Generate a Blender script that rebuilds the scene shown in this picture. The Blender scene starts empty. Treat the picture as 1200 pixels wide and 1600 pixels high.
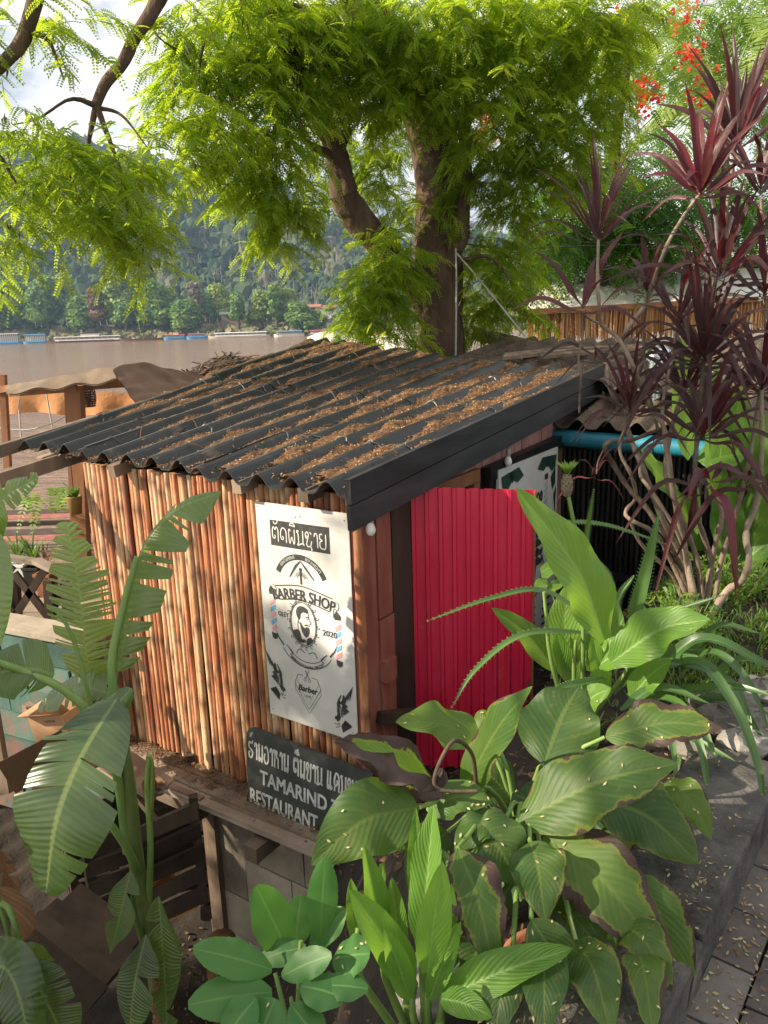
import bpy, math, random
import numpy as np
from mathutils import Vector, Matrix
from mathutils.geometry import tessellate_polygon
random.seed(7); RNG = np.random.default_rng(11)
SC = bpy.context.scene; COL = SC.collection
R = math.radians

# ------------------------------------------------------------------ camera, sky, sun, exposure
PITCH, ROLL, CAMZ = R(13.95), 0.032, 1.6
cam = bpy.data.cameras.new("camera"); camo = bpy.data.objects.new("camera", cam); COL.objects.link(camo)
cam.sensor_fit = 'HORIZONTAL'; cam.sensor_width = 36; cam.lens = 36.0
cam.clip_start = 0.05; cam.clip_end = 6000
camo.matrix_world = Matrix.Translation((0, 0, CAMZ)) @ Matrix.Rotation(math.pi/2 - PITCH, 4, 'X') @ Matrix.Rotation(-ROLL, 4, 'Z')
SC.camera = camo
SUN_TO = Vector((-0.92, -0.20, 0.56)).normalized()
sun_el = math.asin(SUN_TO.z); sun_az = math.atan2(SUN_TO.x, SUN_TO.y)
world = bpy.data.worlds.new("World"); SC.world = world; world.use_nodes = True
wn, wl = world.node_tree.nodes, world.node_tree.links; wn.clear()
sky = wn.new("ShaderNodeTexSky"); sky.sky_type = 'NISHITA'; sky.sun_disc = False
sky.sun_elevation = sun_el; sky.sun_rotation = sun_az; sky.air_density = 1.0; sky.dust_density = 1.6
tc = wn.new("ShaderNodeTexCoord"); mp = wn.new("ShaderNodeMapping"); mp.inputs["Scale"].default_value = (1, 1, 2.2)
nz = wn.new("ShaderNodeTexNoise"); nz.inputs["Scale"].default_value = 2.6; nz.inputs["Detail"].default_value = 7; nz.inputs["Roughness"].default_value = .6
rp = wn.new("ShaderNodeValToRGB"); rp.color_ramp.elements[0].position = .36; rp.color_ramp.elements[1].position = .51
mx = wn.new("ShaderNodeMix"); mx.data_type = 'RGBA'; mx.inputs[7].default_value = (13, 12.7, 12.2, 1)
bg = wn.new("ShaderNodeBackground"); bg.inputs[1].default_value = 0.052
wo = wn.new("ShaderNodeOutputWorld")
wl.new(tc.outputs["Generated"], mp.inputs[0]); wl.new(mp.outputs[0], nz.inputs[0]); wl.new(nz.outputs[0], rp.inputs[0])
wl.new(rp.outputs[0], mx.inputs[0]); wl.new(sky.outputs[0], mx.inputs[6]); wl.new(mx.outputs[2], bg.inputs[0]); wl.new(bg.outputs[0], wo.inputs[0])
sl = bpy.data.lights.new("sun", 'SUN'); sl.energy = 5.0; sl.angle = R(0.6); sl.color = (1.0, .86, .66)
so = bpy.data.objects.new("sun", sl); COL.objects.link(so); so.rotation_euler = (-SUN_TO).to_track_quat('-Z', 'Y').to_euler()
SC.view_settings.view_transform = 'Standard'; SC.view_settings.look = 'None'
SC.view_settings.gamma = 1; SC.view_settings.exposure = 1.08
SC.cycles.max_bounces = 8; SC.cycles.transparent_max_bounces = 8; SC.cycles.use_denoising = True
SC.cycles.volume_bounces = 0

# ------------------------------------------------------------------ pixel helpers (photo is 1200 x 1600)
def ray(x, y):
    u = (x-600)/1200.; v = (800-y)/1200.; c, s = math.cos(ROLL), math.sin(ROLL)
    u2 = c*u+s*v; v2 = -s*u+c*v
    return np.array([u2, math.cos(PITCH)+v2*math.sin(PITCH), -math.sin(PITCH)+v2*math.cos(PITCH)])
CAM = np.array([0, 0, CAMZ])
def at(x, y, Y): d = ray(x, y); return CAM+d*(Y/d[1])
def atz(x, y, Z): d = ray(x, y); return CAM+d*((Z-CAMZ)/d[2])
def nrm(v): v = np.asarray(v, float); return v/max(np.linalg.norm(v), 1e-9)
UP = np.array([0, 0, 1.])
A2 = np.array([-.164, 3.6]); WD = np.array([-.8273, .5618]); GD = np.array([.5618, .8273])
def hw(a, b, z): p = A2+WD*a+GD*b; return np.array([p[0], p[1], z])     # hut frame: a left along the bamboo wall, b back along the gable
W3, G3 = np.array([WD[0], WD[1], 0]), np.array([GD[0], GD[1], 0])
def onwall(x, y, off=0.0, axis='g', c=0.0):
    nn = GD if axis == 'g' else WD
    p = A2+nn*(c-off if axis == 'g' else c); d = ray(x, y)
    t = np.dot(p, nn)/np.dot(d[:2], nn)
    return CAM+d*t
def sstep(a, b, x): t = np.clip((np.asarray(x, float)-a)/(b-a), 0, 1); return t*t*(3-2*t)

# ------------------------------------------------------------------ mesh builder
class MB:
    def __init__(s): s.v = []; s.f = []; s.n = 0; s.uv = []; s.rnd = []; s.smooth = False
    def add(s, v, faces, uv=None, rnd=0.5):
        v = np.asarray(v, float).reshape(-1, 3); k = len(v)
        s.v.append(v)
        for f in (faces if isinstance(faces, list) else [faces]): s.f.append(np.asarray(f, int)+s.n)
        s.uv.append(np.zeros((k, 3)) if uv is None else np.asarray(uv, float).reshape(-1, 3))
        s.rnd.append(np.full(k, rnd) if np.isscalar(rnd) else np.asarray(rnd, float))
        s.n += k; return s
    def grid(s, P, uv=None, rnd=.5, closed=False):
        P = np.asarray(P, float); r, c = P.shape[:2]
        idx = np.arange(r*c).reshape(r, c)
        if closed: idx = np.concatenate([idx, idx[:, :1]], 1)
        q = np.stack([idx[:-1, :-1], idx[:-1, 1:], idx[1:, 1:], idx[1:, :-1]], -1).reshape(-1, 4)
        return s.add(P.reshape(-1, 3), q, uv, rnd)
    def box(s, c, sx, sy, sz, ax=None, rnd=.5, jit=0):
        # centre, full sizes along axes ax (3 rows)
        ax = np.eye(3) if ax is None else np.asarray(ax)
        k = np.array([[x, y, z] for z in (-.5, .5) for y in (-.5, .5) for x in (-.5, .5)])*np.array([sx, sy, sz])
        if jit: k = k+RNG.normal(0, jit, k.shape)
        return s.add(np.asarray(c)+k@ax, np.array([[0, 2, 3, 1], [4, 5, 7, 6], [0, 1, 5, 4], [2, 6, 7, 3], [0, 4, 6, 2], [1, 3, 7, 5]]), None, rnd)
    def beam(s, p, q, w, h, up=UP, rnd=.5, jit=0):
        p, q = np.asarray(p, float), np.asarray(q, float); d = q-p; L = np.linalg.norm(d); d = d/L
        sd = nrm(np.cross(d, up)); u = np.cross(sd, d)
        return s.box((p+q)/2, L, w, h, [d, sd, u], rnd, jit)
    def tube(s, pts, r, n=8, rnd=.5, cap=True, lump=0):
        pts = np.asarray(pts, float); m = len(pts); r = np.broadcast_to(np.asarray(r, float), (m,))
        T = np.gradient(pts, axis=0); ref = np.array([.13, .31, .94]); rows = []
        t0 = nrm(T[0]); sd = nrm(np.cross(t0, ref if abs(np.dot(t0, ref)) < .9 else np.array([1, 0, 0])))
        for i in range(m):
            t = nrm(T[i]); sd = nrm(sd-t*np.dot(sd, t)); u = np.cross(t, sd)
            a = np.arange(n)*2*math.pi/n
            rr = r[i]*(1+(RNG.normal(0, lump, n) if lump else 0))
            rows.append(pts[i]+(np.cos(a)*rr)[:, None]*sd+(np.sin(a)*rr)[:, None]*u)
        s.grid(np.array(rows), None, rnd, closed=True)
        if cap:
            k = len(pts)
            s.add(np.array(rows[0]), np.arange(n)[::-1][None, :], None, rnd); s.add(np.array(rows[-1]), np.arange(n)[None, :], None, rnd)
        return s
    def lathe(s, base, prof, n=14, rnd=.5, axis=None):
        # prof: (radius, height)
        ax = np.eye(3) if axis is None else axis; a = np.arange(n)*2*math.pi/n; rows = []
        for r_, h in prof: rows.append(np.asarray(base)+(np.stack([np.cos(a)*r_, np.sin(a)*r_, np.full(n, h)], 1))@ax)
        return s.grid(np.array(rows), None, rnd, closed=True)
    def blob(s, c, rx, ry, rz, n=10, m=7, jit=.1, rnd=.5):
        th = np.linspace(.02, math.pi-.02, m); ph = np.arange(n)*2*math.pi/n
        g = np.stack([np.outer(np.sin(th), np.cos(ph)), np.outer(np.sin(th), np.sin(ph)), np.outer(np.cos(th), np.ones(n))], -1)
        g = g*(1+RNG.normal(0, jit, (m, n, 1)))*np.array([rx, ry, rz])+np.asarray(c)
        return s.grid(g, None, rnd, closed=True)
    def poly(s, pts3, rnd=.5):
        pts3 = np.asarray(pts3, float)
        tr = tessellate_polygon([[Vector(p) for p in pts3]])
        return s.add(pts3, np.array(tr), None, rnd)
    def build(s, name, m, parent=None, loc=None):
        v = np.concatenate(s.v); 
        if parent is not None:
            off = np.array(parent.get("_o", (0, 0, 0)))
        elif loc is not None: off = np.asarray(loc, float)
        else: off = np.zeros(3)
        me = bpy.data.meshes.new(name); vl = v-off
        me.vertices.add(len(v)); me.vertices.foreach_set("co", vl.astype(np.float32).ravel())
        tot = np.concatenate([np.full(len(f), f.shape[1]) for f in s.f]); li = np.concatenate([f.ravel() for f in s.f])
        me.loops.add(len(li)); me.loops.foreach_set("vertex_index", li.astype(np.int32))
        me.polygons.add(len(tot)); st = np.concatenate([[0], np.cumsum(tot)[:-1]])
        me.polygons.foreach_set("loop_start", st.astype(np.int32)); me.polygons.foreach_set("loop_total", tot.astype(np.int32))
        me.polygons.foreach_set("use_smooth", np.full(len(tot), bool(s.smooth)))
        me.update(calc_edges=True)
        a = me.attributes.new("rnd", 'FLOAT', 'POINT'); a.data.foreach_set("value", np.concatenate(s.rnd).astype(np.float32))
        a = me.attributes.new("luv", 'FLOAT_VECTOR', 'POINT'); a.data.foreach_set("vector", np.concatenate(s.uv).astype(np.float32).ravel())
        me.materials.append(m)
        o = bpy.data.objects.new(name, me); COL.objects.link(o)
        if parent is not None:
            o.parent = parent
            if "_o" in parent: o["_o"] = [float(x) for x in parent["_o"]]
        else: o.location = off
        if loc is not None or parent is None: o["_o"] = [float(x) for x in off]
        return o
def thing(name, loc, label, cat, group=None):
    o = bpy.data.objects.new(name, None); COL.objects.link(o); o.location = [float(x) for x in loc]; o.empty_display_size = .1
    o["_o"] = [float(x) for x in loc]; return tag(o, label, cat, group)
def tag(o, label=None, cat=None, group=None, kind=None):
    if label: o["label"] = label
    if cat: o["category"] = cat
    if group: o["group"] = group
    if kind: o["kind"] = kind
    return o
def copy_tree(o, parent=None):
    c = o.copy(); COL.objects.link(c)
    if parent is not None: c.parent = parent
    for ch in [k for k in SC.objects if k.parent == o]: copy_tree(ch, c)
    return c

# ------------------------------------------------------------------ materials
def rgb(c): return (c[0], c[1], c[2], 1)
def base_mat(name):
    m = bpy.data.materials.new(name); m.use_nodes = True; nt = m.node_tree
    return m, nt, nt.nodes["Principled BSDF"], nt.nodes["Material Output"]
def ramp(nt, src, stops):
    r = nt.nodes.new("ShaderNodeValToRGB"); e = r.color_ramp.elements
    while len(e) < len(stops): e.new(.5)
    for k, (p, c) in enumerate(stops): e[k].position = p; e[k].color = rgb(c)
    nt.links.new(src, r.inputs[0]); return r.outputs[0]
def noise(nt, scale, detail=5, rough=.55, stretch=(1, 1, 1), vec=None):
    t = nt.nodes.new("ShaderNodeTexCoord"); mp = nt.nodes.new("ShaderNodeMapping"); mp.inputs["Scale"].default_value = stretch
    nt.links.new(vec if vec is not None else t.outputs["Object"], mp.inputs[0]); n = nt.nodes.new("ShaderNodeTexNoise")
    n.inputs["Scale"].default_value = scale; n.inputs["Detail"].default_value = detail; n.inputs["Roughness"].default_value = rough
    nt.links.new(mp.outputs[0], n.inputs["Vector"]); return n.outputs[0]
def attr(nt, name):
    a = nt.nodes.new("ShaderNodeAttribute"); a.attribute_name = name; return a
def mth(nt, op, a, b=None, c=None, clamp=False):
    n = nt.nodes.new("ShaderNodeMath"); n.operation = op; n.use_clamp = clamp
    for i, x in enumerate((a, b, c)):
        if x is None: continue
        if hasattr(x, "is_linked") or hasattr(x, "links"): nt.links.new(x, n.inputs[i])
        else: n.inputs[i].default_value = x
    return n.outputs[0]
def mixc(nt, fac, a, b, mode='MIX'):
    n = nt.nodes.new("ShaderNodeMix"); n.data_type = 'RGBA'; n.blend_type = mode
    for i, x in ((0, fac), (6, a), (7, b)):
        if isinstance(x, (tuple, list)): n.inputs[i].default_value = rgb(x)
        elif isinstance(x, (float, int)): n.inputs[i].default_value = x
        else: nt.links.new(x, n.inputs[i])
    return n.outputs[2]
def bumpn(nt, bs, h, strength=.4, dist=.01):
    b = nt.nodes.new("ShaderNodeBump"); b.inputs["Strength"].default_value = strength; b.inputs["Distance"].default_value = dist
    nt.links.new(h, b.inputs["Height"]); nt.links.new(b.outputs[0], bs.inputs["Normal"])
def mat(name, stops, scale=6, rough=.75, stretch=(1, 1, 1), bump=.4, bdist=.004, bscale=None, dirt=None, rndmix=.35, metal=0, detail=6, spec=.4):
    """noise-driven colour, jittered by the per-piece random value, optional dirt patches, bump"""
    m, nt, bs, out = base_mat(name)
    n = noise(nt, scale, detail, .6, stretch); a = attr(nt, "rnd").outputs["Fac"]
    f = mth(nt, 'ADD', mth(nt, 'MULTIPLY', n, 1-rndmix*.6), mth(nt, 'MULTIPLY', mth(nt, 'SUBTRACT', a, .2), rndmix))
    c = ramp(nt, f, stops)
    if dirt:
        dn = noise(nt, dirt[1], 8, .65); c = mixc(nt, ramp(nt, dn, [(dirt[2], (0, 0, 0)), (dirt[2]+.12, (1, 1, 1))]), c, dirt[0])
    nt.links.new(c, bs.inputs["Base Color"])
    rr = mth(nt, 'ADD', mth(nt, 'MULTIPLY', n, .25), rough-.12); nt.links.new(rr, bs.inputs["Roughness"])
    bs.inputs["Metallic"].default_value = metal; bs.inputs["Specular IOR Level"].default_value = spec
    if bump: bumpn(nt, bs, noise(nt, bscale or scale*4, 6, .6, stretch), bump, bdist)
    return m
def leaf_mat(name, stops, tcol, tfac=.35, rough=.45, veins=0, vang=7, rib=None, brown=None, nscale=9, spec=.4, vein_amt=.25, bump=.5, spec_amt=.0):
    """leaf: colour from random value + noise; veins, midrib and browned margins along the leaf's own (t, v) coordinates; translucent"""
    m, nt, bs, out = base_mat(name)
    a = attr(nt, "rnd").outputs["Fac"]; n = noise(nt, nscale, 5)
    f = mth(nt, 'ADD', mth(nt, 'MULTIPLY', a, .8), mth(nt, 'MULTIPLY', mth(nt, 'SUBTRACT', n, .5), .55), None)
    c = ramp(nt, f, stops); tc_ = tcol
    lu = attr(nt, "luv").outputs["Vector"]; sep = nt.nodes.new("ShaderNodeSeparateXYZ"); nt.links.new(lu, sep.inputs[0])
    t, v, age = sep.outputs
    av = mth(nt, 'ABSOLUTE', v)
    tint = mixc(nt, mth(nt, 'MULTIPLY', a, .9), tcol, tuple(min(1, x*1.35) for x in tcol))
    if veins:
        ph = mth(nt, 'SUBTRACT', mth(nt, 'MULTIPLY', t, float(veins)), mth(nt, 'MULTIPLY', av, float(vang)))
        sn = mth(nt, 'SINE', ph); sn = mth(nt, 'MULTIPLY_ADD', sn, .5, .5)
        sn2 = mth(nt, 'MULTIPLY_ADD', mth(nt, 'SINE', mth(nt, 'MULTIPLY', ph, .37)), .5, .5)
        vv = mth(nt, 'ADD', mth(nt, 'MULTIPLY', sn, .6), mth(nt, 'MULTIPLY', sn2, .4))
        c = mixc(nt, mth(nt, 'MULTIPLY', mth(nt, 'POWER', vv, 3.0), vein_amt), c, tuple(min(1, x*1.9+.02) for x in stops[-1][1]))
        bumpn(nt, bs, vv, bump, .004)
    if rib is not None:
        k = ramp(nt, av, [(.0, (1, 1, 1)), (.035, (1, 1, 1)), (.07, (0, 0, 0))]); c = mixc(nt, mth(nt, 'MULTIPLY', k, .75), c, rib)
    if spec_amt: c = mixc(nt, mth(nt, 'MULTIPLY', ramp(nt, noise(nt, 42, 4, .7), [(.60, (0, 0, 0)), (.70, (1, 1, 1))]), spec_amt), c, (.16, .12, .05)); c = mixc(nt, ramp(nt, noise(nt, 4, 4, .6), [(.42, (0, 0, 0)), (.8, (.22, .22, .22))]), c, tuple(x*1.15 for x in stops[-1][1]))
    if brown is not None:
        bn = noise(nt, 11, 6, .6)
        e = mth(nt, 'ADD', mth(nt, 'MULTIPLY', mth(nt, 'MAXIMUM', av, mth(nt, 'MULTIPLY', mth(nt, 'POWER', t, 3.0), .97)), 1.0), mth(nt, 'MULTIPLY', mth(nt, 'SUBTRACT', bn, .5), 1.5))
        e = mth(nt, 'ADD', e, mth(nt, 'MULTIPLY', age, 1.0))
        ky = ramp(nt, mth(nt, 'MULTIPLY', e, .93), [(1.0-.06, (0, 0, 0)), (1.0, (1, 1, 1))])
        e2 = mth(nt, 'MULTIPLY', e, .6)
        kb = ramp(nt, e2, [(.68, (0, 0, 0)), (.70, (1, 1, 1))])
        c = mixc(nt, mth(nt, 'MULTIPLY', ky, .4), c, (.22, .20, .03)); c = mixc(nt, kb, c, brown)
        tint = mixc(nt, kb, tint, tuple(x*.5 for x in brown))
    nt.links.new(c, bs.inputs["Base Color"]); bs.inputs["Roughness"].default_value = rough; bs.inputs["Specular IOR Level"].default_value = spec
    tr = nt.nodes.new("ShaderNodeBsdfTranslucent"); nt.links.new(tint, tr.inputs[0])
    ms = nt.nodes.new("ShaderNodeMixShader"); ms.inputs[0].default_value = tfac
    nt.links.new(bs.outputs[0], ms.inputs[1]); nt.links.new(tr.outputs[0], ms.inputs[2]); nt.links.new(ms.outputs[0], out.inputs[0])
    return m
#MATS
wood_old = mat("weathered_wood", [(.25, (.06, .045, .035)), (.5, (.17, .12, .085)), (.75, (.30, .23, .17))], 5, .8, (1, 1, .25), .6)
wood_brown = mat("brown_timber", [(.25, (.10, .04, .02)), (.5, (.26, .11, .05)), (.8, (.40, .19, .09))], 6, .7, (1, 1, .2), .4)
wood_dark = mat("dark_timber", [(.2, (.02, .013, .01)), (.5, (.05, .03, .022)), (.8, (.11, .07, .05))], 8, .75, (1, 1, .2), .5)
wood_grey = mat("grey_boards", [(.25, (.10, .075, .06)), (.5, (.22, .17, .13)), (.8, (.38, .31, .25))], 6, .85, (.4, .4, 1), .6, dirt=((.07, .05, .04), 5, .58))
fascia_m = mat("charcoal_painted_board", [(.3, (.012, .012, .014)), (.55, (.030, .030, .034)), (.8, (.065, .062, .066))], 7, .55, (.3, .3, 1.5), .35, dirt=((.09, .08, .07), 9, .66))
roof_m = mat("black_roof_sheet", [(.3, (.013, .014, .015)), (.55, (.029, .030, .032)), (.8, (.062, .060, .057))], 4, .42, (1, 1, 1), .2, .002, 40, dirt=((.12, .09, .068), 5, .58))
roof_old = mat("weathered_roof_sheet", [(.3, (.05, .037, .028)), (.55, (.11, .08, .06)), (.8, (.2, .15, .11))], 5, .85, (1, 1, 1), .4, .004, 30, dirt=((.05, .06, .03), 4, .55))
pink_m = mat("faded_pink_planks", [(.2, (.19, .08, .07)), (.5, (.36, .17, .15)), (.8, (.47, .28, .25))], 7, .75, (1, 1, .15), .4, dirt=((.17, .10, .08), 8, .6))
jamb_m = mat("red_brown_jamb", [(.2, (.13, .035, .025)), (.5, (.27, .085, .06)), (.8, (.42, .2, .14))], 9, .7, (1, 1, .15), .4)
black_m = mat("black_bamboo", [(.3, (.006, .006, .007)), (.6, (.014, .013, .013)), (.85, (.035, .032, .03))], 12, .4, (1, 1, .2), .3)
red_m = mat("red_sheet_metal", [(.2, (.35, .008, .032)), (.5, (.54, .015, .055)), (.8, (.63, .03, .08))], 5, .38, (1, 1, .25), .12, .003, 12, dirt=((.50, .13, .13), 8, .64), spec=.5)
metal_m = mat("dark_iron", [(.3, (.02, .02, .02)), (.7, (.09, .08, .07))], 20, .5, metal=.6)
rust_m = mat("rusty_iron", [(.3, (.08, .03, .015)), (.7, (.2, .09, .04))], 20, .8)
conc_m = mat("grey_concrete", [(.25, (.17, .14, .11)), (.5, (.33, .28, .22)), (.8, (.47, .41, .34))], 4, .9, (1, 1, 1), .5, .006, 30, dirt=((.10, .085, .07), 3, .58))
kerb_m = mat("stained_kerb_concrete", [(.25, (.03, .028, .027)), (.45, (.075, .07, .066)), (.6, (.12, .11, .10)), (.8, (.22, .20, .18))], 9, .85, (1, 1, 1), .95, .02, 40, dirt=((.026, .024, .022), 3, .53), detail=10)
soil_m = mat("brown_soil", [(.25, (.008, .006, .004)), (.5, (.020, .014, .010)), (.8, (.05, .036, .025))], 5, .95, (1, 1, 1), .9, .02, 18)  # near-black tone puts the pit's deep shade into the soil colour
white_m = mat("white_sign_panel", [(.2, (.42, .405, .385)), (.5, (.55, .54, .52)), (.8, (.62, .61, .59))], 3, .5, (1, 1, 1), .08, .002, 20, dirt=((.5, .47, .43), 5, .68))
ink_m = mat("faded_black_ink", [(.3, (.02, .02, .022)), (.7, (.06, .06, .06))], 25, .6, bump=0)
pale_ink = mat("white_lettering", [(.25, (.32, .32, .31)), (.6, (.62, .62, .6))], 14, .6, bump=0)
pinkink = mat("faded_pink_ink", [(.3, (.6, .22, .26)), (.7, (.72, .38, .4))], 14, .6, bump=0)
blueink = mat("faded_blue_ink", [(.3, (.08, .3, .5)), (.7, (.2, .45, .6))], 14, .6, bump=0)
board_m = mat("charcoal_sign_board", [(.2, (.018, .020, .019)), (.5, (.042, .046, .044)), (.8, (.12, .12, .115))], 6, .55, (1, 1, 1), .2, .003, 30, dirt=((.13, .12, .11), 7, .66))
greenink = mat("dark_green_ornament", [(.3, (.006, .03, .018)), (.7, (.02, .06, .04))], 14, .6, bump=0)
bulb_m = mat("frosted_bulb", [(.3, (.72, .7, .66)), (.7, (.8, .78, .74))], 8, .25, bump=0)
sock_m = mat("grey_socket", [(.3, (.3, .29, .28)), (.7, (.45, .43, .42))], 8, .5, bump=0)
pipe_m = mat("blue_plastic_pipe", [(.3, (.010, .12, .18)), (.5, (.018, .17, .25)), (.8, (.05, .24, .32))], 3, .4, (1, 1, 1), .1, .002, 10, dirt=((.08, .2, .24), 6, .62))
bark_m = mat("tree_bark", [(.25, (.022, .014, .010)), (.5, (.085, .053, .035)), (.8, (.20, .135, .092))], 5, .95, (1, 1, .35), 1.0, .05, 9)
twig_m = mat("grey_brown_bark", [(.25, (.07, .05, .035)), (.5, (.2, .15, .11)), (.8, (.36, .29, .22))], 12, .9, (1, 1, 1), .7, .008, 50)
rock_m = mat("grey_rock", [(.25, (.08, .072, .065)), (.5, (.18, .165, .15)), (.8, (.3, .28, .255))], 6, .9, (1, 1, 1), .9, .02, 14)
stem_m = mat("green_stem", [(.25, (.07, .13, .03)), (.5, (.15, .24, .06)), (.8, (.28, .36, .12))], 6, .5, (1, 1, .3), .2)
bstem_m = mat("banana_stem", [(.25, (.05, .06, .02)), (.5, (.13, .17, .05)), (.8, (.28, .3, .12))], 5, .5, (1, 1, .2), .3, dirt=((.09, .055, .03), 5, .55))
rope_m = mat("pale_cord", [(.3, (.3, .28, .25)), (.7, (.45, .43, .4))], 30, .8, bump=.2)
wire_m = mat("black_cable", [(.3, (.01, .01, .01)), (.7, (.03, .03, .03))], 30, .6, bump=0)
tarp_br = mat("brown_tarpaulin", [(.25, (.10, .055, .04)), (.5, (.22, .12, .09)), (.8, (.34, .21, .165))], 2.2, .7, (1, 1, 1), .5, .03, 6, dirt=((.11, .095, .08), 1.6, .52))
tarp_or = mat("orange_tarpaulin", [(.2, (.42, .17, .06)), (.5, (.56, .25, .10)), (.8, (.66, .36, .17))], 2.5, .6, (1, 1, 1), .5, .03, 5)
tarp_wh = mat("off_white_canvas", [(.2, (.52, .48, .42)), (.5, (.68, .65, .6)), (.8, (.76, .74, .7))], 1.5, .7, (1, 1, 1), .4, .04, 3)
reed_m = mat("dry_reed", [(.2, (.22, .085, .03)), (.5, (.42, .19, .07)), (.8, (.62, .36, .17))], 10, .85, (6, 6, .4), .7, .01, 30, rndmix=.9)
mint_m = mat("peeling_mint_paint", [(.2, (.025, .06, .05)), (.5, (.055, .115, .095)), (.8, (.11, .19, .16))], 3.5, .7, (1, 1, 1), .5, .006, 30, dirt=((.22, .075, .06), 1.7, .58))
card_m = mat("brown_cardboard", [(.2, (.30, .16, .08)), (.5, (.42, .24, .13)), (.8, (.5, .31, .18))], 3, .8, bump=.1)
orange_m = mat("orange_lit_patch", [(.2, (.6, .16, .01)), (.8, (.8, .3, .03))], 5, .5, bump=.1)  # orange that stands for lit patches between the crate slats
clay_m = mat("clay_pot", [(.2, (.22, .08, .04)), (.8, (.42, .18, .1))], 6, .8)
white_paint = mat("white_paint", [(.2, (.55, .55, .53)), (.8, (.78, .78, .76))], 6, .5, bump=.1)
foil_m = mat("shiny_metal", [(.2, (.45, .5, .55)), (.8, (.75, .78, .8))], 9, .22, metal=1.0, bump=.5, bdist=.02, bscale=8)
wicker_m = mat("dark_wicker", [(.3, (.03, .02, .014)), (.7, (.12, .08, .05))], 30, .8)
def bamboo_mat():
    m, nt, bs, out = base_mat("peeling_bamboo")
    a = attr(nt, "rnd").outputs["Fac"]; n = noise(nt, 11, 7, .65, (1, 1, .14)); n2 = noise(nt, 55, 4, .6, (1, 1, .35))
    f = mth(nt, 'ADD', mth(nt, 'MULTIPLY', n, .95), mth(nt, 'MULTIPLY', mth(nt, 'SUBTRACT', a, .5), .42))
    c = ramp(nt, f, [(.24, (.13, .04, .022)), (.39, (.33, .115, .05)), (.48, (.47, .225, .11)), (.60, (.56, .36, .205)), (.80, (.64, .49, .34))])
    k = ramp(nt, n2, [(.56, (0, 0, 0)), (.64, (1, 1, 1))]); c = mixc(nt, mth(nt, 'MULTIPLY', k, .4), c, (.22, .06, .025))
    lu = attr(nt, "luv").outputs["Vector"]; sep = nt.nodes.new("ShaderNodeSeparateXYZ"); nt.links.new(lu, sep.inputs[0])
    c = mixc(nt, mth(nt, 'MULTIPLY', sep.outputs[0], .75), c, (.10, .05, .03))
    nt.links.new(c, bs.inputs["Base Color"]); bs.inputs["Roughness"].default_value = .62
    bumpn(nt, bs, n2, .3, .003); return m
bamboo_m = bamboo_mat()
fol_m = leaf_mat("tamarind_foliage", [(.1, (.04, .085, .010)), (.4, (.10, .18, .012)), (.7, (.18, .26, .015)), (.9, (.28, .30, .03))], (.48, .63, .022), .5, .5, nscale=2)
fold_m = leaf_mat("feathery_dark_foliage", [(.1, (.022, .06, .012)), (.5, (.05, .12, .02)), (.9, (.10, .18, .03))], (.16, .33, .03), .45, .5, nscale=2)
ging_m = leaf_mat("galangal_leaf", [(.1, (.022, .06, .016)), (.4, (.042, .098, .020)), (.7, (.08, .14, .022)), (.95, (.20, .24, .035))], (.17, .30, .025), .30, .50, 95, 30, (.10, .15, .035), (.060, .036, .030), 5, spec=.32, vein_amt=.06, bump=.25, spec_amt=.55)
shoot_m = leaf_mat("bright_shoot_leaf", [(.1, (.06, .15, .022)), (.5, (.11, .23, .035)), (.9, (.18, .31, .06))], (.26, .46, .05), .40, .45, 85, 30, (.24, .4, .1), None, 5, vein_amt=.10, spec_amt=.18)
tall_m = leaf_mat("tall_ginger_leaf", [(.1, (.07, .16, .025)), (.5, (.12, .24, .035)), (.9, (.19, .31, .06))], (.28, .46, .05), .40, .4, 90, 32, (.22, .36, .1), None, 5, vein_amt=.10, spec_amt=.18)
ban_m = leaf_mat("banana_leaf", [(.1, (.035, .07, .03)), (.4, (.07, .125, .045)), (.7, (.12, .18, .06)), (.95, (.22, .27, .10))], (.22, .36, .025), .35, .30, 190, 5, (.20, .26, .09), None, 3, spec=.7, vein_amt=.07, spec_amt=.35)
kal_m = leaf_mat("scalloped_succulent_leaf", [(.1, (.035, .115, .028)), (.5, (.065, .175, .04)), (.9, (.11, .23, .05))], (.15, .34, .04), .25, .5, 0, 7, (.12, .24, .07), None, 6, spec=.35, spec_amt=.3)
strap_m = leaf_mat("strap_leaf", [(.1, (.03, .085, .02)), (.5, (.07, .15, .035)), (.9, (.15, .24, .07))], (.17, .3, .04), .3, .35, 0, 7, (.1, .2, .06), None, 6, spec=.6)
cord_m = leaf_mat("maroon_leaf", [(.05, (.022, .013, .014)), (.35, (.058, .018, .022)), (.6, (.105, .016, .026)), (.85, (.20, .018, .032)), (.99, (.24, .10, .04))], (.22, .015, .03), .2, .33, 60, 40, None, None, 9, spec=.55, vein_amt=.12)
palm_m = leaf_mat("palm_frond", [(.1, (.09, .17, .03)), (.5, (.19, .28, .06)), (.9, (.3, .36, .1))], (.38, .5, .08), .45, .4)
weed_m = leaf_mat("weed_leaf", [(.1, (.06, .14, .02)), (.5, (.12, .22, .03)), (.9, (.22, .32, .06))], (.3, .46, .04), .42, .5)
dry_m = leaf_mat("dry_leaf", [(.1, (.10, .05, .025)), (.5, (.2, .10, .05)), (.9, (.32, .19, .1))], (.3, .16, .06), .25, .7, 60, 20)
flower_m = leaf_mat("scarlet_petals", [(.1, (.5, .03, .02)), (.9, (.75, .09, .04))], (.8, .08, .04), .4, .5)
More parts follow.
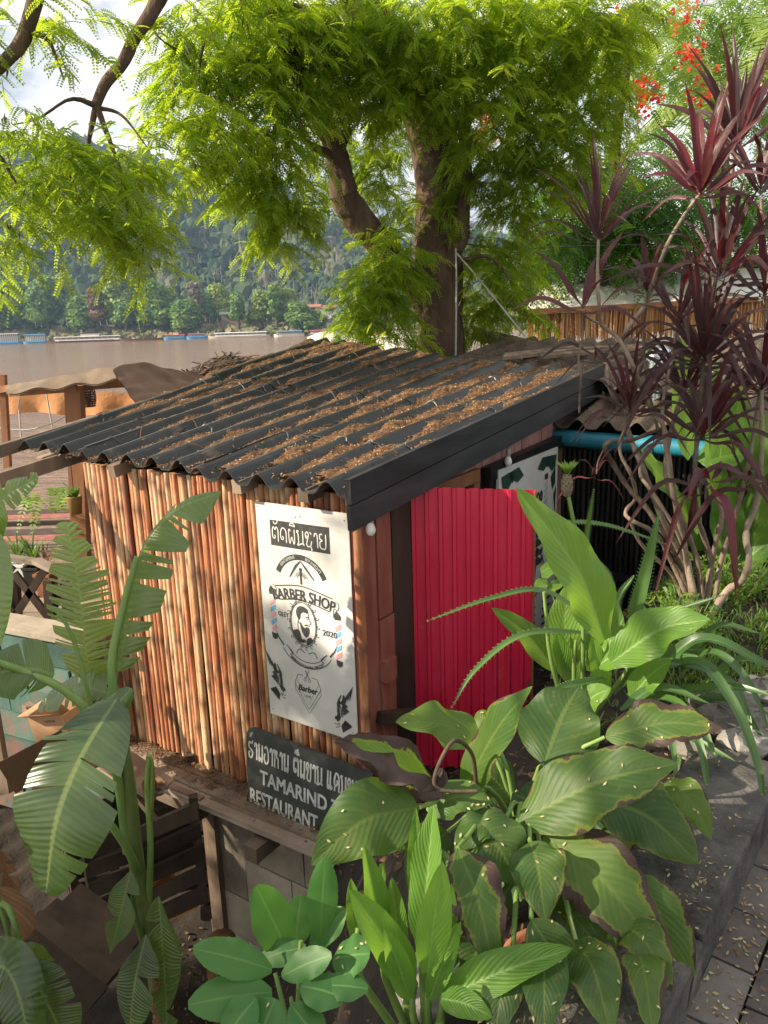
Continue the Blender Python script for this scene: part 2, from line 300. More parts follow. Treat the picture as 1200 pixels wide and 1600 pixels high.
pod_m = leaf_mat("brown_seed_pods", [(.1, (.07, .03, .018)), (.9, (.22, .10, .05))], (.15, .06, .02), .15, .6)
litter_m = leaf_mat("fallen_leaflets", [(.05, (.085, .05, .032)), (.3, (.21, .115, .06)), (.55, (.38, .215, .105)), (.75, (.52, .37, .18)), (.88, (.62, .53, .33)), (.97, (.50, .21, .17))], (.42, .22, .08), .25, .7)
litter2_m = leaf_mat("pale_fallen_leaflets", [(.05, (.12, .07, .035)), (.3, (.3, .2, .09)), (.6, (.48, .40, .2)), (.9, (.6, .52, .3))], (.4, .3, .12), .2, .7)
grass_m = leaf_mat("grass_blades", [(.1, (.04, .10, .015)), (.5, (.09, .17, .03)), (.9, (.2, .27, .06))], (.24, .4, .05), .4, .5)
ft_m = [leaf_mat("far_foliage", [(.1, (.05, .12, .025)), (.5, (.15, .26, .04)), (.9, (.28, .38, .06))], (.14, .24, .03), .3, .6, nscale=.1),
        leaf_mat("far_yellow_foliage", [(.1, (.11, .17, .025)), (.5, (.26, .33, .04)), (.9, (.40, .44, .06))], (.26, .34, .04), .3, .6, nscale=.1),
        leaf_mat("far_reddish_foliage", [(.1, (.09, .05, .025)), (.5, (.18, .10, .04)), (.9, (.26, .17, .06))], (.26, .14, .04), .3, .6, nscale=.1),
        leaf_mat("far_dry_foliage", [(.1, (.12, .10, .07)), (.5, (.2, .17, .12)), (.9, (.3, .26, .18))], (.2, .17, .1), .2, .7, nscale=.1)]
hill_m = mat("hill_scrub", [(.3, (.035, .040, .018)), (.5, (.075, .07, .035)), (.7, (.12, .10, .06))], .02, .95, bump=0)
hillf_m = mat("hill_forest", [(.15, (.016, .038, .018)), (.45, (.035, .065, .028)), (.7, (.06, .085, .036)), (.95, (.11, .10, .06))], .03, .95, bump=0, rndmix=1.1)
bank_m = mat("river_bank", [(.3, (.07, .085, .03)), (.5, (.12, .12, .05)), (.75, (.22, .16, .09))], .06, .95, bump=0)

# ------------------------------------------------------------------ generic shape helpers
def spline(pts, n):
    P = np.asarray(pts, float)
    if len(P) == 2: return P[0]+(P[1]-P[0])*np.linspace(0, 1, n)[:, None]
    d = np.concatenate([[0], np.cumsum(np.linalg.norm(np.diff(P, axis=0), axis=1)**.5)])
    Q = np.concatenate([[2*P[0]-P[1]], P, [2*P[-1]-P[-2]]]); out = []
    for t in np.linspace(0, d[-1], n):
        i = min(np.searchsorted(d, t, side='right')-1, len(P)-2); i = max(i, 0)
        u = (t-d[i])/(d[i+1]-d[i]); a, b, c, e = Q[i], Q[i+1], Q[i+2], Q[i+3]
        out.append(.5*((2*b)+(c-a)*u+(2*a-5*b+4*c-e)*u*u+(3*b-a-3*c+e)*u**3))
    return np.array(out)
def frames(P, hint):
    T = np.gradient(P, axis=0); T /= np.linalg.norm(T, axis=1)[:, None]+1e-9
    S = np.cross(T, np.asarray(hint, float)); S /= np.linalg.norm(S, axis=1)[:, None]+1e-9
    return T, S, np.cross(S, T)
def ovate(t): return (np.sin(np.pi*np.clip(t, 0, 1)**.85))**.8*(1-.25*t)
def lance(t): return np.sin(np.pi*np.clip(t, .02, 1)**.75)**.75
def strapp(t): return np.clip(np.minimum(1, (.35+3*t))*(1-t**2.2)**.75, 0.01, 1)
REC = []
def blade(mb, pts, hwid, hint=None, prof=ovate, n=14, m=7, fold=.25, wave=.04, freq=None, rnd=None, age=0., droop=0.15, scallop=0, ph=None, notch=0):
    P = spline(pts, n); t = np.linspace(0, 1, n)
    if hint is None: hint = nrm(UP*.75+nrm(CAM-P.mean(0))*.65)
    T, S, N = frames(P, hint)
    v = np.linspace(-1, 1, m); w = prof(t)*hwid
    if scallop: w = w*(1+.06*np.abs(np.sin(t*scallop)))
    ph = random.random()*6 if ph is None else ph; freq = freq or random.uniform(5, 9)
    av = np.abs(v)
    wv = wave*hwid*4*np.sin(freq*t[:, None]*2+ph+np.sign(v)[None]*1.3)*av[None]**2
    h = fold*av[None]*w[:, None]-droop*(av[None]**2)*w[:, None]*1.6+wv*prof(t)[:, None]
    side = v[None]*w[:, None]*(1-.25*fold*av[None])
    if notch:
        k = np.clip(RNG.normal(0, notch, (n, 2)), -notch*2, 0)*hwid
        side[:, 0] -= k[:, 0]; side[:, -1] += k[:, 1]
    G = P[:, None, :]+side[..., None]*S[:, None, :]+h[..., None]*N[:, None, :]
    uv = np.stack([np.broadcast_to(t[:, None], (n, m)), np.broadcast_to(v[None], (n, m)), np.full((n, m), age)], -1)
    mb.grid(G, uv, random.random() if rnd is None else rnd); mb.smooth = True; REC.append((G, hwid))
    return P
def banana_blade(mb, pts, hwid, hint=None, strips=9, tear=.5, droop=.5, rnd=None, n=None, sides=(-1, 1), fold=.2, prof=None, seed=None):
    """banana leaf: a midrib carrying torn lateral strips that hang by their own amount"""
    rs = np.random.default_rng(seed if seed is not None else random.randrange(9999))
    n = 60; P = spline(pts, n); t = np.linspace(0, 1, n)
    if hint is None: hint = nrm(UP*.75+nrm(CAM-P.mean(0))*.65)
    T, S, N = frames(P, hint); prof = prof or (lambda t: np.clip(np.sin(np.pi*np.clip(t*.93+.04, 0, 1)**.8), 0, 1)**.6)
    rnd = random.random() if rnd is None else rnd; m = 6; v = np.linspace(0, 1, m)
    for sg in sides:
        cuts = np.sort(np.concatenate([[0, 1], rs.uniform(.05, .95, strips-1)])) if strips > 1 else np.array([0, 1.])
        for k in range(len(cuts)-1):
            a, b = cuts[k], cuts[k+1]
            if b-a < .01: continue
            q = max(4, int((b-a)*40)); tt = np.linspace(a, b, q); loc = (tt-a)/(b-a)
            Pi = np.array([[np.interp(x, t, P[:, j]) for j in range(3)] for x in tt])
            Si = np.array([[np.interp(x, t, S[:, j]) for j in range(3)] for x in tt]); Ni = np.array([[np.interp(x, t, N[:, j]) for j in range(3)] for x in tt])
            Ti = np.array([[np.interp(x, t, T[:, j]) for j in range(3)] for x in tt])
            dr = droop*rs.uniform(.5, 1.3); w = prof(tt)*hwid*(rs.uniform(.82, 1.05) if strips > 1 else 1)
            pinch = tear*(np.abs(loc-.5)*2)**2 if strips > 1 else 0*loc
            ang = fold-dr*v[None]*1.5
            adv = np.cumsum(np.concatenate([np.zeros((1, 1)), np.cos((ang[:, 1:]+ang[:, :-1])/2)/(m-1)], 1), axis=1)
            hgt = np.cumsum(np.concatenate([np.zeros((1, 1)), np.sin((ang[:, 1:]+ang[:, :-1])/2)/(m-1)], 1), axis=1)
            slide = (.5-loc)[:, None]*(b-a)*pinch.max()*v[None]**1.5 if strips > 1 else np.zeros((q, m))
            L = np.linalg.norm(P[-1]-P[0]); crink = rs.normal(0, .012, (q, 1))*v[None]
            G = Pi[:, None]+(sg*w[:, None]*adv)[..., None]*Si[:, None]+(w[:, None]*(hgt+crink))[..., None]*Ni[:, None]+(slide*L*.8+v[None]*.25*w[:, None])[..., None]*Ti[:, None]
            uv = np.stack([np.broadcast_to(tt[:, None], (q, m)), np.broadcast_to(v[None]*sg, (q, m)), np.zeros((q, m))], -1)
            mb.grid(G, uv, float(np.clip(rnd+rs.normal(0, .08), 0, 1)))
    mb.smooth = True; return P
def leaflets(mb, C, D, N, L, W, rnd):
    """many small diamond leaflets: centre, direction, normal (K x 3 arrays)"""
    S = np.cross(N, D); S /= np.linalg.norm(S, axis=1)[:, None]+1e-9
    L = np.asarray(L).reshape(-1, 1)*np.ones((len(C), 1)); W = np.asarray(W).reshape(-1, 1)*np.ones((len(C), 1))
    V = np.stack([C-D*L*.5, C+S*W*.5-D*L*.05, C+D*L*.5, C-S*W*.5-D*L*.05], 1)
    K = len(C); q = np.arange(K*4).reshape(K, 4)
    mb.add(V.reshape(-1, 3), q, None, np.repeat(np.broadcast_to(rnd, (K,)), 4))
def rnd_unit(k): v = RNG.normal(size=(k, 3)); return v/np.linalg.norm(v, axis=1)[:, None]
def pinnate_cloud(mb, anchors, dirs, nleaf=9, twig=.34, leaf=.12, pairs=9, lw=.0075, ll=.021, spread=.8, rnd0=None, droop=.55):
    """compound leaves on drooping twigs. anchors: twig starts (K x 3), dirs: twig directions"""
    K = len(anchors); s = (np.arange(nleaf)+.6)/nleaf
    d = dirs/np.linalg.norm(dirs, axis=1)[:, None]
    base = anchors[:, None]+d[:, None]*(s[None, :, None]*twig)+np.array([0, 0, -1.])*(s[None, :, None]**2*twig*droop)
    sd = np.cross(d, UP); sd /= np.linalg.norm(sd, axis=1)[:, None]+1e-6
    alt = np.where(np.arange(nleaf) % 2 == 0, 1., -1.)
    ld = d[:, None]*.55+sd[:, None]*alt[None, :, None]*spread+RNG.normal(0, .30, (K, nleaf, 3))+np.array([0, 0, -.28])
    ld /= np.linalg.norm(ld, axis=2)[..., None]
    base = base.reshape(-1, 3); ld = ld.reshape(-1, 3); M = len(base); Lf = leaf*RNG.uniform(.75, 1.2, M)
    nn = UP[None]+RNG.normal(0, .45, (M, 3)); S = np.cross(nn, ld); S /= np.linalg.norm(S, axis=1)[:, None]; Nn = np.cross(ld, S)
    rr = np.clip((np.repeat(RNG.uniform(.1, .9, K) if rnd0 is None else rnd0, nleaf)+RNG.normal(0, .12, M)), 0, 1)
    p = (np.arange(pairs)+.7)/pairs
    P = base[:, None]+ld[:, None]*(p[None, :, None]*Lf[:, None, None])+np.array([0, 0, -1.])*(p[None, :, None]**2*Lf[:, None, None]*.35)
    for sg in (-1, 1):
        D = S[:, None]*sg*.9+ld[:, None]*.45-Nn[:, None]*.25+0*P
        D = D/np.linalg.norm(D, axis=2)[..., None]; NN = np.broadcast_to(Nn[:, None], P.shape)
        leaflets(mb, (P+D*ll*.5).reshape(-1, 3), D.reshape(-1, 3), NN.reshape(-1, 3), ll*(1-.25*np.abs(np.tile(p, M)-.45)), lw, np.repeat(rr, pairs))
#BODY
# ================================================================== THE SETTING
def ground_h(X, Y):
    X = np.asarray(X, float); Y = np.asarray(Y, float)
    d = -((X-A2[0])*WD[0]+(Y-A2[1])*WD[1])
    zr = -.95+.9*sstep(.15, 1.15, d)
    z = -2.3+(zr+2.3)*sstep(-.75, .1, X+(Y-2)*.12)
    bank = sstep(7.5, 26, Y)
    z = z*(1-bank)-8.5*bank
    zl = -2.3-6*sstep(-4, -14, X)
    z = np.where(X < -4, np.minimum(z, zl), z)
    return z+.03*np.sin(X*7+Y*5)*(1-bank)+.02*np.sin(X*17-Y*13)
KP, KD, KN = np.array([.80, 1.63]), nrm(np.array([.62, .78])), nrm(np.array([-.78, .62]))
def terr(name, xs, ys, hf, m):
    X, Y = np.meshgrid(xs, ys); Z = hf(X, Y); b = MB(); b.smooth = True
    b.grid(np.stack([X, Y, Z], -1)); return tag(b.build(name, m), kind='structure')
def gh2(X, Y):
    z = ground_h(X, Y); s = (X-KP[0])*KN[0]+(Y-KP[1])*KN[1]
    return np.where(s < .29, np.minimum(z, -.09), z)
xs = np.concatenate([np.linspace(-30, -4.2, 14), np.linspace(-4, 4, 130), np.linspace(4.3, 60, 20)])
ys = np.concatenate([np.linspace(-6, -.2, 10), np.linspace(0, 7.5, 120), np.linspace(7.8, 32, 30)])
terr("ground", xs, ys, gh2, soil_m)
# pavement of bricks beyond the kerb, and the kerb blocks
b = MB()
for i in range(-16, 26):
    for j in range(0, 15):
        s0 = i*.21+(.105 if j % 2 else 0); q = KP+KD*(s0+.1)-KN*(.055+j*.105)
        if -3 < q[1] < 6: b.box([q[0], q[1], -.03+RNG.normal(0, .0025)], .203, .099, .06, [[KD[0], KD[1], 0], [-KN[0], -KN[1], 0], UP], RNG.random(), .0015)
brick_m = mat("dark_paving_brick", [(.25, (.045, .038, .034)), (.5, (.10, .086, .077)), (.8, (.17, .15, .135))], 9, .85, (1, 1, 1), .6, .004, 60)
tag(b.build("pavement", brick_m), kind='structure')
b = MB()
for k, (s0, s1) in enumerate(((-2.2, -1.05), (-1.04, -.10), (-.09, .80))):
    q = KP+KD*(s0+s1)/2+KN*.135; dz = (0, 0, .012)[k]
    b.box([q[0], q[1], .02+dz], s1-s0, .27, .20, [[KD[0], KD[1], 0], [KN[0], KN[1], 0], UP], .4+.15*(k % 2), .004)
ko = tag(b.build("kerb", kerb_m), kind='structure')
bv = ko.modifiers.new("bevel", 'BEVEL'); bv.width = .008; bv.segments = 2
# river
RZ = -6.0
b = MB(); b.grid(np.array([[[-3000, 20, RZ], [3000, 20, RZ]], [[-3000, 1500, RZ], [3000, 1500, RZ]]]))
rm, nt, bs, out = base_mat("muddy_water")
n = noise(nt, .02, 5, .6, (1, 3, 1)); nt.links.new(ramp(nt, n, [(.3, (.19, .105, .06)), (.7, (.25, .145, .085))]), bs.inputs["Base Color"])
bs.inputs["Roughness"].default_value = .10; bs.inputs["Specular IOR Level"].default_value = .5
bumpn(nt, bs, mth(nt, 'ADD', noise(nt, .9, 4, .6, (1, 2.2, 1)), mth(nt, 'MULTIPLY', noise(nt, .12, 3, .5, (1, 2.5, 1)), 2.)), .6, .35)
tag(b.build("river", rm), kind='structure')
# far bank and hill: polar sheets beyond the water line
def bank_r(az): return np.interp(az, [-.75, -.5, -.25, 0, .05, .3, .8], [700, 640, 560, 480, 470, 500, 560])
def ridge_z(az):
    px = np.array([-700, -300, 0, 120, 240, 330, 400, 470, 540, 640, 800, 900, 1100, 1500, 2200]); py = np.array([250, 235, 232, 240, 250, 280, 292, 325, 362, 395, 372, 395, 420, 440, 450])
    a = np.array([math.atan2(*ray(x, y)[:2]) for x, y in zip(px, py)]); z = np.array([ray(x, y)[2]/math.hypot(*ray(x, y)[:2]) for x, y in zip(px, py)])
    return CAMZ+np.interp(az, a, z)*1050
def hill_h(az, r):
    r0 = bank_r(az); t = np.clip((r-r0)/(1050-r0), 0, 1.3); zr = ridge_z(az)
    z = RZ-.6+7*sstep(0, .05, t)+(zr-1)*np.where(t < 1, sstep(.10, 1.05, t)**.9, 1-.5*(t-1))
    return z+(6*np.sin(az*31+r*.012)+4*np.sin(az*83-r*.02))*sstep(.15, .5, t)
AZ, RR = np.meshgrid(np.linspace(-.85, .85, 160), np.linspace(0, 1, 60)); rr = bank_r(AZ)-4+(RR**1.2)*(1250-bank_r(AZ))
b = MB(); b.smooth = True; b.grid(np.stack([np.sin(AZ)*rr, np.cos(AZ)*rr, hill_h(AZ, rr)], -1)); tag(b.build("hill", hill_m), kind='structure')
# forest on the hill: one mass of countless crowns
b = MB(); K = 9000; az = RNG.uniform(-.62, .55, K); tr = RNG.uniform(.10, 1.08, K)**.8; r = bank_r(az)+tr*(1050-bank_r(az)); z = hill_h(az, r)
ico = bpy.data.meshes.new("tmp"); import bmesh
bm = bmesh.new(); bmesh.ops.create_icosphere(bm, subdivisions=2, radius=1); IV = np.array([v.co for v in bm.verts]); IF = np.array([[v.index for v in f.verts] for f in bm.faces]); bm.free()
cl = .5+.35*np.sin(az*17)*np.cos(r*.011)+.2*np.sin(az*51+r*.03); nz_ = len(IV)
sz = RNG.uniform(2.5, 6.2, K)*(1+.5*(RNG.random(K) < .08)); V = IV[None]*(1+RNG.normal(0, .2, (K, nz_, 1)))*np.stack([sz, sz, sz*RNG.uniform(.8, 1.5, K)], 1)[:, None]
V += np.stack([np.sin(az)*r, np.cos(az)*r, z+sz*.7], 1)[:, None]
b.add(V.reshape(-1, 3), (IF[None]+(np.arange(K)*nz_)[:, None, None]).reshape(-1, 3), None, np.repeat(np.clip(cl*.6+RNG.normal(.15, .22, K), 0, 1), nz_))
tag(b.build("hill_forest", hillf_m), label="hazy wooded hillside across the brown river", cat="forest", kind='stuff')
b = MB(); K = 1500; az = RNG.uniform(-.5, .4, K); tr = RNG.uniform(.12, .75, K); r = bank_r(az)+tr*(1050-bank_r(az)); z = hill_h(az, r)
for k in range(K):
    p = np.array([math.sin(az[k])*r[k], math.cos(az[k])*r[k], z[k]]); h = RNG.uniform(9, 17)
    b.tube([p, p+[RNG.normal(0, .5), 0, h*.6], p+[RNG.normal(0, 1.2), 0, h]], [.35, .22, .08], 4, cap=False)
    for q in range(3): a_ = RNG.uniform(.45, .9)*h; b.tube([p+[0, 0, a_], p+[RNG.normal(0, 2.4), 0, a_+RNG.uniform(1.5, 4)]], [.16, .05], 3, cap=False)
bare_m = mat("pale_bare_trunks", [(.3, (.16, .14, .12)), (.7, (.34, .3, .26))], .2, .9, bump=0)
tag(b.build("bare_trees", bare_m), label="pale leafless trunks scattered over the far hillside", cat="bare trees", kind='stuff')
# low scrub along the far shore
b = MB(); K = 2600; az = RNG.uniform(-.6, .5, K); r = bank_r(az)+RNG.uniform(3, 42, K); z = hill_h(az, r)
sz = RNG.uniform(.8, 3.6, K); V = IV[None]*(1+RNG.normal(0, .22, (K, nz_, 1)))*np.stack([sz*1.3, sz*1.3, sz], 1)[:, None]+np.stack([np.sin(az)*r, np.cos(az)*r, z+sz*.3], 1)[:, None]
b.add(V.reshape(-1, 3), (IF[None]+(np.arange(K)*nz_)[:, None, None]).reshape(-1, 3), None, np.repeat(RNG.random(K), nz_))
tag(b.build("shore_scrub", bank_m), label="low scrub and grass along the far river bank", cat="scrub", kind='stuff')

# ---- trees on the far bank
def far_tree_mesh(seed, h, wd, lobes):
    rs = np.random.default_rng(seed); tk = MB(); tk.smooth = True
    tk.tube([[0, 0, -1], [.3, 0, h*.3], [.1, .2, h*.62]], [.9, .6, .25], 6)
    for q in range(5): a = rs.uniform(0, 6.3); tk.tube([[.2, 0, h*.28], [math.cos(a)*wd*.45, math.sin(a)*wd*.45, h*rs.uniform(.5, .75)]], [.4, .12], 5)
    cr = MB(); Cs, Ds, Ns, rn = [], [], [], []
    for q in range(lobes):
        a = rs.uniform(0, 6.3); rad = wd*rs.uniform(0, .62); zz = h*rs.uniform(.30, .86); sc = wd*rs.uniform(.26, .44)*(1.1-.45*abs(zz/h-.55))
        k = 230; u = rs.normal(size=(k, 3)); u /= np.linalg.norm(u, axis=1)[:, None]
        Cs.append(np.array([math.cos(a)*rad*(1.25-zz/h), math.sin(a)*rad*(1.25-zz/h), zz])+u*sc*rs.uniform(.55, 1.05, (k, 1))*[1, 1, .8])
        Ns.append(u+rs.normal(0, .5, (k, 3))+[0, 0, .3]); rn.append(np.clip(rs.normal(rs.uniform(.3, .7), .14, k), 0, 1))
    C_, N_ = np.concatenate(Cs), np.concatenate(Ns); N_ /= np.linalg.norm(N_, axis=1)[:, None]; D_ = np.cross(N_, rs.normal(size=N_.shape)); D_ /= np.linalg.norm(D_, axis=1)[:, None]
    leaflets(cr, C_, D_, N_, rs.uniform(1.2, 2.4, len(C_)), rs.uniform(1., 1.9, len(C_)), np.concatenate(rn)); return tk, cr
FT = [far_tree_mesh(s, 26, w_, l_) for s, w_, l_ in ((1, 12, 20), (2, 9, 16), (3, 13, 24), (4, 7, 13))]
protos = {}
def far_tree(px, ytop, kind, m, label, dr=10, wid=1.0):
    az = math.atan2(*ray(px, 500)[:2]); r = float(bank_r(az))+dr; x, y = math.sin(az)*r, math.cos(az)*r
    z = float(hill_h(az, r)); d = ray(px, ytop); zt = CAMZ+d[2]/math.hypot(d[0], d[1])*r; s = (zt-z)/26*1.06
    if (kind, m) not in protos:
        tk, cr = FT[kind]; e = thing("bank_tree", (0, 0, 0), label, "tree", "trees along the far river bank")
        tk.build("trunk", bark_m, e); cr.build("crown", ft_m[m], e); protos[(kind, m)] = e
    else: e = copy_tree(protos[(kind, m)])
    e.location = (x, y, z-.5); e.scale = (s*wid, s*wid, s); e.rotation_euler = (0, 0, random.random()*6)
    e["label"] = label
ftl = [(-20, 436, 0, 0, "broad green tree at the left edge of the far bank"), (28, 440, 2, 0, "wide pale green tree leftmost on the far bank"), (75, 428, 0, 0, "tall rounded tree beside the leftmost far tree"), (108, 424, 1, 1, "yellow topped tall tree left of the reddish tree"),
 (152, 447, 1, 2, "reddish brown crowned tree on the far bank"), (182, 430, 2, 1, "light green tree right of the reddish tree"), (212, 432, 0, 0, "dense tree right of the light green tree"), (240, 437, 2, 0, "deep green tree above the blue boats"),
 (268, 446, 3, 1, "slim light tree behind the blue boats"), (307, 437, 3, 3, "dry greyish tree on the far bank"), (345, 441, 0, 1, "bright yellow green tree right of the dry tree"), (372, 455, 1, 0, "dull green tree behind the green shed roof"),
 (408, 453, 2, 1, "small bright round tree on the far bank"), (400, 479, 2, 0, "low bushy tree beside the green shed roof"), (432, 440, 3, 0, "dark tree behind the bright round trees"), (455, 448, 0, 1, "rightmost bright green tree before the far houses"),
 (130, 462, 2, 0, "low dark tree under the yellow topped tree"), (60, 462, 1, 0, "low green tree near the left shore"), (290, 468, 2, 0, "low dark tree at the foot of the dry tree"), (495, 483, 2, 1, "small pale tree below the far houses"), (525, 488, 1, 0, "small dark tree right of the far houses"), (590, 480, 0, 0, "far tree glimpsed behind the tamarind foliage"), (325, 456, 1, 0, "dark tree between the dry tree and the bright yellow tree"), (255, 462, 0, 0, "low wide tree above the red roofed boats"), (355, 470, 2, 1, "low yellow tree left of the green shed roof"), (470, 470, 0, 0, "broad green tree behind the left far house"), (540, 474, 2, 0, "green tree right of the far houses"), (5, 466, 0, 1, "low yellow tree at the left edge of the shore"), (195, 464, 1, 0, "dark low tree right of the reddish tree"), (435, 478, 1, 0, "low tree above the white boxy boat")]
for i, t in enumerate(ftl): far_tree(*t, dr=[14, 26, 18, 40, 12, 22, 30][i % 7]+(0 if t[1] < 460 else -4), wid=1.0 if t[1] < 460 else 1.5)
# ---- far shed and houses
def far_house(px, py, w, d, h, roof, label, name="far_house", dr=30):
    az = math.atan2(*ray(px, 500)[:2]); r = float(bank_r(az))+dr; dd = ray(px, py); z = CAMZ+dd[2]/math.hypot(dd[0], dd[1])*r
    e = thing(name, (math.sin(az)*r, math.cos(az)*r, z), label, "house"); c = np.array(e.location)
    b = MB(); b.box(c+[0, 0, h/2-3], w, d, h+6); b.build("wall", white_paint if roof != 'g' else wood_old, e)
    b = MB(); P = c+np.array([0, 0, h])
    for sg in (-1, 1): b.grid(np.array([[P+[-w*.58, 0, h*.45], P+[w*.58, 0, h*.45]], [P+[-w*.58, sg*d*.7, -.4], P+[w*.58, sg*d*.7, -.4]]]))
    b.build("roof", {'g': mint_m, 'r': clay_m}[roof], e)
    b = MB(); b.box(c+[0, -d/2-.05, h*.45], w*.5, .2, h*.4); b.build("window", wire_m, e)
far_house(364, 497, 15, 8, 3, 'g', "open shed with a pale green roof on the far bank", "far_shed", 24)
far_house(488, 486, 12, 8, 3.2, 'r', "left house with red roof among the far trees", dr=70)
far_house(514, 488, 14, 8, 3.4, 'r', "right house with red roof among the far trees", dr=75)
# ---- river boats
bcol = {k: mat("boat_"+k, [(.2, tuple(x*.7 for x in c)), (.8, c)], .4, .6, bump=0) for k, c in dict(blue=(.10, .32, .55), maroon=(.16, .05, .05), cream=(.62, .58, .5), red=(.5, .1, .07), white=(.75, .74, .7), grey=(.3, .3, .3)).items()}
def boat(x0, x1, ytop, hull, roof, label, cab=(.12, .9), upper=False):
    xm = (x0+x1)/2; az = math.atan2(*ray(xm, 510)[:2]); r = float(bank_r(az))-9; c = np.array([math.sin(az)*r, math.cos(az)*r, RZ])
    L = (x1-x0)/1200*r*math.cos(az)*1.02; d = ray(xm, ytop); H = min(max(CAMZ+d[2]/math.hypot(d[0], d[1])*r-RZ, 3.2), 8.0); W = 4.5
    e = thing("river_boat", c, label, "boat", "boats moored along the far bank")
    s = np.linspace(-.5, .5, 15); b = MB(); rows = []
    for q in s:
        k = (1-(abs(q)*2)**4)*.9+.1; sheer = .5*(abs(q)*2)**3
        rows.append([[q*L, -W/2*k, 1.2+sheer], [q*L*.97, -W/2*k*.7, -.3], [q*L*.97, W/2*k*.7, -.3], [q*L, W/2*k, 1.2+sheer]])
    b.grid(np.array(rows)+c); rows = np.array(rows); b.grid(rows[:, [0, 3]]+c); b.build("hull", bcol[hull], e)
    a0, a1 = (cab[0]-.5)*L, (cab[1]-.5)*L; hr = H*.62 if upper else H
    b = MB(); b.box(c+[(a0+a1)/2, 0, 1.5], a1-a0, W*.8, .9); 
    b.build("cabin", bcol['white' if hull != 'white' else 'grey'] if hull != 'blue' else bcol['blue'], e)
    b = MB()
    for q in np.linspace(a0+.3, a1-.3, 12):
        for sg in (-1, 1): b.box(c+[q, sg*W*.38, (1.9+hr)/2], .2, .2, hr-1.9)
    b.build("roof_posts", bcol['white'], e)
    b = MB(); b.box(c+[(a0+a1)/2, .4, (1.9+hr)/2], (a1-a0)*.93, W*.5, hr-2.1); b.build("window_band", bcol['grey'], e)
    b = MB(); nn = 9; t = np.linspace(-1, 1, nn); X = np.linspace(a0-.6, a1+.6, 12)
    b.grid(np.array([[c+[x, W*.52*q, hr+.35*(1-q*q)] for q in t] for x in X])); b.box(c+[(a0+a1)/2, 0, hr-.05], a1-a0+1.1, W*1.0, .12); b.build("roof", bcol[roof], e)
    if upper:
        b = MB(); m0 = a0+(a1-a0)*.4; m1 = a0+(a1-a0)*.68; b.box(c+[(m0+m1)/2, 0, hr+.9], m1-m0, W*.6, 1.5); b.build("upper_cabin", bcol['white'], e)
        b = MB(); b.box(c+[(m0+m1)/2, 0, hr+1.75], m1-m0+1, W*.75, .2); b.build("upper_roof", bcol[roof], e)
boat(-14, 30, 522, 'blue', 'cream', "blue boat leftmost on the river, cut by the photo edge")
boat(34, 72, 523, 'blue', 'blue', "small blue boat left of the long cream roofed boat")
boat(72, 196, 521, 'maroon', 'cream', "long maroon boat with a long cream roof", upper=True)
boat(186, 256, 530, 'maroon', 'maroon', "low dark maroon hull without a cabin beside the long cream roofed boat", cab=(.3, .34))
boat(255, 290, 519, 'blue', 'red', "blue boat with red roofed upper deck", upper=True)
boat(291, 323, 522, 'blue', 'red', "short blue and red boat right of the upper deck boat")
boat(326, 423, 521, 'cream', 'white', "long white roofed boat with low cream hull")
boat(428, 474, 520, 'white', 'blue', "white boxy boat with pale blue roof")
boat(482, 512, 522, 'maroon', 'red', "small dark boat at the foot of the tree")
boat(584, 640, 518, 'red', 'white', "red boat partly hidden beside the tamarind trunk")

# ================================================================== THE HUT
hut = thing("barber_hut", hw(1, 1.5, -1.05), "small bamboo walled barber hut with a black corrugated roof and red door", "hut")
def zroof(a, b): return .845+.085*b+(.034*np.clip(a, 0, 3))*np.clip(b, 0, 9)
# bamboo wall
b = MB(); b.smooth = True; a = -.02; k = 0
while a < 2.03:
    r = RNG.uniform(.0145, .0190); a += r; z0 = -1.05+RNG.uniform(-.02, .02); z1 = float(zroof(a, 0))-.045
    zs = np.linspace(z0, z1, 30); rad = np.full(30, r)*RNG.uniform(.97, 1.03); nodes = np.zeros(30); q = RNG.integers(2, 8)
    while q < 30: rad[q] *= 1.13; nodes[q] = 1; q += int(RNG.integers(5, 9))
    bend = .006*np.sin(np.linspace(0, 3.1, 30)*RNG.uniform(.5, 1.5)+RNG.uniform(0, 6)); off = RNG.normal(0, .006)
    pts = [hw(a+bend[i], off, zs[i]) for i in range(30)]; n0 = b.n; b.tube(pts, rad, 9, float(np.clip(RNG.normal(.5, .25), 0, 1)))
    uv = np.zeros((30*9, 3)); uv[:, 0] = np.repeat(nodes, 9); b.uv[-3] = uv
    a += r*1.08; k += 1
b.build("bamboo_wall", bamboo_m, hut)
b = MB(); b.box(hw(1.0, .06, -.1), 2.02, .02, 1.8, [W3, G3, UP]); b.build("wall_lining", wood_dark, hut)
# corner: bamboo post, jambs
b = MB(); b.smooth = True; zs = np.linspace(-1.06, .80, 32); rad = np.full(32, .024)
for q in (5, 12, 18, 24, 29): rad[q] *= 1.16
b.tube([hw(-.055, -.02, z) for z in zs], rad, 12, .35); uv = np.zeros((32*12, 3)); uv[:, 0] = np.repeat(np.isin(np.arange(32), (5, 12, 18, 24, 29)), 12); b.uv[-3] = uv
b.build("corner_post", bamboo_m, hut)
def gbox(mb, b0, b1, z0, z1, th, out=0., rnd=.5): mb.box(hw(-out, (b0+b1)/2, (z0+z1)/2), b1-b0, th, z1-z0, [G3, W3, UP], rnd)
b = MB(); gbox(b, -.03, .155, -1.0, .83, .03, .018, .45); gbox(b, .16, .29, -.95, .1, .035, .028, .6); gbox(b, .16, .285, .11, .82, .032, .026, .35); b.build("jamb_boards", jamb_m, hut)
b = MB(); b.box(hw(-.058, .2, -.18), .09, .05, .12, [G3, W3, UP], .7); b.build("jamb_block", jamb_m, hut)
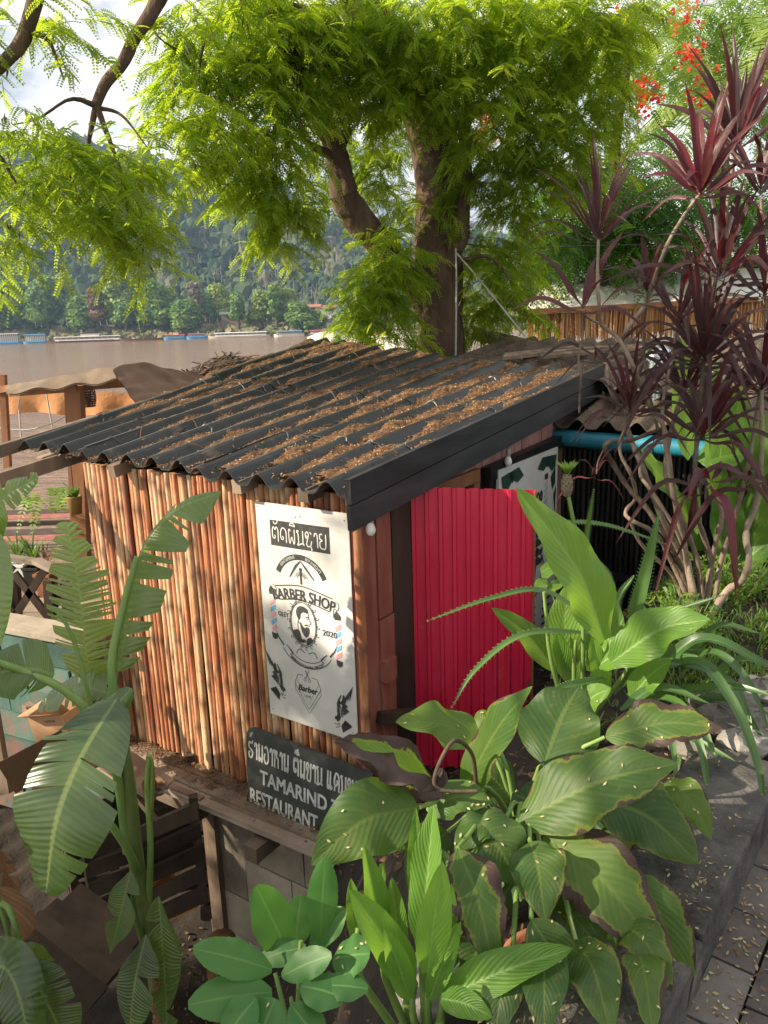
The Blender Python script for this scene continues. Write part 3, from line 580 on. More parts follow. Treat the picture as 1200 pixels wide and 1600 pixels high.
b = MB(); gbox(b, .292, .48, -1.0, .84, .06, .015, .4); b.build("door_jamb", wood_dark, hut)
b = MB(); b.beam(hw(-.06, .1, -.42), hw(-.18, .46, -.52), .05, .06, rnd=.3); b.build("latch_bar", wood_dark, hut)
# planked gable wall behind the door and over it
b = MB(); s = 1.3
while s < 3.15:
    w_ = RNG.uniform(.09, .13); gbox(b, s, s+w_-.004, -.95, float(zroof(0, s))-.1, .02, .0+RNG.normal(0, .002), RNG.random()); s += w_
s = .48
while s < 1.3: w_ = RNG.uniform(.09, .13); gbox(b, s, s+w_-.004, .70, float(zroof(0, s))-.1, .02, .0, RNG.random()); s += w_
b.build("gable_wall", pink_m, hut)
b = MB(); gbox(b, .482, 1.31, .62, .70, .05, .012, .5); gbox(b, 1.23, 1.30, -.95, .615, .05, .012, .5); b.build("door_frame", wood_brown, hut)
b = MB(); b.beam(hw(-.06, 1.35, .655), hw(-.06, 3.0, .70), .06, .09); b.beam(hw(-.06, 1.38, .62), hw(-.06, 1.38, -.9), .05, .07, up=G3); b.build("black_rail", black_m, hut)
b = MB(); b.box(hw(-.3, 1.1, -1.06), 2.2, 1.4, .05, [G3, W3, UP]); b.build("doorstep", wood_old, hut)
b = MB(); gbox(b, .0, 3.15, -1.02, -.96, .02, -.02); b.box(hw(1., 2.98, -.1), 2.0, .03, 1.9, [W3, G3, UP]); b.box(hw(2.0, 1.5, -.1), .03, 3., 1.9, [W3, G3, UP]); b.box(hw(1., 1.5, -1.02), 2., 3.0, .04, [W3, G3, UP]); b.build("inner_walls", wood_dark, hut)
# red corrugated door, hung open from the jamb
PL, PR = hw(-.03, .50, 0), at(834, 860, 3.95); PR[2] = 0; DD = nrm((PR-PL)*[1, 1, 0]); DN = np.array([DD[1], -DD[0], 0]); DW = np.linalg.norm((PR-PL)[:2])
b = MB(); nx = 0; xs_, hs_ = [], []; x = 0.
while x < DW:
    for dx, h in ((0, 0), (.006, .018), (.022, .018), (.028, 0)): xs_.append(x+dx); hs_.append(h)
    x += .073
xs_ = np.minimum(np.array(xs_), DW); zt = np.linspace(0, 1, 14)
rows = []
for q in zt: rows.append([PL+DD*xx+DN*(hh+.012+.004*math.sin(9*q+3*xx)*1)+UP*(-.92+q*(.745-.03*xx/DW+.92)) for xx, hh in zip(xs_, hs_)])
b.grid(np.array(rows), None, np.repeat(RNG.uniform(.3, .7, 1), len(xs_)*14)); dr = b.build("door", red_m, hut)
b = MB(); b.box((PL+PR)/2-DN*.012+UP*(-.11), DW, .022, 1.6, [DD, DN, UP], .4); b.build("backing_board", jamb_m, dr)
b = MB(); b.box(PR+DN*.002+UP*-.1, .012, .045, 1.62, [DD, DN, UP], .4); b.build("edge_strip", wood_brown, dr)
b = MB(); b.smooth = True; hp = PR-DD*.025+DN*.02; b.tube([hp+UP*-.38, hp+DN*.03+UP*-.385, hp+DN*.03+UP*-.47, hp+UP*-.475], .006, 8); b.blob(hp+UP*-.5+DN*.012, .012, .012, .014, jit=.02); b.build("handle", metal_m, dr)
# roof: corrugated sheets in two overlapping rows, twisted to the photo's rake
RP = .216
def roof_prof(a): u = (a/RP+.42) % 1.0; return .066*np.maximum(0, np.cos((u-.5)*2*math.pi)*.62+.38)**1.15
def sheet(mb, a0, a1, b0, b1, lift, npp=12, nb=14, rnd=.5, th=.007, zf=zroof):
    aa = np.linspace(a0, a1, int((a1-a0)/RP*npp)+1); bb = np.linspace(b0, b1, nb); top = np.zeros((nb, len(aa), 3))
    wob = np.zeros(len(aa))
    for i, B in enumerate(bb):
        sag = .006*math.sin(B*3+a0*7); z = zf(aa, B)+roof_prof(aa)+lift*(1-(i/(nb-1)))+sag
        top[i] = np.stack([A2[0]+WD[0]*aa+GD[0]*B, A2[1]+WD[1]*aa+GD[1]*B, z], 1)
    mb.grid(top, None, rnd); bot = top-[0, 0, th]; mb.grid(bot[:, ::-1], None, rnd)
    mb.grid(np.stack([top[0], bot[0]]), None, rnd); mb.grid(np.stack([bot[:, 0], top[:, 0]]), None, rnd); mb.grid(np.stack([top[:, -1], bot[:, -1]]), None, rnd); mb.grid(np.stack([bot[-1], top[-1]]), None, rnd)
b = MB(); e0 = -.15; edges = [-.13, .93, 1.99, 2.74]
for k in range(3):
    r0 = e0+RNG.normal(0, .02)+.05*k
    sheet(b, edges[k]-(0 if k == 0 else .04), edges[k+1], r0, 1.72+.06*k, .003*k, rnd=.42+.12*k); sheet(b, edges[k]-(0 if k == 0 else .04), edges[k+1], 1.58+.06*k, 3.18+RNG.normal(0, .05), .012+.003*k, rnd=.6-.1*k)
rf = b.build("roof", roof_m, hut)
wire_g = mat("galvanised_wire", [(.3, (.06, .06, .06)), (.7, (.3, .3, .29))], 30, .5, bump=0, metal=.3)
for aa_ in np.arange(.0, 2.7, RP):
    ac = (np.floor(aa_/RP)+.08)*RP
    for B in (.55, 1.55, 2.45):
        if RNG.random() < .8:
            pts = [hw(ac+q, B+.02*RNG.normal(), float(zroof(ac+q, B))+float(roof_prof(ac+q))+.010) for q in np.linspace(-.07, .07, 9)]; b = MB(); b.tube(pts, .004, 5, RNG.random()); b.build("tie_wire", wire_g, rf)
b = MB(); fa = -.145
for z0, h, rn in ((.035, .115, .45), (-.09, .118, .6)):
    b.beam(hw(fa, -.20, float(zroof(0, -.2))+z0), hw(fa, 3.25, float(zroof(0, 3.25))+z0), .028, h, rnd=rn, jit=.002)
b.build("fascia_board", fascia_m, hut)
b = MB()
for aa_ in (.18, .62, 1.62, 2.32): b.beam(hw(aa_, -.13, float(zroof(aa_, -.1))-.035), hw(aa_, 2.9, float(zroof(aa_, 2.9))-.035), .06, .07, rnd=RNG.random())
b.beam(hw(2.72, -.62, .79), hw(2.72, 3.0, 1.29), .05, .08, rnd=.3); b.beam(hw(2.30, -.66, .72), hw(2.25, 2.5, 1.10), .07, .09, rnd=.25)
b.build("rafters", wood_old, hut)
# ledge of boards and floor beam in front of the bamboo, foundation wall below
b = MB()
for q in range(3): b.beam(hw(2.15, -.06-.10*q, -1.065-.01*q), hw(.0, -.05-.085*q, -1.065-.01*q), .092, .03, rnd=RNG.random(), jit=.003)
b.build("floor_ledge", wood_grey, hut)
b = MB(); b.beam(hw(2.1, -.27, -1.13), hw(.98, -.245, -1.125), .04, .13, rnd=.7); b.beam(hw(.95, -.2, -1.12), hw(.0, -.17, -1.11), .04, .10, rnd=.5); b.beam(hw(1.02, -.32, -1.15), hw(1.02, .5, -1.15), .07, .10, rnd=.25); b.beam(hw(.5, -.36, -1.17), hw(.5, .4, -1.17), .09, .09, rnd=.3); b.build("floor_beam", wood_old, hut)
b = MB()
for q in range(4):
    for p in range(3): b.box(hw(.08+.36*p+(.1 if q % 2 else 0)+.08, -.06, -1.33-.30*q), .352, .12, .292, [W3, G3, UP], RNG.random(), .003)
b.build("foundation_wall", conc_m, hut)
b = MB(); b.box(hw(1.05, -.10, -1.75), .10, .12, 1.2, [W3, G3, UP], .4); b.box(hw(1.95, -.05, -1.8), .1, .1, 1.5, [W3, G3, UP], .4); b.build("foundation_post", wood_old, hut)
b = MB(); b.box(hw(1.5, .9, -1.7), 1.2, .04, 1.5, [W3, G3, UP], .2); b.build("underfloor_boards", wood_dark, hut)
# back wing: black bamboo wall, its roof
b = MB(); b.smooth = True; s = 0.02
while s < 2.3:
    r = RNG.uniform(.016, .021); b.tube([hw(-s, 2.78, -1.0), hw(-s, 2.78, .62)], r, 7, RNG.random()); s += r*2.1
b.box(hw(-1.2, 2.83, -.1), 2.4, .02, 1.9, [W3, G3, UP]); b.build("black_wing_wall", black_m, hut)
b = MB(); b.beam(hw(.0, 2.70, .66), hw(-2.4, 2.70, .62), .06, .07); b.beam(hw(0, 2.72, -.35), hw(-2.3, 2.72, -.38), .04, .06); b.build("wing_rails", black_m, hut)
def zwing(a, B): return .80+.20*(B-2.6)+.0*a
b = MB(); sheet(b, -2.6, .02, 2.55, 4.9, 0, zf=zwing, nb=10, rnd=.5); b.build("wing_roof", roof_old, hut)
def zback(a, B): return 1.06+.10*(B-3.1)+.03*np.clip(a, -1, 2)
b = MB(); sheet(b, -1.0, 1.55, 3.0, 5.3, 0, zf=zback, nb=10, rnd=.4); b.build("rear_roof", roof_old, hut)
b = MB(); b.box(hw(.3, 4.2, .3), 2.2, 1.8, 1.3, [W3, G3, UP]); b.build("rear_room", wood_dark, hut)
b = MB()
for q in range(5): b.tube([hw(.9+RNG.normal(0, .35), 3.7+.1*q, 1.24), hw(.3+RNG.normal(0, .3), 4.1+.1*q, 1.30), hw(-.4+RNG.normal(0, .3), 4.3, 1.30)], [.03, .022, .012], 6, RNG.random(), lump=.1)
tag(b.build("fallen_branches", twig_m), "bundle of fallen grey branches lying on the weathered rear roof", "branches")
# litter of leaflets filling the roof valleys
b = MB()
def fillh(a, B): return (.026+.018*sstep(-.1, .5, B+.12*np.sin(a*5)))*(.80+.26*np.sin(B*4.3+a*9)+.20*np.sin(B*11-a*23)+.14*np.sin(B*23+a*41))*(.88+.16*np.sin(a*2.2+B*.8))
for k in range(-1, 17):
    ac = (k-.42)*RP
    bb = np.linspace(-.06+RNG.uniform(0, .25), 3.14, 90); v = np.linspace(-.10, .10, 11); Aq = np.clip(ac+v[None]+0*bb[:, None], -.125, 2.735)
    if ac < -.2 or ac > 2.8: continue
    Z = zroof(Aq, bb[:, None])+.010*(bb[:, None] > 1.64)+fillh(Aq, bb[:, None])+RNG.normal(0, .0025, Aq.shape)
    b.grid(np.stack([A2[0]+WD[0]*Aq+GD[0]*bb[:, None], A2[1]+WD[1]*Aq+GD[1]*bb[:, None], Z], -1), None, np.clip(RNG.normal(.2, .14, Aq.size), 0, 1))
K = 60000; aa_ = RNG.uniform(-.12, 2.73, K); B = RNG.uniform(-.13, 3.15, K); pf = roof_prof(aa_); fh = fillh(aa_, B)
keep = (pf < fh+.006) | (RNG.random(K) < .05); keep &= RNG.random(K) < .85*(.6+.4*sstep(-.15, .5, B)); aa_, B, pf, fh = aa_[keep], B[keep], pf[keep], fh[keep]; K = len(aa_)
z = zroof(aa_, B)+np.maximum(pf, fh)+.010*(B > 1.64)+.002+.006*RNG.random(K)
C_ = np.stack([A2[0]+WD[0]*aa_+GD[0]*B, A2[1]+WD[1]*aa_+GD[1]*B, z], 1); D_ = rnd_unit(K)*[1, 1, .45]; D_ /= np.linalg.norm(D_, axis=1)[:, None]; N_ = UP+RNG.normal(0, .6, (K, 3))
leaflets(b, C_, D_, N_, RNG.uniform(.010, .024, K), RNG.uniform(.004, .008, K), np.clip(RNG.normal(.52, .24, K)-.12*(np.sin(aa_*9)*np.sin(B*6) > .5), 0, 1))
for k in range(110):
    aa0, B0 = RNG.uniform(-.05, 2.6), RNG.uniform(0, 3.1); L = RNG.uniform(.03, .13); an = RNG.uniform(0, 6.3)
    p = hw(aa0, B0, float(zroof(aa0, B0)+roof_prof(aa0))+.018); q = hw(aa0+L*math.cos(an), B0+L*math.sin(an), float(zroof(aa0+L*math.cos(an), B0+L*math.sin(an))+roof_prof(aa0+L*math.cos(an)))+.018)
    b.tube([p, (p+q)/2+[0, 0, .012], q], RNG.uniform(.0015, .005), 5, RNG.uniform(0, .3))
tag(b.build("roof_litter", litter_m), "orange and brown fallen leaflets filling the roof valleys", "leaf litter", kind='stuff')
b = MB(); K = 9000; aa_ = RNG.uniform(-2.3, 1.4, K); B = RNG.uniform(2.6, 5.2, K); on = np.where((B > 3.05) & (aa_ > -.95), 1, 0); ok = (aa_ < 0) | (on == 1); aa_, B, on = aa_[ok], B[ok], on[ok]; K = len(aa_)
z = np.where(on == 1, zback(aa_, B), zwing(aa_, B))+roof_prof(aa_)+.006; ok = zwing(aa_, B) < 9
C_ = np.stack([A2[0]+WD[0]*aa_+GD[0]*B, A2[1]+WD[1]*aa_+GD[1]*B, z], 1); D_ = rnd_unit(K)*[1, 1, .35]; D_ /= np.linalg.norm(D_, axis=1)[:, None]; N_ = UP+RNG.normal(0, .4, (K, 3))
leaflets(b, C_, D_, N_, RNG.uniform(.012, .028, K), RNG.uniform(.006, .011, K), np.clip(RNG.normal(.4, .22, K), 0, 1)); tag(b.build("rear_roof_litter", litter_m), "brown leaf litter covering the weathered rear roofs", "leaf litter", kind='stuff')
# litter on the ledge
b = MB(); K = 2600; aa_ = RNG.uniform(0, 2.1, K); B = -np.abs(RNG.normal(0, .09, K))-.02; C_ = np.array([hw(p, q, -1.043+abs(RNG.normal(0, .008))) for p, q in zip(aa_, B)]); D_ = rnd_unit(K)*[1, 1, .4]
leaflets(b, C_, D_, UP+RNG.normal(0, .4, (K, 3)), RNG.uniform(.012, .03, K), RNG.uniform(.006, .012, K), np.clip(RNG.normal(.22, .16, K), 0, 1)); tag(b.build("ledge_litter", litter_m), "dead brown leaves strewn along the ledge under the bamboo wall", "leaf litter", kind='stuff')
# blue pipe
b = MB(); b.smooth = True; p0 = hw(.02, 2.60, .715); p1 = hw(-1.9, 2.60, .66); b.tube(np.linspace(p0, p1, 8), .062, 18, .4); po = thing("drain_pipe", p0, "thick blue plastic pipe running along the eave of the black wall", "pipe"); b.build("pipe", pipe_m, po)
for t in (.35, .72): b = MB(); b.smooth = True; q = p0+(p1-p0)*t; b.tube([q, q+(p1-p0)*.05], .070, 18, .6); b.build("pipe_joint", pipe_m, po)
# bulbs
def bulb(p, label, cord=.12):
    e = thing("light_bulb", p, label, "light bulb", "unlit bulbs hanging from the eaves"); p = np.asarray(p)
    b = MB(); b.smooth = True; b.lathe(p, [(.001, -.062), (.014, -.058), (.023, -.042), (.025, -.03), (.021, -.014), (.014, .0), (.012, .006)], 14); b.build("bulb", bulb_m, e)
    b = MB(); b.smooth = True; b.lathe(p, [(.013, .004), (.016, .008), (.0165, .032), (.012, .05), (.004, .055), (.0005, .056)], 12); b.build("socket", sock_m, e)
    b = MB(); b.tube([p+UP*.05, p+UP*(.05+cord)], .0025, 5); b.build("cord", wire_m, e)
bulb(onwall(579, 818, axis='w', c=-.10), "white bulb hanging under the front end of the black fascia", .07)
bulb(onwall(794, 714, axis='w', c=-.11), "white bulb hanging above the leaning white sign", .10)
bulb(onwall(942, 622, axis='w', c=-.16), "white bulb hanging near the blue pipe", .08)
# ================================================================== SIGNS
def text_tris(body, font=None):
    c = bpy.data.curves.new("t", 'FONT'); c.body = body; c.size = 1; c.resolution_u = 3; c.fill_mode = 'FRONT'
    o = bpy.data.objects.new("t", c); COL.objects.link(o); dg = bpy.context.evaluated_depsgraph_get(); dg.update()
    ev = o.evaluated_get(dg); me = ev.to_mesh(); me.calc_loop_triangles()
    v = np.array([x.co[:2] for x in me.vertices]); f = np.array([list(t.vertices) for t in me.loop_triangles]); ev.to_mesh_clear()
    bpy.data.objects.remove(o); bpy.data.curves.remove(c); return v, f
class Panel:
    """flat sign panel: s to the right and t down, in metres from the top left corner"""
    def __init__(p, O, e1, e2, n, curl=None): p.O, p.e1, p.e2, p.n = map(np.asarray, (O, e1, e2, n))
    def P(p, st, lift=.0015): st = np.asarray(st, float).reshape(-1, 2); return p.O+st[:, :1]*p.e1-st[:, 1:]*p.e2+p.n*lift
    def text(p, mb, body, s, t, h, width=None, arc=None, bold=0, shear=0, lift=.0022):
        v, f = text_tris(body); v = v-v.min(0); H = .70; v = v*(h/H)
        if width: v[:, 0] *= width/v[:, 0].max()
        v[:, 0] += v[:, 1]*shear
        copies = [(0, 0)] if not bold else [(0, 0), (bold, 0), (0, bold), (bold, bold)]
        for q, (dx, dy) in enumerate(copies):
            w = v+[dx, dy]
            if arc:
                r, sg = arc; a = (w[:, 0]-v[:, 0].max()/2)/r; rr = r+sg*w[:, 1]
                st = np.stack([s+np.sin(a)*rr, t-sg*(np.cos(a)*rr-r)], 1)
            else: st = np.stack([s+w[:, 0], t-w[:, 1]], 1)
            mb.add(p.P(st, lift+q*.0002), f)
    def poly(p, mb, st, lift=.0018): mb.poly(p.P(st, lift))
    def line(p, mb, st, wd, lift=.002, smooth=0, closed=False):
        st = np.asarray(st, float)
        if closed: st = np.concatenate([st, st[:1]])
        if smooth: st = spline(np.c_[st, 0*st[:, 0]], smooth)[:, :2]
        T = np.gradient(st, axis=0); T /= np.linalg.norm(T, axis=1)[:, None]+1e-9; Nn = np.stack([-T[:, 1], T[:, 0]], 1); w = np.interp(np.linspace(0, 1, len(st)), np.linspace(0, 1, np.size(wd)), np.ravel(wd))[:, None]/2
        a, c = p.P(st+Nn*w, lift), p.P(st-Nn*w, lift); mb.grid(np.stack([a, c]))
    def disc(p, mb, s, t, r, ry=None, n=20, lift=.0018):
        a = np.arange(n)*2*math.pi/n; p.poly(mb, np.stack([s+np.cos(a)*r, t+np.sin(a)*(ry or r)], 1), lift)
LAO = {'ດ': [[(.3, .42), (.4, .3), (.3, .18), (.14, .3), (.12, .65), (.3, .96), (.55, .94), (.7, .68), (.7, 0)]],
 'ຕ': [[(.3, .42), (.4, .3), (.3, .18), (.12, .3), (.12, .75), (.24, .97), (.40, .80), (.54, .97), (.7, .75), (.7, 0)]],
 'ຜ': [[(.3, .84), (.22, .96), (.12, .84), (.14, .2), (.22, .02), (.42, .45), (.6, .02), (.7, .2), (.7, .98)]],
 'ມ': [[(.28, .9), (.16, .97), (.1, .85), (.22, .75), (.24, .15), (.12, .03), (.22, .0), (.5, .1), (.68, .2), (.7, .98)], [(.66, .2), (.8, .02)]],
 'ຊ': [[(.2, .72), (.32, .64), (.18, .55), (.1, .78), (.26, .97), (.42, .8), (.3, .45), (.2, .15), (.34, .0), (.6, .08), (.72, .4)], [(.55, .06), (.7, -.15), (.62, -.32)], [(.55, .98), (.72, .85)]],
 'າ': [[(.12, .72), (.2, .94), (.4, .88), (.44, .5), (.44, 0)]],
 'ຍ': [[(.36, .96), (.14, .93), (.12, .66), (.34, .54), (.13, .44), (.12, .12), (.36, .0), (.66, .1), (.7, .98)]],
 'ຮ': [[(.7, 1.04), (.54, .86), (.2, .9), (.13, .66), (.4, .52), (.68, .36), (.54, .06), (.22, .06), (.13, .3), (.3, .36)]],
 'ນ': [[(.3, .86), (.2, .97), (.12, .85), (.22, .74), (.22, .02), (.45, .22), (.66, .02), (.7, .98)], [(.62, .16), (.8, .2)]],
 'ອ': [[(.34, .5), (.2, .5), (.12, .24), (.36, .0), (.68, .16), (.7, .6), (.46, .96), (.16, .84)]],
 'ຫ': [[(.28, .88), (.16, .97), (.1, .84), (.22, .72), (.22, 0)], [(.22, .5), (.38, .92), (.55, .9), (.5, .62), (.7, .5), (.72, 0)]],
 'ຂ': [[(.2, .72), (.32, .64), (.18, .55), (.1, .78), (.26, .97), (.42, .8), (.3, .45), (.2, .15), (.38, .0), (.64, .1), (.7, .98)]],
 'ແ': [[(.12, .98), (.1, .15), (.2, .02), (.3, .14), (.18, .22)], [(.46, .98), (.44, .15), (.54, .02), (.64, .14), (.52, .22)]],
 'ງ': [[(.16, .72), (.26, .84), (.14, .92), (.36, .98), (.6, .8), (.66, .4), (.5, .02), (.28, .1), (.18, .32), (.1, .2)]],
 'ຄ': [[(.42, .62), (.52, .5), (.42, .38), (.2, .3), (.12, .6), (.3, .96), (.55, .94), (.7, .68), (.7, 0)], [(.2, .3), (.12, 0)]],
 '້': [[(-.55, 1.3), (-.45, 1.42), (-.5, 1.22), (-.2, 1.5)]], 'ັ': [[(-.6, 1.35), (-.5, 1.2), (-.3, 1.22), (-.1, 1.45)]],
 'ົ': [[(-.62, 1.2), (-.5, 1.38), (-.25, 1.38), (-.1, 1.2), (-.55, 1.24)]]}
def lao(p, mb, word, s, t, h, wd, width=None):
    adv = {'າ': .56, '້': 0, 'ັ': 0, 'ົ': 0, ' ': .55}; x = 0; st = []
    for ch in word:
        if ch != ' ':
            for ln in LAO[ch]: st.append(np.array(ln)+[x, 0])
        x += adv.get(ch, .86)
    kx = width/x if width else h
    for ln in st: q = np.c_[s+ln[:, 0]*kx, t-ln[:, 1]*h]; p.line(mb, q, wd, smooth=6*len(q), lift=.0028)
# barber sign
NF = np.array([-GD[0], -GD[1], 0.]); E1 = -W3
# pixel on the wall plane that stands 3.5 cm proud of the bamboo
O = hw(.578, -.045, .715); SW, SH = .60, 1.215
bs_ = thing("barber_sign", O, "white barber sign with black drawings fixed to the bamboo wall", "sign"); p = Panel(O, E1, UP, NF)
ns, ntt = 9, 16; G = np.zeros((ntt, ns, 3))
for i, t in enumerate(np.linspace(0, SH, ntt)):
    for j, s in enumerate(np.linspace(0, SW, ns)): G[i, j] = p.O+E1*s-UP*t-NF*0
b = MB(); b.grid(G); b.grid((G-NF*.006)[:, ::-1]); ed = np.concatenate([G[0], G[1:, -1], G[-1, ::-1][1:], G[::-1, 0][1:]]); b.grid(np.stack([ed, ed-NF*.006])); b.build("board", white_m, bs_)
b = MB(); p.poly(b, [(s*SW, t*SH) for s, t in ((.155, .072), (.80, .068), (.80, .180), (.155, .184))], .0012); b.build("banner", ink_m, bs_)
b = MB(); lao(p, b, "ຕັດຜົມຊາຍ", .17*SW, .163*SH, .078, .0062, .61*SW); b.build("banner_lettering", pale_ink, bs_)
def X(s): return s*SW
def Yt(t): return t*SH
ink = MB(); cx, cy = X(.47), Yt(.345)
a = np.linspace(R(158), R(22), 26); arc = np.stack([cx+np.cos(a)*.165, cy-np.sin(a)*.155], 1); p.line(ink, arc, .030)
p.line(ink, [(cx-.075, cy-.04), (cx-.03, cy-.105), (cx+.002, cy-.135)], [.006, .014, .006]); p.line(ink, [(cx+.002, cy-.135), (cx+.035, cy-.10), (cx+.085, cy-.045)], [.004, .012, .006])
p.line(ink, [(cx, cy-.01), (cx, cy-.085)], .012); p.disc(ink, cx, cy-.09, .010)
for q in np.linspace(R(20), R(160), 13): p.line(ink, [(cx+math.cos(q)*.022, cy-.035-math.sin(q)*.022), (cx+math.cos(q)*.048, cy-.035-math.sin(q)*.048)], .0022)
for r_ in (.45, .452): pass
p.line(ink, [(X(.17), Yt(.365)), (X(.47), Yt(.345)), (X(.80), Yt(.372))], .006, smooth=14); p.line(ink, [(X(.20), Yt(.425)), (X(.47), Yt(.408)), (X(.77), Yt(.432))], .006, smooth=14)
p.text(ink, "BARBER SHOP", X(.475), Yt(.411), .058, width=.40, arc=(.75, 1), bold=.003)
p.line(ink, [(X(.14), Yt(.36)), (X(.18), Yt(.38)), (X(.16), Yt(.42)), (X(.21), Yt(.425))], .0035, smooth=12); p.line(ink, [(X(.80), Yt(.385)), (X(.86), Yt(.39)), (X(.85), Yt(.42)), (X(.81), Yt(.415)), (X(.80), Yt(.455))], .0035, smooth=14)
p.text(ink, "OLEY", X(.185), Yt(.502), .026, width=.072, bold=.0008); p.text(ink, "2020", X(.675), Yt(.545), .032, width=.092, bold=.0008)
# ribbon and shield
ra = np.linspace(R(205), R(335), 22); rc = (X(.485), Yt(.60))
for rr_, w_ in ((.130, .004), (.168, .004)): p.line(ink, np.stack([rc[0]+np.cos(ra)*rr_*1.05, rc[1]-np.sin(ra)*rr_*.85], 1), w_)
for sg in (-1, 1):
    ex = rc[0]+sg*.155; p.line(ink, [(ex, rc[1]+.045), (ex+sg*.03, rc[1]+.01), (ex+sg*.05, rc[1]-.03)], [.010, .008, .001]); p.line(ink, [(ex-sg*.02, rc[1]+.04), (ex-sg*.06, rc[1]+.075), (ex-sg*.04, rc[1]+.09)], .005, smooth=8)
    p.line(ink, [(rc[0]+sg*.01, rc[1]+.06), (rc[0]+sg*.05, rc[1]+.045), (rc[0]+sg*.07, rc[1]+.075)], .004, smooth=8)
p.text(ink, "BARBERSHOP SHAVING PARLOUR", rc[0], rc[1]+.147, .018, width=.25, arc=(.17, -1), bold=.0006)
sx, sy = X(.475), Yt(.83)
p.line(ink, [(sx-.03, sy-.088), (sx-.065, sy-.085), (sx-.088, sy-.03), (sx, sy+.105), (sx+.088, sy-.03), (sx+.065, sy-.085), (sx+.03, sy-.088)], .0035)
p.line(ink, [(sx-.088, sy-.02), (sx-.088, sy-.0), (sx, sy+.13), (sx+.088, sy-.0), (sx+.088, sy-.02)], .0025); p.line(ink, [(sx-.07, sy-.05), (sx, sy+.075), (sx+.07, sy-.05)], .002)
p.line(ink, [(sx-.012, sy-.12), (sx+.012, sy-.075)], .004); p.line(ink, [(sx+.012, sy-.12), (sx-.012, sy-.075)], .004); 
for sg in (-1, 1): a = np.linspace(0, 6.28, 12); p.line(ink, np.stack([sx+sg*.015+np.cos(a)*.007, sy-.066+np.sin(a)*.009], 1), .0025)
p.text(ink, "Barber", sx-.066, sy+.005, .034, width=.125, shear=.25, bold=.0022); p.text(ink, "SHOP", sx-.018, sy+.035, .013, width=.036)
ink.build("lettering", ink_m, bs_)
# GENTLEMEN'S BEST HAIRCUTS on the black arc
b = MB(); p.text(b, "GENTLEMEN'S", cx-.095, cy-.066, .014, width=.088, arc=None) if False else None
for word, mid in (("GENTLEMEN'S", 122), ("BEST HAIRCUT'S", 57)):
    v, f = text_tris(word); v = v-v.min(0); W_ = v[:, 0].max(); wid = .115; v = v*[wid/W_, .016/.7]
    an = R(mid)-(v[:, 0]-wid/2)/.165; rr_ = v[:, 1]-.008; b.add(p.P(np.stack([cx+np.cos(an)*(.165+rr_), cy-np.sin(an)*(.155+rr_)], 1), .003), f)
b.build("arc_lettering", pale_ink, bs_)
# portrait of a bearded man in an oval frame
ox, oy = X(.465), Yt(.515); pt = MB(); a = np.linspace(0, 2*math.pi, 48)
p.line(pt, np.stack([ox+np.cos(a)*.083, oy+np.sin(a)*.118], 1), .0045); p.line(pt, np.stack([ox+np.cos(a)*.090, oy+np.sin(a)*.126], 1), .0028)
for q in np.linspace(0, 2*math.pi, 19)[:-1]:
    c_ = np.array([ox+math.cos(q)*.098, oy+math.sin(q)*.136]); aa2 = np.linspace(0, 5, 12); p.line(pt, np.stack([c_[0]+np.cos(aa2+q)*.011*(1-aa2/9), c_[1]+np.sin(aa2+q)*.012*(1-aa2/9)], 1), .0035)
def pp(pts): return [(ox+x*.001, oy+y*.001) for x, y in pts]
p.poly(pt, pp([(-42, -40), (-45, -62), (-36, -84), (-14, -98), (14, -96), (34, -86), (38, -68), (26, -62), (8, -66), (-8, -60), (-16, -48), (-18, -30), (-24, -20), (-34, -24)]))        # swept hair
p.poly(pt, pp([(-22, 2), (-14, -6), (-10, 8), (0, 18), (14, 20), (22, 12), (36, 14), (40, 24), (38, 44), (30, 62), (16, 74), (2, 66), (-10, 48), (-18, 26)]))                    # beard
p.poly(pt, pp([(-76, 52), (-46, 36), (-26, 42), (-20, 72), (-6, 108), (-30, 108), (-56, 92)])); p.poly(pt, pp([(24, 76), (44, 66), (62, 78), (56, 92), (36, 106), (16, 112), (14, 96)]))   # jacket
p.poly(pt, pp([(-18, 92), (0, 84), (14, 92), (6, 104), (-4, 106), (-12, 108)]))
p.line(pt, pp([(36, -66), (40, -44), (38, -38), (52, -12), (44, -6), (44, 2)]), .0035, smooth=18); p.line(pt, pp([(20, -40), (34, -42), (40, -38)]), .006); p.line(pt, pp([(24, -30), (34, -30)]), .004); p.line(pt, pp([(-26, -22), (-32, -10), (-24, 2), (-20, -8)]), .003, smooth=12)
p.line(pt, pp([(-34, -20), (-38, 10), (-36, 40)]), .003); p.line(pt, pp([(8, 6), (24, 2), (42, 6)]), [.006, .009, .003])
pt.build("portrait", ink_m, bs_)
# barber poles
for nm, cs, ct in (("l", .125, .50), ("r", .842, .552)):
    po_ = MB(); 
    for m_, col in ((0, pinkink), (1, blueink), (2, ink_m)):
        b = MB(); x0, y0 = X(cs)-.018, Yt(ct)-.115
        if m_ == 2:
            p.poly(b, [(x0-.004, y0-.018), (x0+.012, y0-.045), (x0+.028, y0-.03), (x0+.042, y0-.014), (x0+.036, y0+.004), (x0, y0+.006)]); p.poly(b, [(x0-.002, y0+.222), (x0+.04, y0+.226), (x0+.038, y0+.25), (x0+.018, y0+.262), (x0+.002, y0+.252)])
            if po_: base_o = b.build("pole_motif", col, bs_)
        else:
            for k in range(3):
                y = y0+.03+k*.075+(.036 if m_ == 1 else 0)
                if y > y0+.21: continue
                p.poly(b, [(x0+.002, y+.016), (x0+.036, y-.008), (x0+.036, y+.018), (x0+.002, y+.042)])
            b.build("pole_stripe", col, bs_)
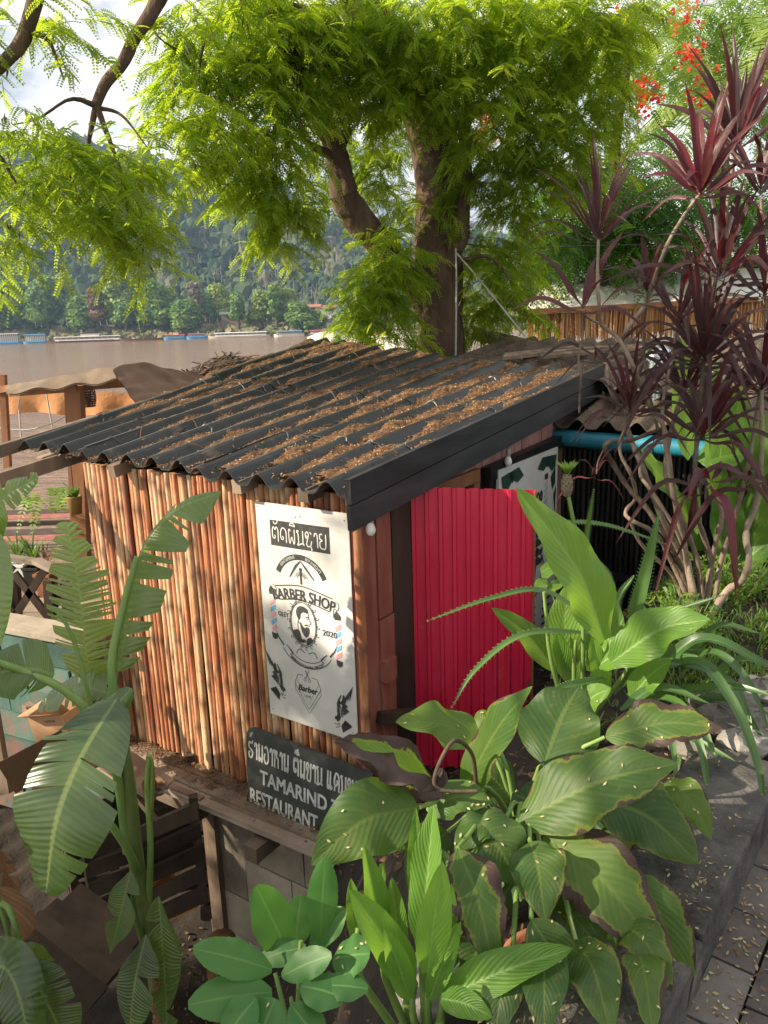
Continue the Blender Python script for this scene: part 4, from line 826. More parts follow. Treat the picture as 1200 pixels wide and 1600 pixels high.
# eagles with spread wings
for nm, cs, ct, fl in (("l", .115, .80, 1), ("r", .855, .86, -1)):
    b = MB(); q0 = np.array([X(cs), Yt(ct)])
    def ee(pts): return [(q0[0]+fl*x*.00118, q0[1]+y*.00122) for x, y in pts]
    for k in range(7):     # wing feathers
        x0 = -52+k*9; p.poly(b, ee([(x0-8+k*2, -118+k*16), (x0+4, -98+k*11), (x0+15+k*2, -44+k*6), (x0+12+k*2, -46+k*5), (x0-1, -84+k*11)]))
    p.poly(b, ee([(12, -30), (18, -36), (30, -8), (34, 22), (28, 50), (20, 54), (16, 34), (20, 10)]))
    for k in range(4): p.poly(b, ee([(-14-k*7, -60+k*22), (-4-k*5, -64+k*20), (8-k*2, -20+k*14), (2-k*2, -10+k*14)]))
    p.line(b, ee([(6, -60), (26, -20), (24, 20), (34, 44)]), [.006, .012, .014, .006], smooth=16); p.line(b, ee([(-10, -40), (4, 0), (2, 40)]), .006, smooth=12); p.line(b, ee([(14, -10), (10, 30), (24, 62)]), .005, smooth=12)
    p.poly(b, ee([(26, 40), (44, 46), (50, 60), (40, 62), (32, 72), (22, 58)]))
    for k in range(5): p.poly(b, ee([(-10+k*4, 52+k*5), (-46+k*10, 70+k*9), (-38+k*11, 84+k*8), (-2+k*4, 66+k*5)]))
    p.line(b, ee([(20, 74), (36, 84), (50, 80)]), .004); p.line(b, ee([(20, 80), (30, 96), (44, 98)]), .004)
    b.build("eagle_drawing", ink_m, bs_)
b = MB()
for s, t in ((.03, .02), (.45, .045), (.5, .04), (.96, .03), (.04, .97), (.95, .96)): p.disc(b, X(s), Yt(t), .004, n=8)
b.build("nail_heads", rust_m, bs_)
# dark restaurant sign standing on the ledge
O2 = hw(.735, -.085, -.615); e2_ = nrm(UP+NF*-.10); n2_ = nrm(NF+UP*-.10*-1); RW, RH = .87, .50
e1_ = nrm(E1+UP*-.012); n2_ = nrm(np.cross(e1_, e2_)); n2_ = n2_ if np.dot(n2_, NF) > 0 else -n2_
p2 = Panel(O2, e1_, e2_, n2_); rs_ = thing("restaurant_sign", O2, "dark board with white lettering leaning below the barber sign", "sign")
b = MB(); out_ = [(.02, -.0), (.05, -.012), (RW, 0), (RW, RH), (.04, RH), (.0, RH-.05), (.01, .30), (0, .28), (.0, .03)]
b.poly(p2.P(out_, 0)); b.poly(p2.P(out_[::-1], -.022)); bo = np.array(out_+out_[:1]); b.grid(np.stack([p2.P(bo, 0), p2.P(bo, -.022)])); b.build("board", board_m, rs_)
b = MB(); lao(p2, b, "ຮ້ານອາຫານ ຕົ້ນຂາມ ແຄມຂອງ", .015, .170, .105, .0105, .83)
p2.text(b, "TAMARIND TREE", .105, .305, .082, width=.71, bold=.005); p2.text(b, "RESTAURANT", .028, .442, .086, width=.49, bold=.005); b.build("lettering", pale_ink, rs_)
# leaning white sign by the black wall
O3 = onwall(780, 735, axis='w', c=-.10); gd = onwall(872, 715, axis='w', c=-.10)-O3; W3_ = np.linalg.norm(gd[:2]); e1 = nrm(gd*[1, 1, 0]); 
p3 = Panel(O3, e1, UP, np.array([-WD[0], -WD[1], 0])); S3 = thing("price_sign", O3, "white sign with dark green ornaments propped against the black wall", "sign"); H3 = 1.5
b = MB(); b.box(p3.P([(W3_/2, H3/2)], -.012)[0], W3_, H3, .02, [e1, UP, p3.n]); b.build("board", white_m, S3)
for sx_, fl in ((.0, 1), (W3_, -1)):
    b = MB()
    for pts in ([(.03, .05), (.30, .03), (.38, .10), (.28, .13), (.20, .10), (.12, .16), (.05, .13)], [(.05, .13), (.14, .2), (.1, .3), (.05, .26)], [(.12, .04), (.2, .12), (.26, .05)], [(.03, .28), (.08, .34), (.045, .5)]):
        p3.poly(b, [(sx_+fl*x, y) for x, y in (pts if fl == 1 else pts)])
    b.build("corner_ornament", greenink, S3)
b = MB(); p3.text(b, "BARBER SHOP", W3_*.16, .40, .13, width=W3_*.55, bold=.006)
for (x_, y_, c_) in ((.74, .12, 0),): p3.line(b, [(W3_*.78, .16), (W3_*.78, .20)], .06); p3.line(b, [(W3_*.78, .46), (W3_*.78, .49)], .06)
a = np.linspace(0, 6.28, 30); p3.line(b, np.stack([W3_*.5+np.cos(a)*.26, .86+np.sin(a)*.19], 1), .012); p3.line(b, np.stack([W3_*.5+np.cos(a)*.22, .86+np.sin(a)*.15], 1), .006)
p3.poly(b, [(W3_*.5+x, .86+y) for x, y in ((-.1, -.1), (.05, -.13), (.12, -.06), (.1, .05), (.04, .11), (-.05, .06), (-.04, -.05))])
for k in range(6): p3.line(b, [(W3_*.35, 1.12+k*.06), (W3_*.62, 1.12+k*.06)], .018); p3.line(b, [(W3_*.74, 1.12+k*.06), (W3_*.9, 1.12+k*.06)], .02)
for k in range(4): p3.poly(b, [(W3_*.66+x, .56+.07*k+y) for x, y in ((-.09, 0), (-.03, -.03), (.02, .0), (.09, -.02), (.06, .035), (-.06, .04))])
b.build("lettering", ink_m, S3)
for col, o_ in ((pinkink, 0), (blueink, .045)):
    b = MB()
    for k in range(3): y = .215+k*.085+o_; p3.poly(b, [(W3_*.78-.028, y+.02), (W3_*.78+.028, y-.01), (W3_*.78+.028, y+.01), (W3_*.78-.028, y+.04)])
    b.build("pole_stripe", col, S3)
# ================================================================== THE TAMARIND TREE
tam = thing("tamarind_tree", at(690, 560, 8.5)*[1, 1, 0]+[0, 0, -2.3], "large tamarind tree with feathery yellow green leaves behind the hut", "tree")
def limb(mb, spec, n=16, sides=10, lump=.05, rnd=.5):
    P = np.array([at(x, y, Y) for x, y, Y, r in spec]); rr = np.array([s[3] for s in spec]); Q = spline(P, n)
    d = np.linspace(0, 1, len(rr)); mb.tube(Q, np.interp(np.linspace(0, 1, n), d, rr), sides, rnd, lump=lump); mb.smooth = True
b = MB(); limb(b, [(692, 800, 8.5, .34), (692, 600, 8.5, .31), (690, 540, 8.5, .27), (688, 450, 8.5, .235), (684, 385, 8.5, .25), (688, 300, 8.5, .265), (678, 230, 8.5, .25), (650, 140, 8.4, .22), (610, 70, 8.2, .20), (572, 20, 8.0, .20), (550, -60, 7.8, .17)], 44, 20, .035)
limb(b, [(700, 420, 8.35, .10), (716, 372, 8.28, .11), (722, 330, 8.25, .075), (728, 270, 8.25, .06), (726, 190, 8.25, .055), (740, 130, 8.2, .045)], 18); limb(b, [(722, 300, 8.25, .05), (742, 276, 8.2, .045), (770, 262, 8.1, .02)], 8)
b.blob(at(712, 378, 8.26), .11, .10, .12, 12, 8, .08)
limb(b, [(672, 500, 8.5, .12), (650, 455, 8.45, .11), (610, 400, 8.3, .13), (570, 355, 8.2, .15), (541, 315, 8.1, .15), (532, 270, 8.0, .12), (520, 225, 7.9, .10), (500, 185, 7.8, .09), (470, 120, 7.5, .08), (440, 60, 7.2, .07), (420, -20, 7.0, .06)], 30, 12)
limb(b, [(545, 300, 8.0, .09), (530, 240, 7.9, .06), (545, 200, 7.9, .05)], 8); limb(b, [(530, 245, 7.9, .05), (500, 235, 7.8, .04), (470, 215, 7.6, .02)], 8)
limb(b, [(590, 60, 8.1, .09), (545, 40, 7.8, .06), (505, 25, 7.6, .05), (430, 5, 7.2, .04)], 12)
limb(b, [(640, 120, 8.3, .08), (560, 105, 7.8, .06), (500, 110, 7.5, .05), (430, 85, 7.2, .04), (370, 95, 7.0, .03)], 14)
limb(b, [(700, 200, 8.4, .07), (770, 165, 8.2, .05), (830, 200, 8.0, .03), (900, 240, 7.9, .02)], 12); limb(b, [(670, 180, 8.3, .09), (760, 90, 8.0, .06), (860, 60, 7.8, .05), (960, 30, 7.6, .03)], 14)
limb(b, [(262, -30, 6.2, .055), (240, 15, 6.2, .05), (210, 60, 6.15, .045), (192, 98, 6.1, .043), (165, 130, 6.1, .04), (150, 165, 6.1, .036)], 16, 9, .04)
for sp in ([(150, 165, 6.1, .025), (135, 240, 6.0, .014), (130, 300, 5.95, .008)], [(150, 165, 6.1, .026), (175, 230, 6.0, .016), (195, 290, 5.95, .01), (200, 350, 5.9, .006)], [(150, 165, 6.1, .024), (110, 155, 6.0, .012), (60, 185, 5.9, .008), (20, 195, 5.9, .004)], [(135, 240, 6.0, .012), (100, 310, 5.9, .007), (85, 330, 5.9, .004)], [(150, 168, 6.1, .018), (190, 180, 6.1, .01), (230, 230, 6.0, .005)],
           [(60, -20, 5.6, .05), (45, 35, 5.6, .05), (28, 75, 5.6, .045), (-10, 112, 5.6, .04), (-80, 160, 5.5, .04)], [(50, 50, 5.6, .022), (75, 62, 5.6, .014), (88, 90, 5.6, .008), (100, 125, 5.6, .005)], [(-60, 200, 5.6, .03), (-5, 240, 5.6, .018), (25, 285, 5.6, .008)],
           [(320, 60, 6.8, .012), (310, 120, 6.7, .008), (318, 160, 6.7, .005), (325, 215, 6.7, .003)], [(300, 90, 6.8, .01), (250, 60, 6.6, .006), (230, 20, 6.6, .008)], [(640, 390, 8.3, .03), (600, 430, 8.1, .018), (575, 470, 8.0, .008)], [(690, 420, 8.3, .03), (760, 400, 8.1, .02), (800, 440, 8.0, .008)]):
    limb(b, sp, 12, 7, .05)
# limbs added to carry the unseen shading leaf mass at the left
for pts, r0 in (([(-.5, 8.0, 4.6), (-2.6, 6.4, 5.6), (-4.4, 4.4, 5.6), (-5.6, 2.2, 5.4)], .13), ([(-2.6, 6.4, 5.6), (-3.4, 6.0, 5.2), (-4.6, 5.6, 4.9)], .06), ([(-4.4, 4.4, 5.6), (-5.2, 2.6, 5.0), (-5.4, 1.0, 4.4)], .06), ([(-5.6, 2.2, 5.4), (-5.6, 1.2, 4.6), (-5.2, .2, 3.8)], .05)):
    Q = spline(np.array(pts), 14); b.tube(Q, np.linspace(r0, r0*.4, 14), 9, lump=.05)
b.build("trunk", bark_m, tam)
def nrm_rows(v): return v/np.linalg.norm(v, axis=1)[:, None]
TONE = []
def clump(px, py, Y, rx, ry, n, dz=.5):
    """twig starts within an ellipsoid centred where the crown stands; sizes in photo pixels at that depth"""
    c = at(px, py, Y); k = Y/1200.*1.02; u = rnd_unit(n)*RNG.uniform(.2, 1, (n, 1))**.6
    A_ = c+u*np.array([rx*k, max(rx, ry)*k*.8*dz*2, ry*k]); D_ = u*[1, 1, .4]+RNG.normal(0, .5, (n, 3))*[1, 1, .4]+[0, 0, -.18]; TONE.append(np.clip(RNG.uniform(.12, .78)+RNG.normal(0, .16, n), 0, 1)); return A_, D_
CL = [(640, 20, 9.6, 120, 60, 46), (780, 40, 9.8, 120, 60, 46), (560, 120, 9.6, 110, 70, 46), (820, 130, 9.8, 110, 60, 40), (480, 30, 9.4, 110, 50, 40), (900, 30, 9.5, 90, 50, 34), (430, 10, 7.4, 90, 25, 26), (560, 0, 7.2, 90, 25, 26), (700, 0, 7.2, 100, 25, 30), (840, 0, 7.2, 90, 25, 26), (570, 230, 9.5, 60, 50, 24), (780, 210, 9.6, 70, 40, 24), (30, 50, 5.7, 80, 60, 46), (15, 165, 5.6, 60, 50, 26), (95, 20, 5.9, 50, 26, 12), (45, 250, 5.6, 60, 40, 30), (105, 215, 6.0, 80, 26, 32), (75, 265, 5.9, 80, 50, 46), (140, 275, 5.95, 90, 60, 62), (195, 255, 6.0, 40, 40, 24), (200, 305, 5.95, 45, 55, 36), (120, 330, 5.9, 60, 35, 32), (205, 370, 5.9, 38, 38, 26), (228, 395, 5.9, 22, 26, 14), (160, 355, 5.9, 40, 25, 16), (10, 330, 5.6, 32, 45, 26), (5, 375, 5.6, 22, 22, 12),
      (330, 30, 6.8, 95, 50, 52), (300, 90, 6.7, 32, 36, 16), (310, 150, 6.7, 70, 55, 46), (285, 210, 6.7, 26, 36, 14), (300, 245, 6.7, 60, 32, 30), (340, 215, 6.7, 26, 40, 12), (275, 30, 6.6, 40, 30, 14), 
      (420, 60, 7.2, 100, 70, 80), (400, 160, 7.1, 80, 70, 66), (425, 235, 7.3, 58, 50, 42), (425, 310, 7.4, 42, 34, 28), (465, 335, 7.5, 30, 22, 18), (440, 375, 7.4, 24, 14, 10), (500, 110, 7.6, 70, 60, 50), (500, 40, 7.6, 90, 50, 50), (385, 300, 7.3, 26, 26, 12),
      (600, 80, 7.6, 90, 70, 66), (590, 150, 7.7, 60, 40, 36), (700, 60, 7.6, 110, 70, 84), (650, 130, 7.5, 60, 26, 24), (760, 130, 7.7, 110, 55, 76), (850, 60, 7.7, 110, 65, 80), (900, 150, 7.8, 80, 60, 56), (800, 205, 7.9, 110, 45, 60), (880, 235, 8.0, 80, 45, 44), (760, 270, 8.2, 60, 40, 26), (830, 300, 8.4, 70, 45, 40), (790, 350, 8.4, 60, 40, 30), (590, 250, 9.3, 45, 50, 34), (600, 310, 9.4, 45, 50, 30), (500, 250, 9.2, 40, 60, 26),
      (660, 318, 8.1, 26, 12, 8), (610, 385, 8.0, 36, 34, 34), (590, 432, 7.9, 38, 34, 32), (575, 475, 7.9, 38, 32, 26), (555, 508, 7.9, 26, 14, 12), (625, 480, 7.9, 18, 30, 10), (610, 520, 7.9, 40, 12, 10), (760, 440, 8.6, 45, 42, 28), (800, 480, 8.7, 42, 30, 24), (745, 500, 8.7, 30, 26, 16), (770, 395, 8.5, 45, 30, 24), (815, 425, 8.6, 24, 30, 12),
      (960, 10, 7.4, 60, 22, 26), (930, 45, 7.5, 50, 26, 20), (930, 90, 7.8, 50, 36, 24)]
A_, D_ = zip(*[clump(c[0], c[1], c[2], c[3]*(1.0 if c[0] < 240 else .95), c[4]*.88, int(c[5]*(.46 if c[0] < 240 else .85 if c[0] < 380 else 1.25))) for c in CL]); A_, D_ = np.concatenate(A_), np.concatenate(D_); dn_ = D_/np.linalg.norm(D_, axis=1)[:, None]
b = MB()
for q in range(3): s_ = (q+.5)/3; leaflets(b, A_+dn_*(s_*.33)+np.array([0, 0, -1.])*(s_**2*.33*.26), nrm_rows(dn_+np.array([0, 0, -1.])*s_*.5), rnd_unit(len(A_)), .16, .006, .3)
b.build("twigs", bark_m, tam)
b = MB(); pinnate_cloud(b, A_, D_, nleaf=12, twig=.33, leaf=.12, pairs=8, lw=.0165, ll=.029, droop=.26, rnd0=np.concatenate(TONE)); 
# outside the frame: unseen leaf mass added to shade sign, plants and pit
SV = np.array(SUN_TO); EL = nrm([-SV[1], SV[0], 0]); EL = EL if EL[1] < 0 else -EL; EV = np.cross(SV, EL); EV = EV if EV[2] > 0 else -EV
def lv(p): p = np.asarray(p); return np.dot(p, EL), np.dot(p, EV)
rsh = np.random.default_rng(21); AA = []
gaps = [(lv(at(925, 900, 2.6)), .30), (lv(at(1105, 985, 2.4)), .22), (lv(at(790, 960, 3.95)), .20), (lv(at(820, 1060, 3.95)), .16), (lv(at(1040, 1440, 1.6)), .10), (lv(at(545, 860, 3.6)), .05), (lv(at(650, 1440, 1.5)), .13), (lv(at(1000, 1200, 1.7)), .17), (lv(at(690, 1140, 2.1)), .13), (lv(at(950, 1400, 1.6)), .13), (lv(at(470, 1200, 3.75)), .09), (lv(at(1100, 950, 4.2)), .40), (lv(at(90, 1250, 2.5)), .22), (lv(at(1090, 300, 3.8)), .25)]  # openings in the shading leaves where sun patches fall
l0 = lv(hw(.60, 0, 0))[0]
while len(AA) < 2600:
    l, v = rsh.uniform(l0-.02, -.45), rsh.uniform(-3.2, 3.0)
    if any(math.hypot(l-g[0][0], v-g[0][1]) < (g[1]+(.18 if g[1] > .12 else .05))*rsh.uniform(.9, 1.2) for g in gaps) or math.sin(l*9+v*4)*math.sin(v*7-l*3) > .75: continue
    AA.append(EL*l+EV*(v+.12)+SV*rsh.uniform(5.8, 7.6))
AA = np.array(AA); pinnate_cloud(b, AA, rnd_unit(len(AA))*[1, 1, .3]+[0, 0, -.3], nleaf=8, twig=.34, leaf=.16, pairs=4, lw=.036, ll=.065)
b.build("foliage", fol_m, tam)  # visible crown together with the added shading leaves
b = MB(); K = 900; sel = RNG.choice(len(A_), K); C_ = A_[sel]+RNG.normal(0, .06, (K, 3))+[0, 0, -.10]; ok = (C_[:, 0] < .2); C_ = C_[ok]; D2 = np.tile([0, 0, -1.], (len(C_), 1))+RNG.normal(0, .25, (len(C_), 3)); D2 /= np.linalg.norm(D2, axis=1)[:, None]
for k in range(2): leaflets(b, C_, D2, rnd_unit(len(C_)), RNG.uniform(.05, .10, len(C_)), .015, RNG.random(len(C_)))
b.build("seed_pods", pod_m, tam)

# ---- feathery tree, palm and flame tree behind at the right
def backtree(name, label, cat, trunk, cls, m, nl=9, extra=None, group=None, **kw):
    e = thing(name, trunk[0], label, cat, group); b = MB(); b.smooth = True; Q = spline(np.array(trunk), 14); b.tube(Q, np.linspace(.16, .05, 14), 9, lump=.05); b.build("trunk", bark_m, e)
    A_, D_ = zip(*[clump(*c) for c in cls]); A_, D_ = np.concatenate(A_), np.concatenate(D_); b = MB(); pinnate_cloud(b, A_, D_, nleaf=nl, **kw); b.build("foliage", m, e); return e, A_
e, AF = backtree("flame_tree", "flame tree with scarlet blossom rising behind the red leaved shrub", "tree", [at(980, 560, 13)*[1, 1, 0]+[0, 0, -1], at(975, 400, 13), at(960, 250, 12.5), at(985, 80, 12)],
  [(950, 300, 11.5, 110, 70, 90), (1050, 330, 11.5, 110, 60, 80), (900, 350, 11.0, 70, 60, 50), (1000, 240, 12, 100, 50, 46), (860, 385, 11, 50, 30, 16), (960, 365, 11, 90, 25, 30), (1080, 360, 11.5, 80, 30, 30), (1160, 300, 12, 60, 70, 40), (985, 100, 12.5, 50, 40, 8), (1180, 350, 11.5, 60, 30, 24)], fold_m, nl=9, twig=.6, leaf=.26, pairs=8, lw=.030, ll=.060)
b = MB(); fl = []
for px, py, n_ in ((965, 40, 26), (955, 55, 16), (1010, 140, 30), (1000, 155, 20), (1078, 85, 14), (1095, 140, 10), (760, 205, 16), (1075, 18, 10), (990, 30, 12), (745, 210, 8)):
    fl.append(at(px, py, 12)+RNG.normal(0, .11, (n_, 3)))
fl = np.concatenate(fl); fl = np.repeat(fl, 5, 0)+RNG.normal(0, .04, (len(fl)*5, 3)); leaflets(b, fl, rnd_unit(len(fl)), rnd_unit(len(fl)), .075, .06, RNG.random(len(fl))); b.build("blossom", flower_m, e)
backtree("pale_feathery_tree", "pale green feathery tree at the upper right corner", "tree", [at(1260, 560, 15)*[1, 1, 0]+[0, 0, -1], at(1250, 300, 15), at(1200, 100, 15), at(1140, 20, 15)],
  [(1130, 40, 14.5, 90, 50, 60), (1180, 130, 14.5, 60, 60, 44), (1060, 20, 14.5, 60, 30, 20), (1190, 30, 14.5, 50, 50, 30)], weed_m, nl=9, twig=.7, leaf=.28, pairs=8, lw=.034, ll=.065)
pal = thing("palm_tree", at(1130, 560, 13.5)*[1, 1, 0]+[0, 0, -1], "pale green palm with arching fronds behind the shrub at upper right", "tree"); b = MB(); b.smooth = True; PC = at(1130, 170, 13.5)
b.tube(np.linspace(at(1130, 560, 13.5)*[1, 1, 0]+[0, 0, -1], PC, 10), np.linspace(.16, .1, 10), 10, lump=.03); b.build("trunk", bark_m, pal)
for tx, ty, dY in ((985, 60, -1), (940, 130, 0), (1000, 215, -.8), (1065, 110, .5), (1215, 30, 0), (1240, 150, -.5), (1040, 20, 1), (1180, -20, .6), (1050, 250, -1.2), (950, 260, .3)):
    b = MB(); tip = at(tx, ty, 13.5+dY); mid = (PC+tip)/2+[0, 0, .45]; Q = spline(np.array([PC, mid, tip]), 44); b.tube(Q, np.linspace(.022, .004, 44), 4, .5, cap=False)
    T = np.gradient(Q, axis=0); T /= np.linalg.norm(T, axis=1)[:, None]; S = np.cross(T, UP); S /= np.linalg.norm(S, axis=1)[:, None]; L = .62*np.sin(np.pi*np.linspace(.12, .97, 44))**.6+.05
    for sg in (-1, 1):
        D2 = S*sg*.8+T*.5+[0, 0, -.5]+RNG.normal(0, .07, S.shape); D2 /= np.linalg.norm(D2, axis=1)[:, None]; leaflets(b, Q+D2*L[:, None]*.5, D2, np.cross(D2, T), L, .035, RNG.uniform(.3, 1, 44))
    b.build("frond", palm_m, pal)

# ---- restaurant with a reed fringe behind at right
YR = 10.5
rest = thing("reed_fringed_pavilion", at(1000, 640, YR)*[1, 1, 0]+[0, 0, -1], "restaurant pavilion with an orange reed fringe and pale roof behind the hut", "pavilion")
b = MB(); K = 420
for k in range(K):
    t = k/K; x = 825+t*395; y0 = 492-22*t; L = RNG.uniform(.30, .42); p0 = at(x, y0, YR+RNG.normal(0, .02)); b.beam(p0, p0+[RNG.normal(0, .015), 0, -L], .016, .006, up=np.array([0, 1, 0.]), rnd=RNG.random())
b.build("reed_fringe", reed_m, rest)
b = MB(); b.beam(at(815, 488, YR-.04), at(1230, 465, YR-.04), .06, .07); b.beam(at(1000, 448, YR+1), at(1230, 398, YR+1), .1, .12); b.beam(at(1035, 470, YR+1), at(1230, 430, YR+1), .07, .08)
for x in (870, 1010, 1140): b.beam(at(x, 480, YR+.1), at(x, 640, YR+.1), .09, .09, up=np.array([0, 1., 0]))
b.build("frame", wood_brown, rest)
b = MB(); b.smooth = True; q = [at(820, 486, YR), at(1230, 462, YR), at(1230, 415, YR+.9), at(845, 444, YR+.9)]; u = np.linspace(0, 1, 20); v = np.linspace(0, 1, 8)
Gd = np.array([[(1-s_)*((1-t_)*q[0]+t_*q[1])+s_*((1-t_)*q[3]+t_*q[2])+[0, 0, .03*math.sin(t_*26)*math.sin(s_*3.1)+.02*math.sin(t_*11)] for t_ in u] for s_ in v])
b.grid(Gd); b.grid((Gd-[0, 0, .02])[:, ::-1]); b.build("canopy", tarp_wh, rest)
b = MB(); q = [at(1020, 448, YR+.9), at(1235, 405, YR+.9), at(1235, 372, YR+3), at(1035, 425, YR+3)]; Gd = np.array([[(1-s_)*((1-t_)*q[0]+t_*q[1])+s_*((1-t_)*q[3]+t_*q[2]) for t_ in u] for s_ in v]); b.grid(Gd); b.grid((Gd-[0, 0, .04])[:, ::-1]); b.build("upper_roof", tarp_wh, rest)
b = MB(); K = 260
for k in range(K): t = k/K; p0 = at(1030+t*200, 455-40*t, YR+1.2); b.beam(p0, p0+[0, 0, -.5], .02, .006, up=np.array([0, 1, 0.]), rnd=RNG.random())
b.build("reed_screen", reed_m, rest)
def string_bulb(p, label):
    e = thing("festoon_bulb", p, label, "light bulb", "festoon bulbs along the reed fringe"); b = MB(); b.smooth = True; p = np.asarray(p); b.lathe(p, [(.001, -.05), (.018, -.04), (.024, -.02), (.015, 0), (.010, .01)], 8); b.build("bulb", bulb_m, e); b = MB(); b.lathe(p, [(.011, .008), (.012, .05), (.001, .055)], 8); b.build("socket", wire_m, e)
for x in (1046, 1073, 1100, 1187): string_bulb(at(x, 474-(x-1046)*.06, YR-.12), "unlit round bulb strung in front of the orange reed fringe")
b = MB(); b.tube(np.array([at(x, 462-(x-1000)*.06+6*math.sin((x-1000)/26*math.pi)**2, YR-.12) for x in np.linspace(1000, 1230, 40)]), .006, 5); tag(b.build("festoon_cable", wire_m), "black cable carrying bulbs along the reed fringe", "cable")
# low terrace wall and second roof edge at right
b = MB(); b.box(at(1180, 540, 8.5), 2.4, .5, .16, rnd=.6); b.box(at(1180, 565, 8.6), 2.2, .4, .25, rnd=.4); tag(b.build("terrace_ledge", conc_m), "grey concrete ledge behind the maroon shrub at right", "ledge")
b = MB(); b.smooth = True
for sx_ in (0,):
    q = at(1018, 690, 5.9); b.lathe(q, [(.055, 0), (.06, .12), (.058, .3), (.062, .5), (.06, .62)], 12); q2 = at(1028, 560, 6.1); b.blob(q2, .11, .10, .10, 12, 8, .12); b.tube([q+[0, 0, .6], q2], .05, 8)
tag(b.build("metal_flue", foil_m), "crumpled shiny metal flue standing on the rear roof", "flue")
# cables and cord by the trunk
b = MB(); b.tube(spline(np.array([at(712, 388, 8.15), at(713, 440, 8.15), at(712, 560, 8.15)]), 10), .010, 6); tag(b.build("trunk_cord", rope_m), "white cord hanging straight down the tamarind trunk", "cord")
b = MB(); b.tube(spline(np.array([at(713, 395, 8.15), at(760, 450, 8.1), at(822, 528, 8.0)]), 14), .009, 5); tag(b.build("guy_rope", rope_m), "white rope running down right from the tamarind trunk", "rope")
b = MB(); b.tube(spline(np.array([at(700, 378, 8.3), at(800, 388, 9), at(930, 384, 9.8), at(1100, 380, 11)]), 20), .008, 5); tag(b.build("power_cable", wire_m), "black cable running right from the tamarind trunk", "cable")
# canvas heap and timber behind the roof at the foot of the trunk
b = MB(); b.smooth = True; u = np.linspace(0, 1, 26); Gd = np.array([[at(480+170*s_, 527-7*math.sin(s_*3.1)-6*math.sin(s_*9)+t_*26, 8.9-.5*t_) for s_ in u] for t_ in np.linspace(0, 1, 8)]); b.grid(Gd); b.grid(Gd[:, ::-1]-[0, 0, .02]); tag(b.build("canvas_cover", tarp_wh), "beige canvas sheet behind the hut roof left of the trunk", "canvas")
b = MB(); b.beam(at(735, 518, 9), at(835, 545, 8.4), .14, .12, jit=.01); tag(b.build("leaning_log", twig_m), "old log lying right of the tamarind trunk behind the roof", "log")

# ================================================================== LEFT SIDE: canopy shelter, railing, green wall
YC = 7.2
sh = thing("canopy_shelter", at(118, 800, YC), "timber shelter with sagging brown and orange tarpaulin over the river bank", "shelter")
b = MB(); b.beam(at(116, 602, YC), at(134, 1000, YC), .145, .12, up=np.array([0, 1., 0])); b.build("post", wood_brown, sh)
b = MB(); b.beam(at(4, 585, YC+.3), at(14, 760, YC+.3), .06, .06, up=np.array([0, 1., 0])); b.build("thin_post", wood_brown, sh)
b = MB(); b.beam(at(15, 612, YC-.05), at(120, 604, YC-.05), .05, .09, rnd=.6); b.beam(at(118, 603, YC+.1), at(215, 596, YC+.3), .06, .09, rnd=.3); b.beam(at(-40, 618, YC+.4), at(20, 605, YC+.2), .05, .06); b.build("beam", wood_brown, sh)
b = MB(); b.smooth = True; u = np.linspace(0, 1, 30); v = np.linspace(0, 1, 6)
Gd = np.array([[at(-30+260*s_, (609+8*s_)+t_*(36-3*s_)+2.5*math.sin(s_*14), YC+1.0+.03*math.sin(s_*24)*t_) for s_ in u] for t_ in v]); b.grid(Gd); b.build("orange_valance", tarp_or, sh)
b = MB(); b.smooth = True
Gd = np.array([[(1-t_)*at(175+30*0+s_*10, 578+s_*62, YC-.1+.3*s_)*1+t_*at(400-60*s_, 590+30*s_, YC+1.5) for s_ in u] for t_ in np.linspace(0, 1, 24)])
P00, P10, P01, P11 = at(176, 577, YC-.2), at(218, 636, YC-.5), at(300, 572, YC+.8), at(420, 600, YC+1.6)
Gd = np.array([[(1-s_)*((1-t_)*P00+t_*P01)+s_*((1-t_)*P10+t_*P11)+[0, 0, .05*math.sin(t_*5+s_*3)-.06*math.sin(s_*3.1)+.007*math.sin(t_*19-s_*11)+.005*math.sin(s_*27+t_*8)] for s_ in u] for t_ in np.linspace(0, 1, 24)]); b.grid(Gd); b.grid(Gd[:, ::-1]-[0, 0, .015])
b.build("brown_tarp", tarp_br, sh)
b = MB(); b.smooth = True
Gd = np.array([[at(10+170*t_, 606-28*t_+(8+8*t_)*s_+3*math.sin(t_*17)*s_, YC-.1-.1*s_) for s_ in np.linspace(-.4, 1, 6)] for t_ in np.linspace(0, 1, 26)]); b.grid(Gd); b.grid(Gd[:, ::-1]-[0, 0, .012]); b.build("roof_sheet", wood_old, sh)
b = MB()
for p0, p1 in (((72, 612), (82, 668)), ((30, 640), (34, 700)), ((132, 640), (138, 740)), ((28, 640), (32, 612)), ((120, 650), (124, 700))): b.tube([at(*p0, YC+.6), at(*p1, YC+.6)], .008, 5)
b.tube(spline(np.array([at(-10, 668, YC+.5), at(40, 672, YC+.5), at(80, 662, YC+.5), at(105, 648, YC+.3)]), 14), .008, 5, .9); b.build("lines", rope_m, sh)
b = MB(); b.smooth = True; q = at(137, 620, YC+.2)
for k in range(9):
    a = np.linspace(0, 6.28, 16); h = -.09+k*.0225; r_ = .055+.018*math.sin((k+1)/9*3); b.tube(np.stack([q[0]+np.cos(a)*r_, q[1]+np.sin(a)*r_, np.full(16, q[2]+h)], 1), .006, 5, cap=False)
for k in range(10): a = k*.628; b.tube([q+[math.cos(a+s_)*(.055+.018*math.sin(i_*.35)), math.sin(a+s_)*(.055+.018*math.sin(i_*.35)), -.09+.0225*i_] for i_, s_ in enumerate(np.linspace(0, .7, 9))], .005, 4, cap=False)
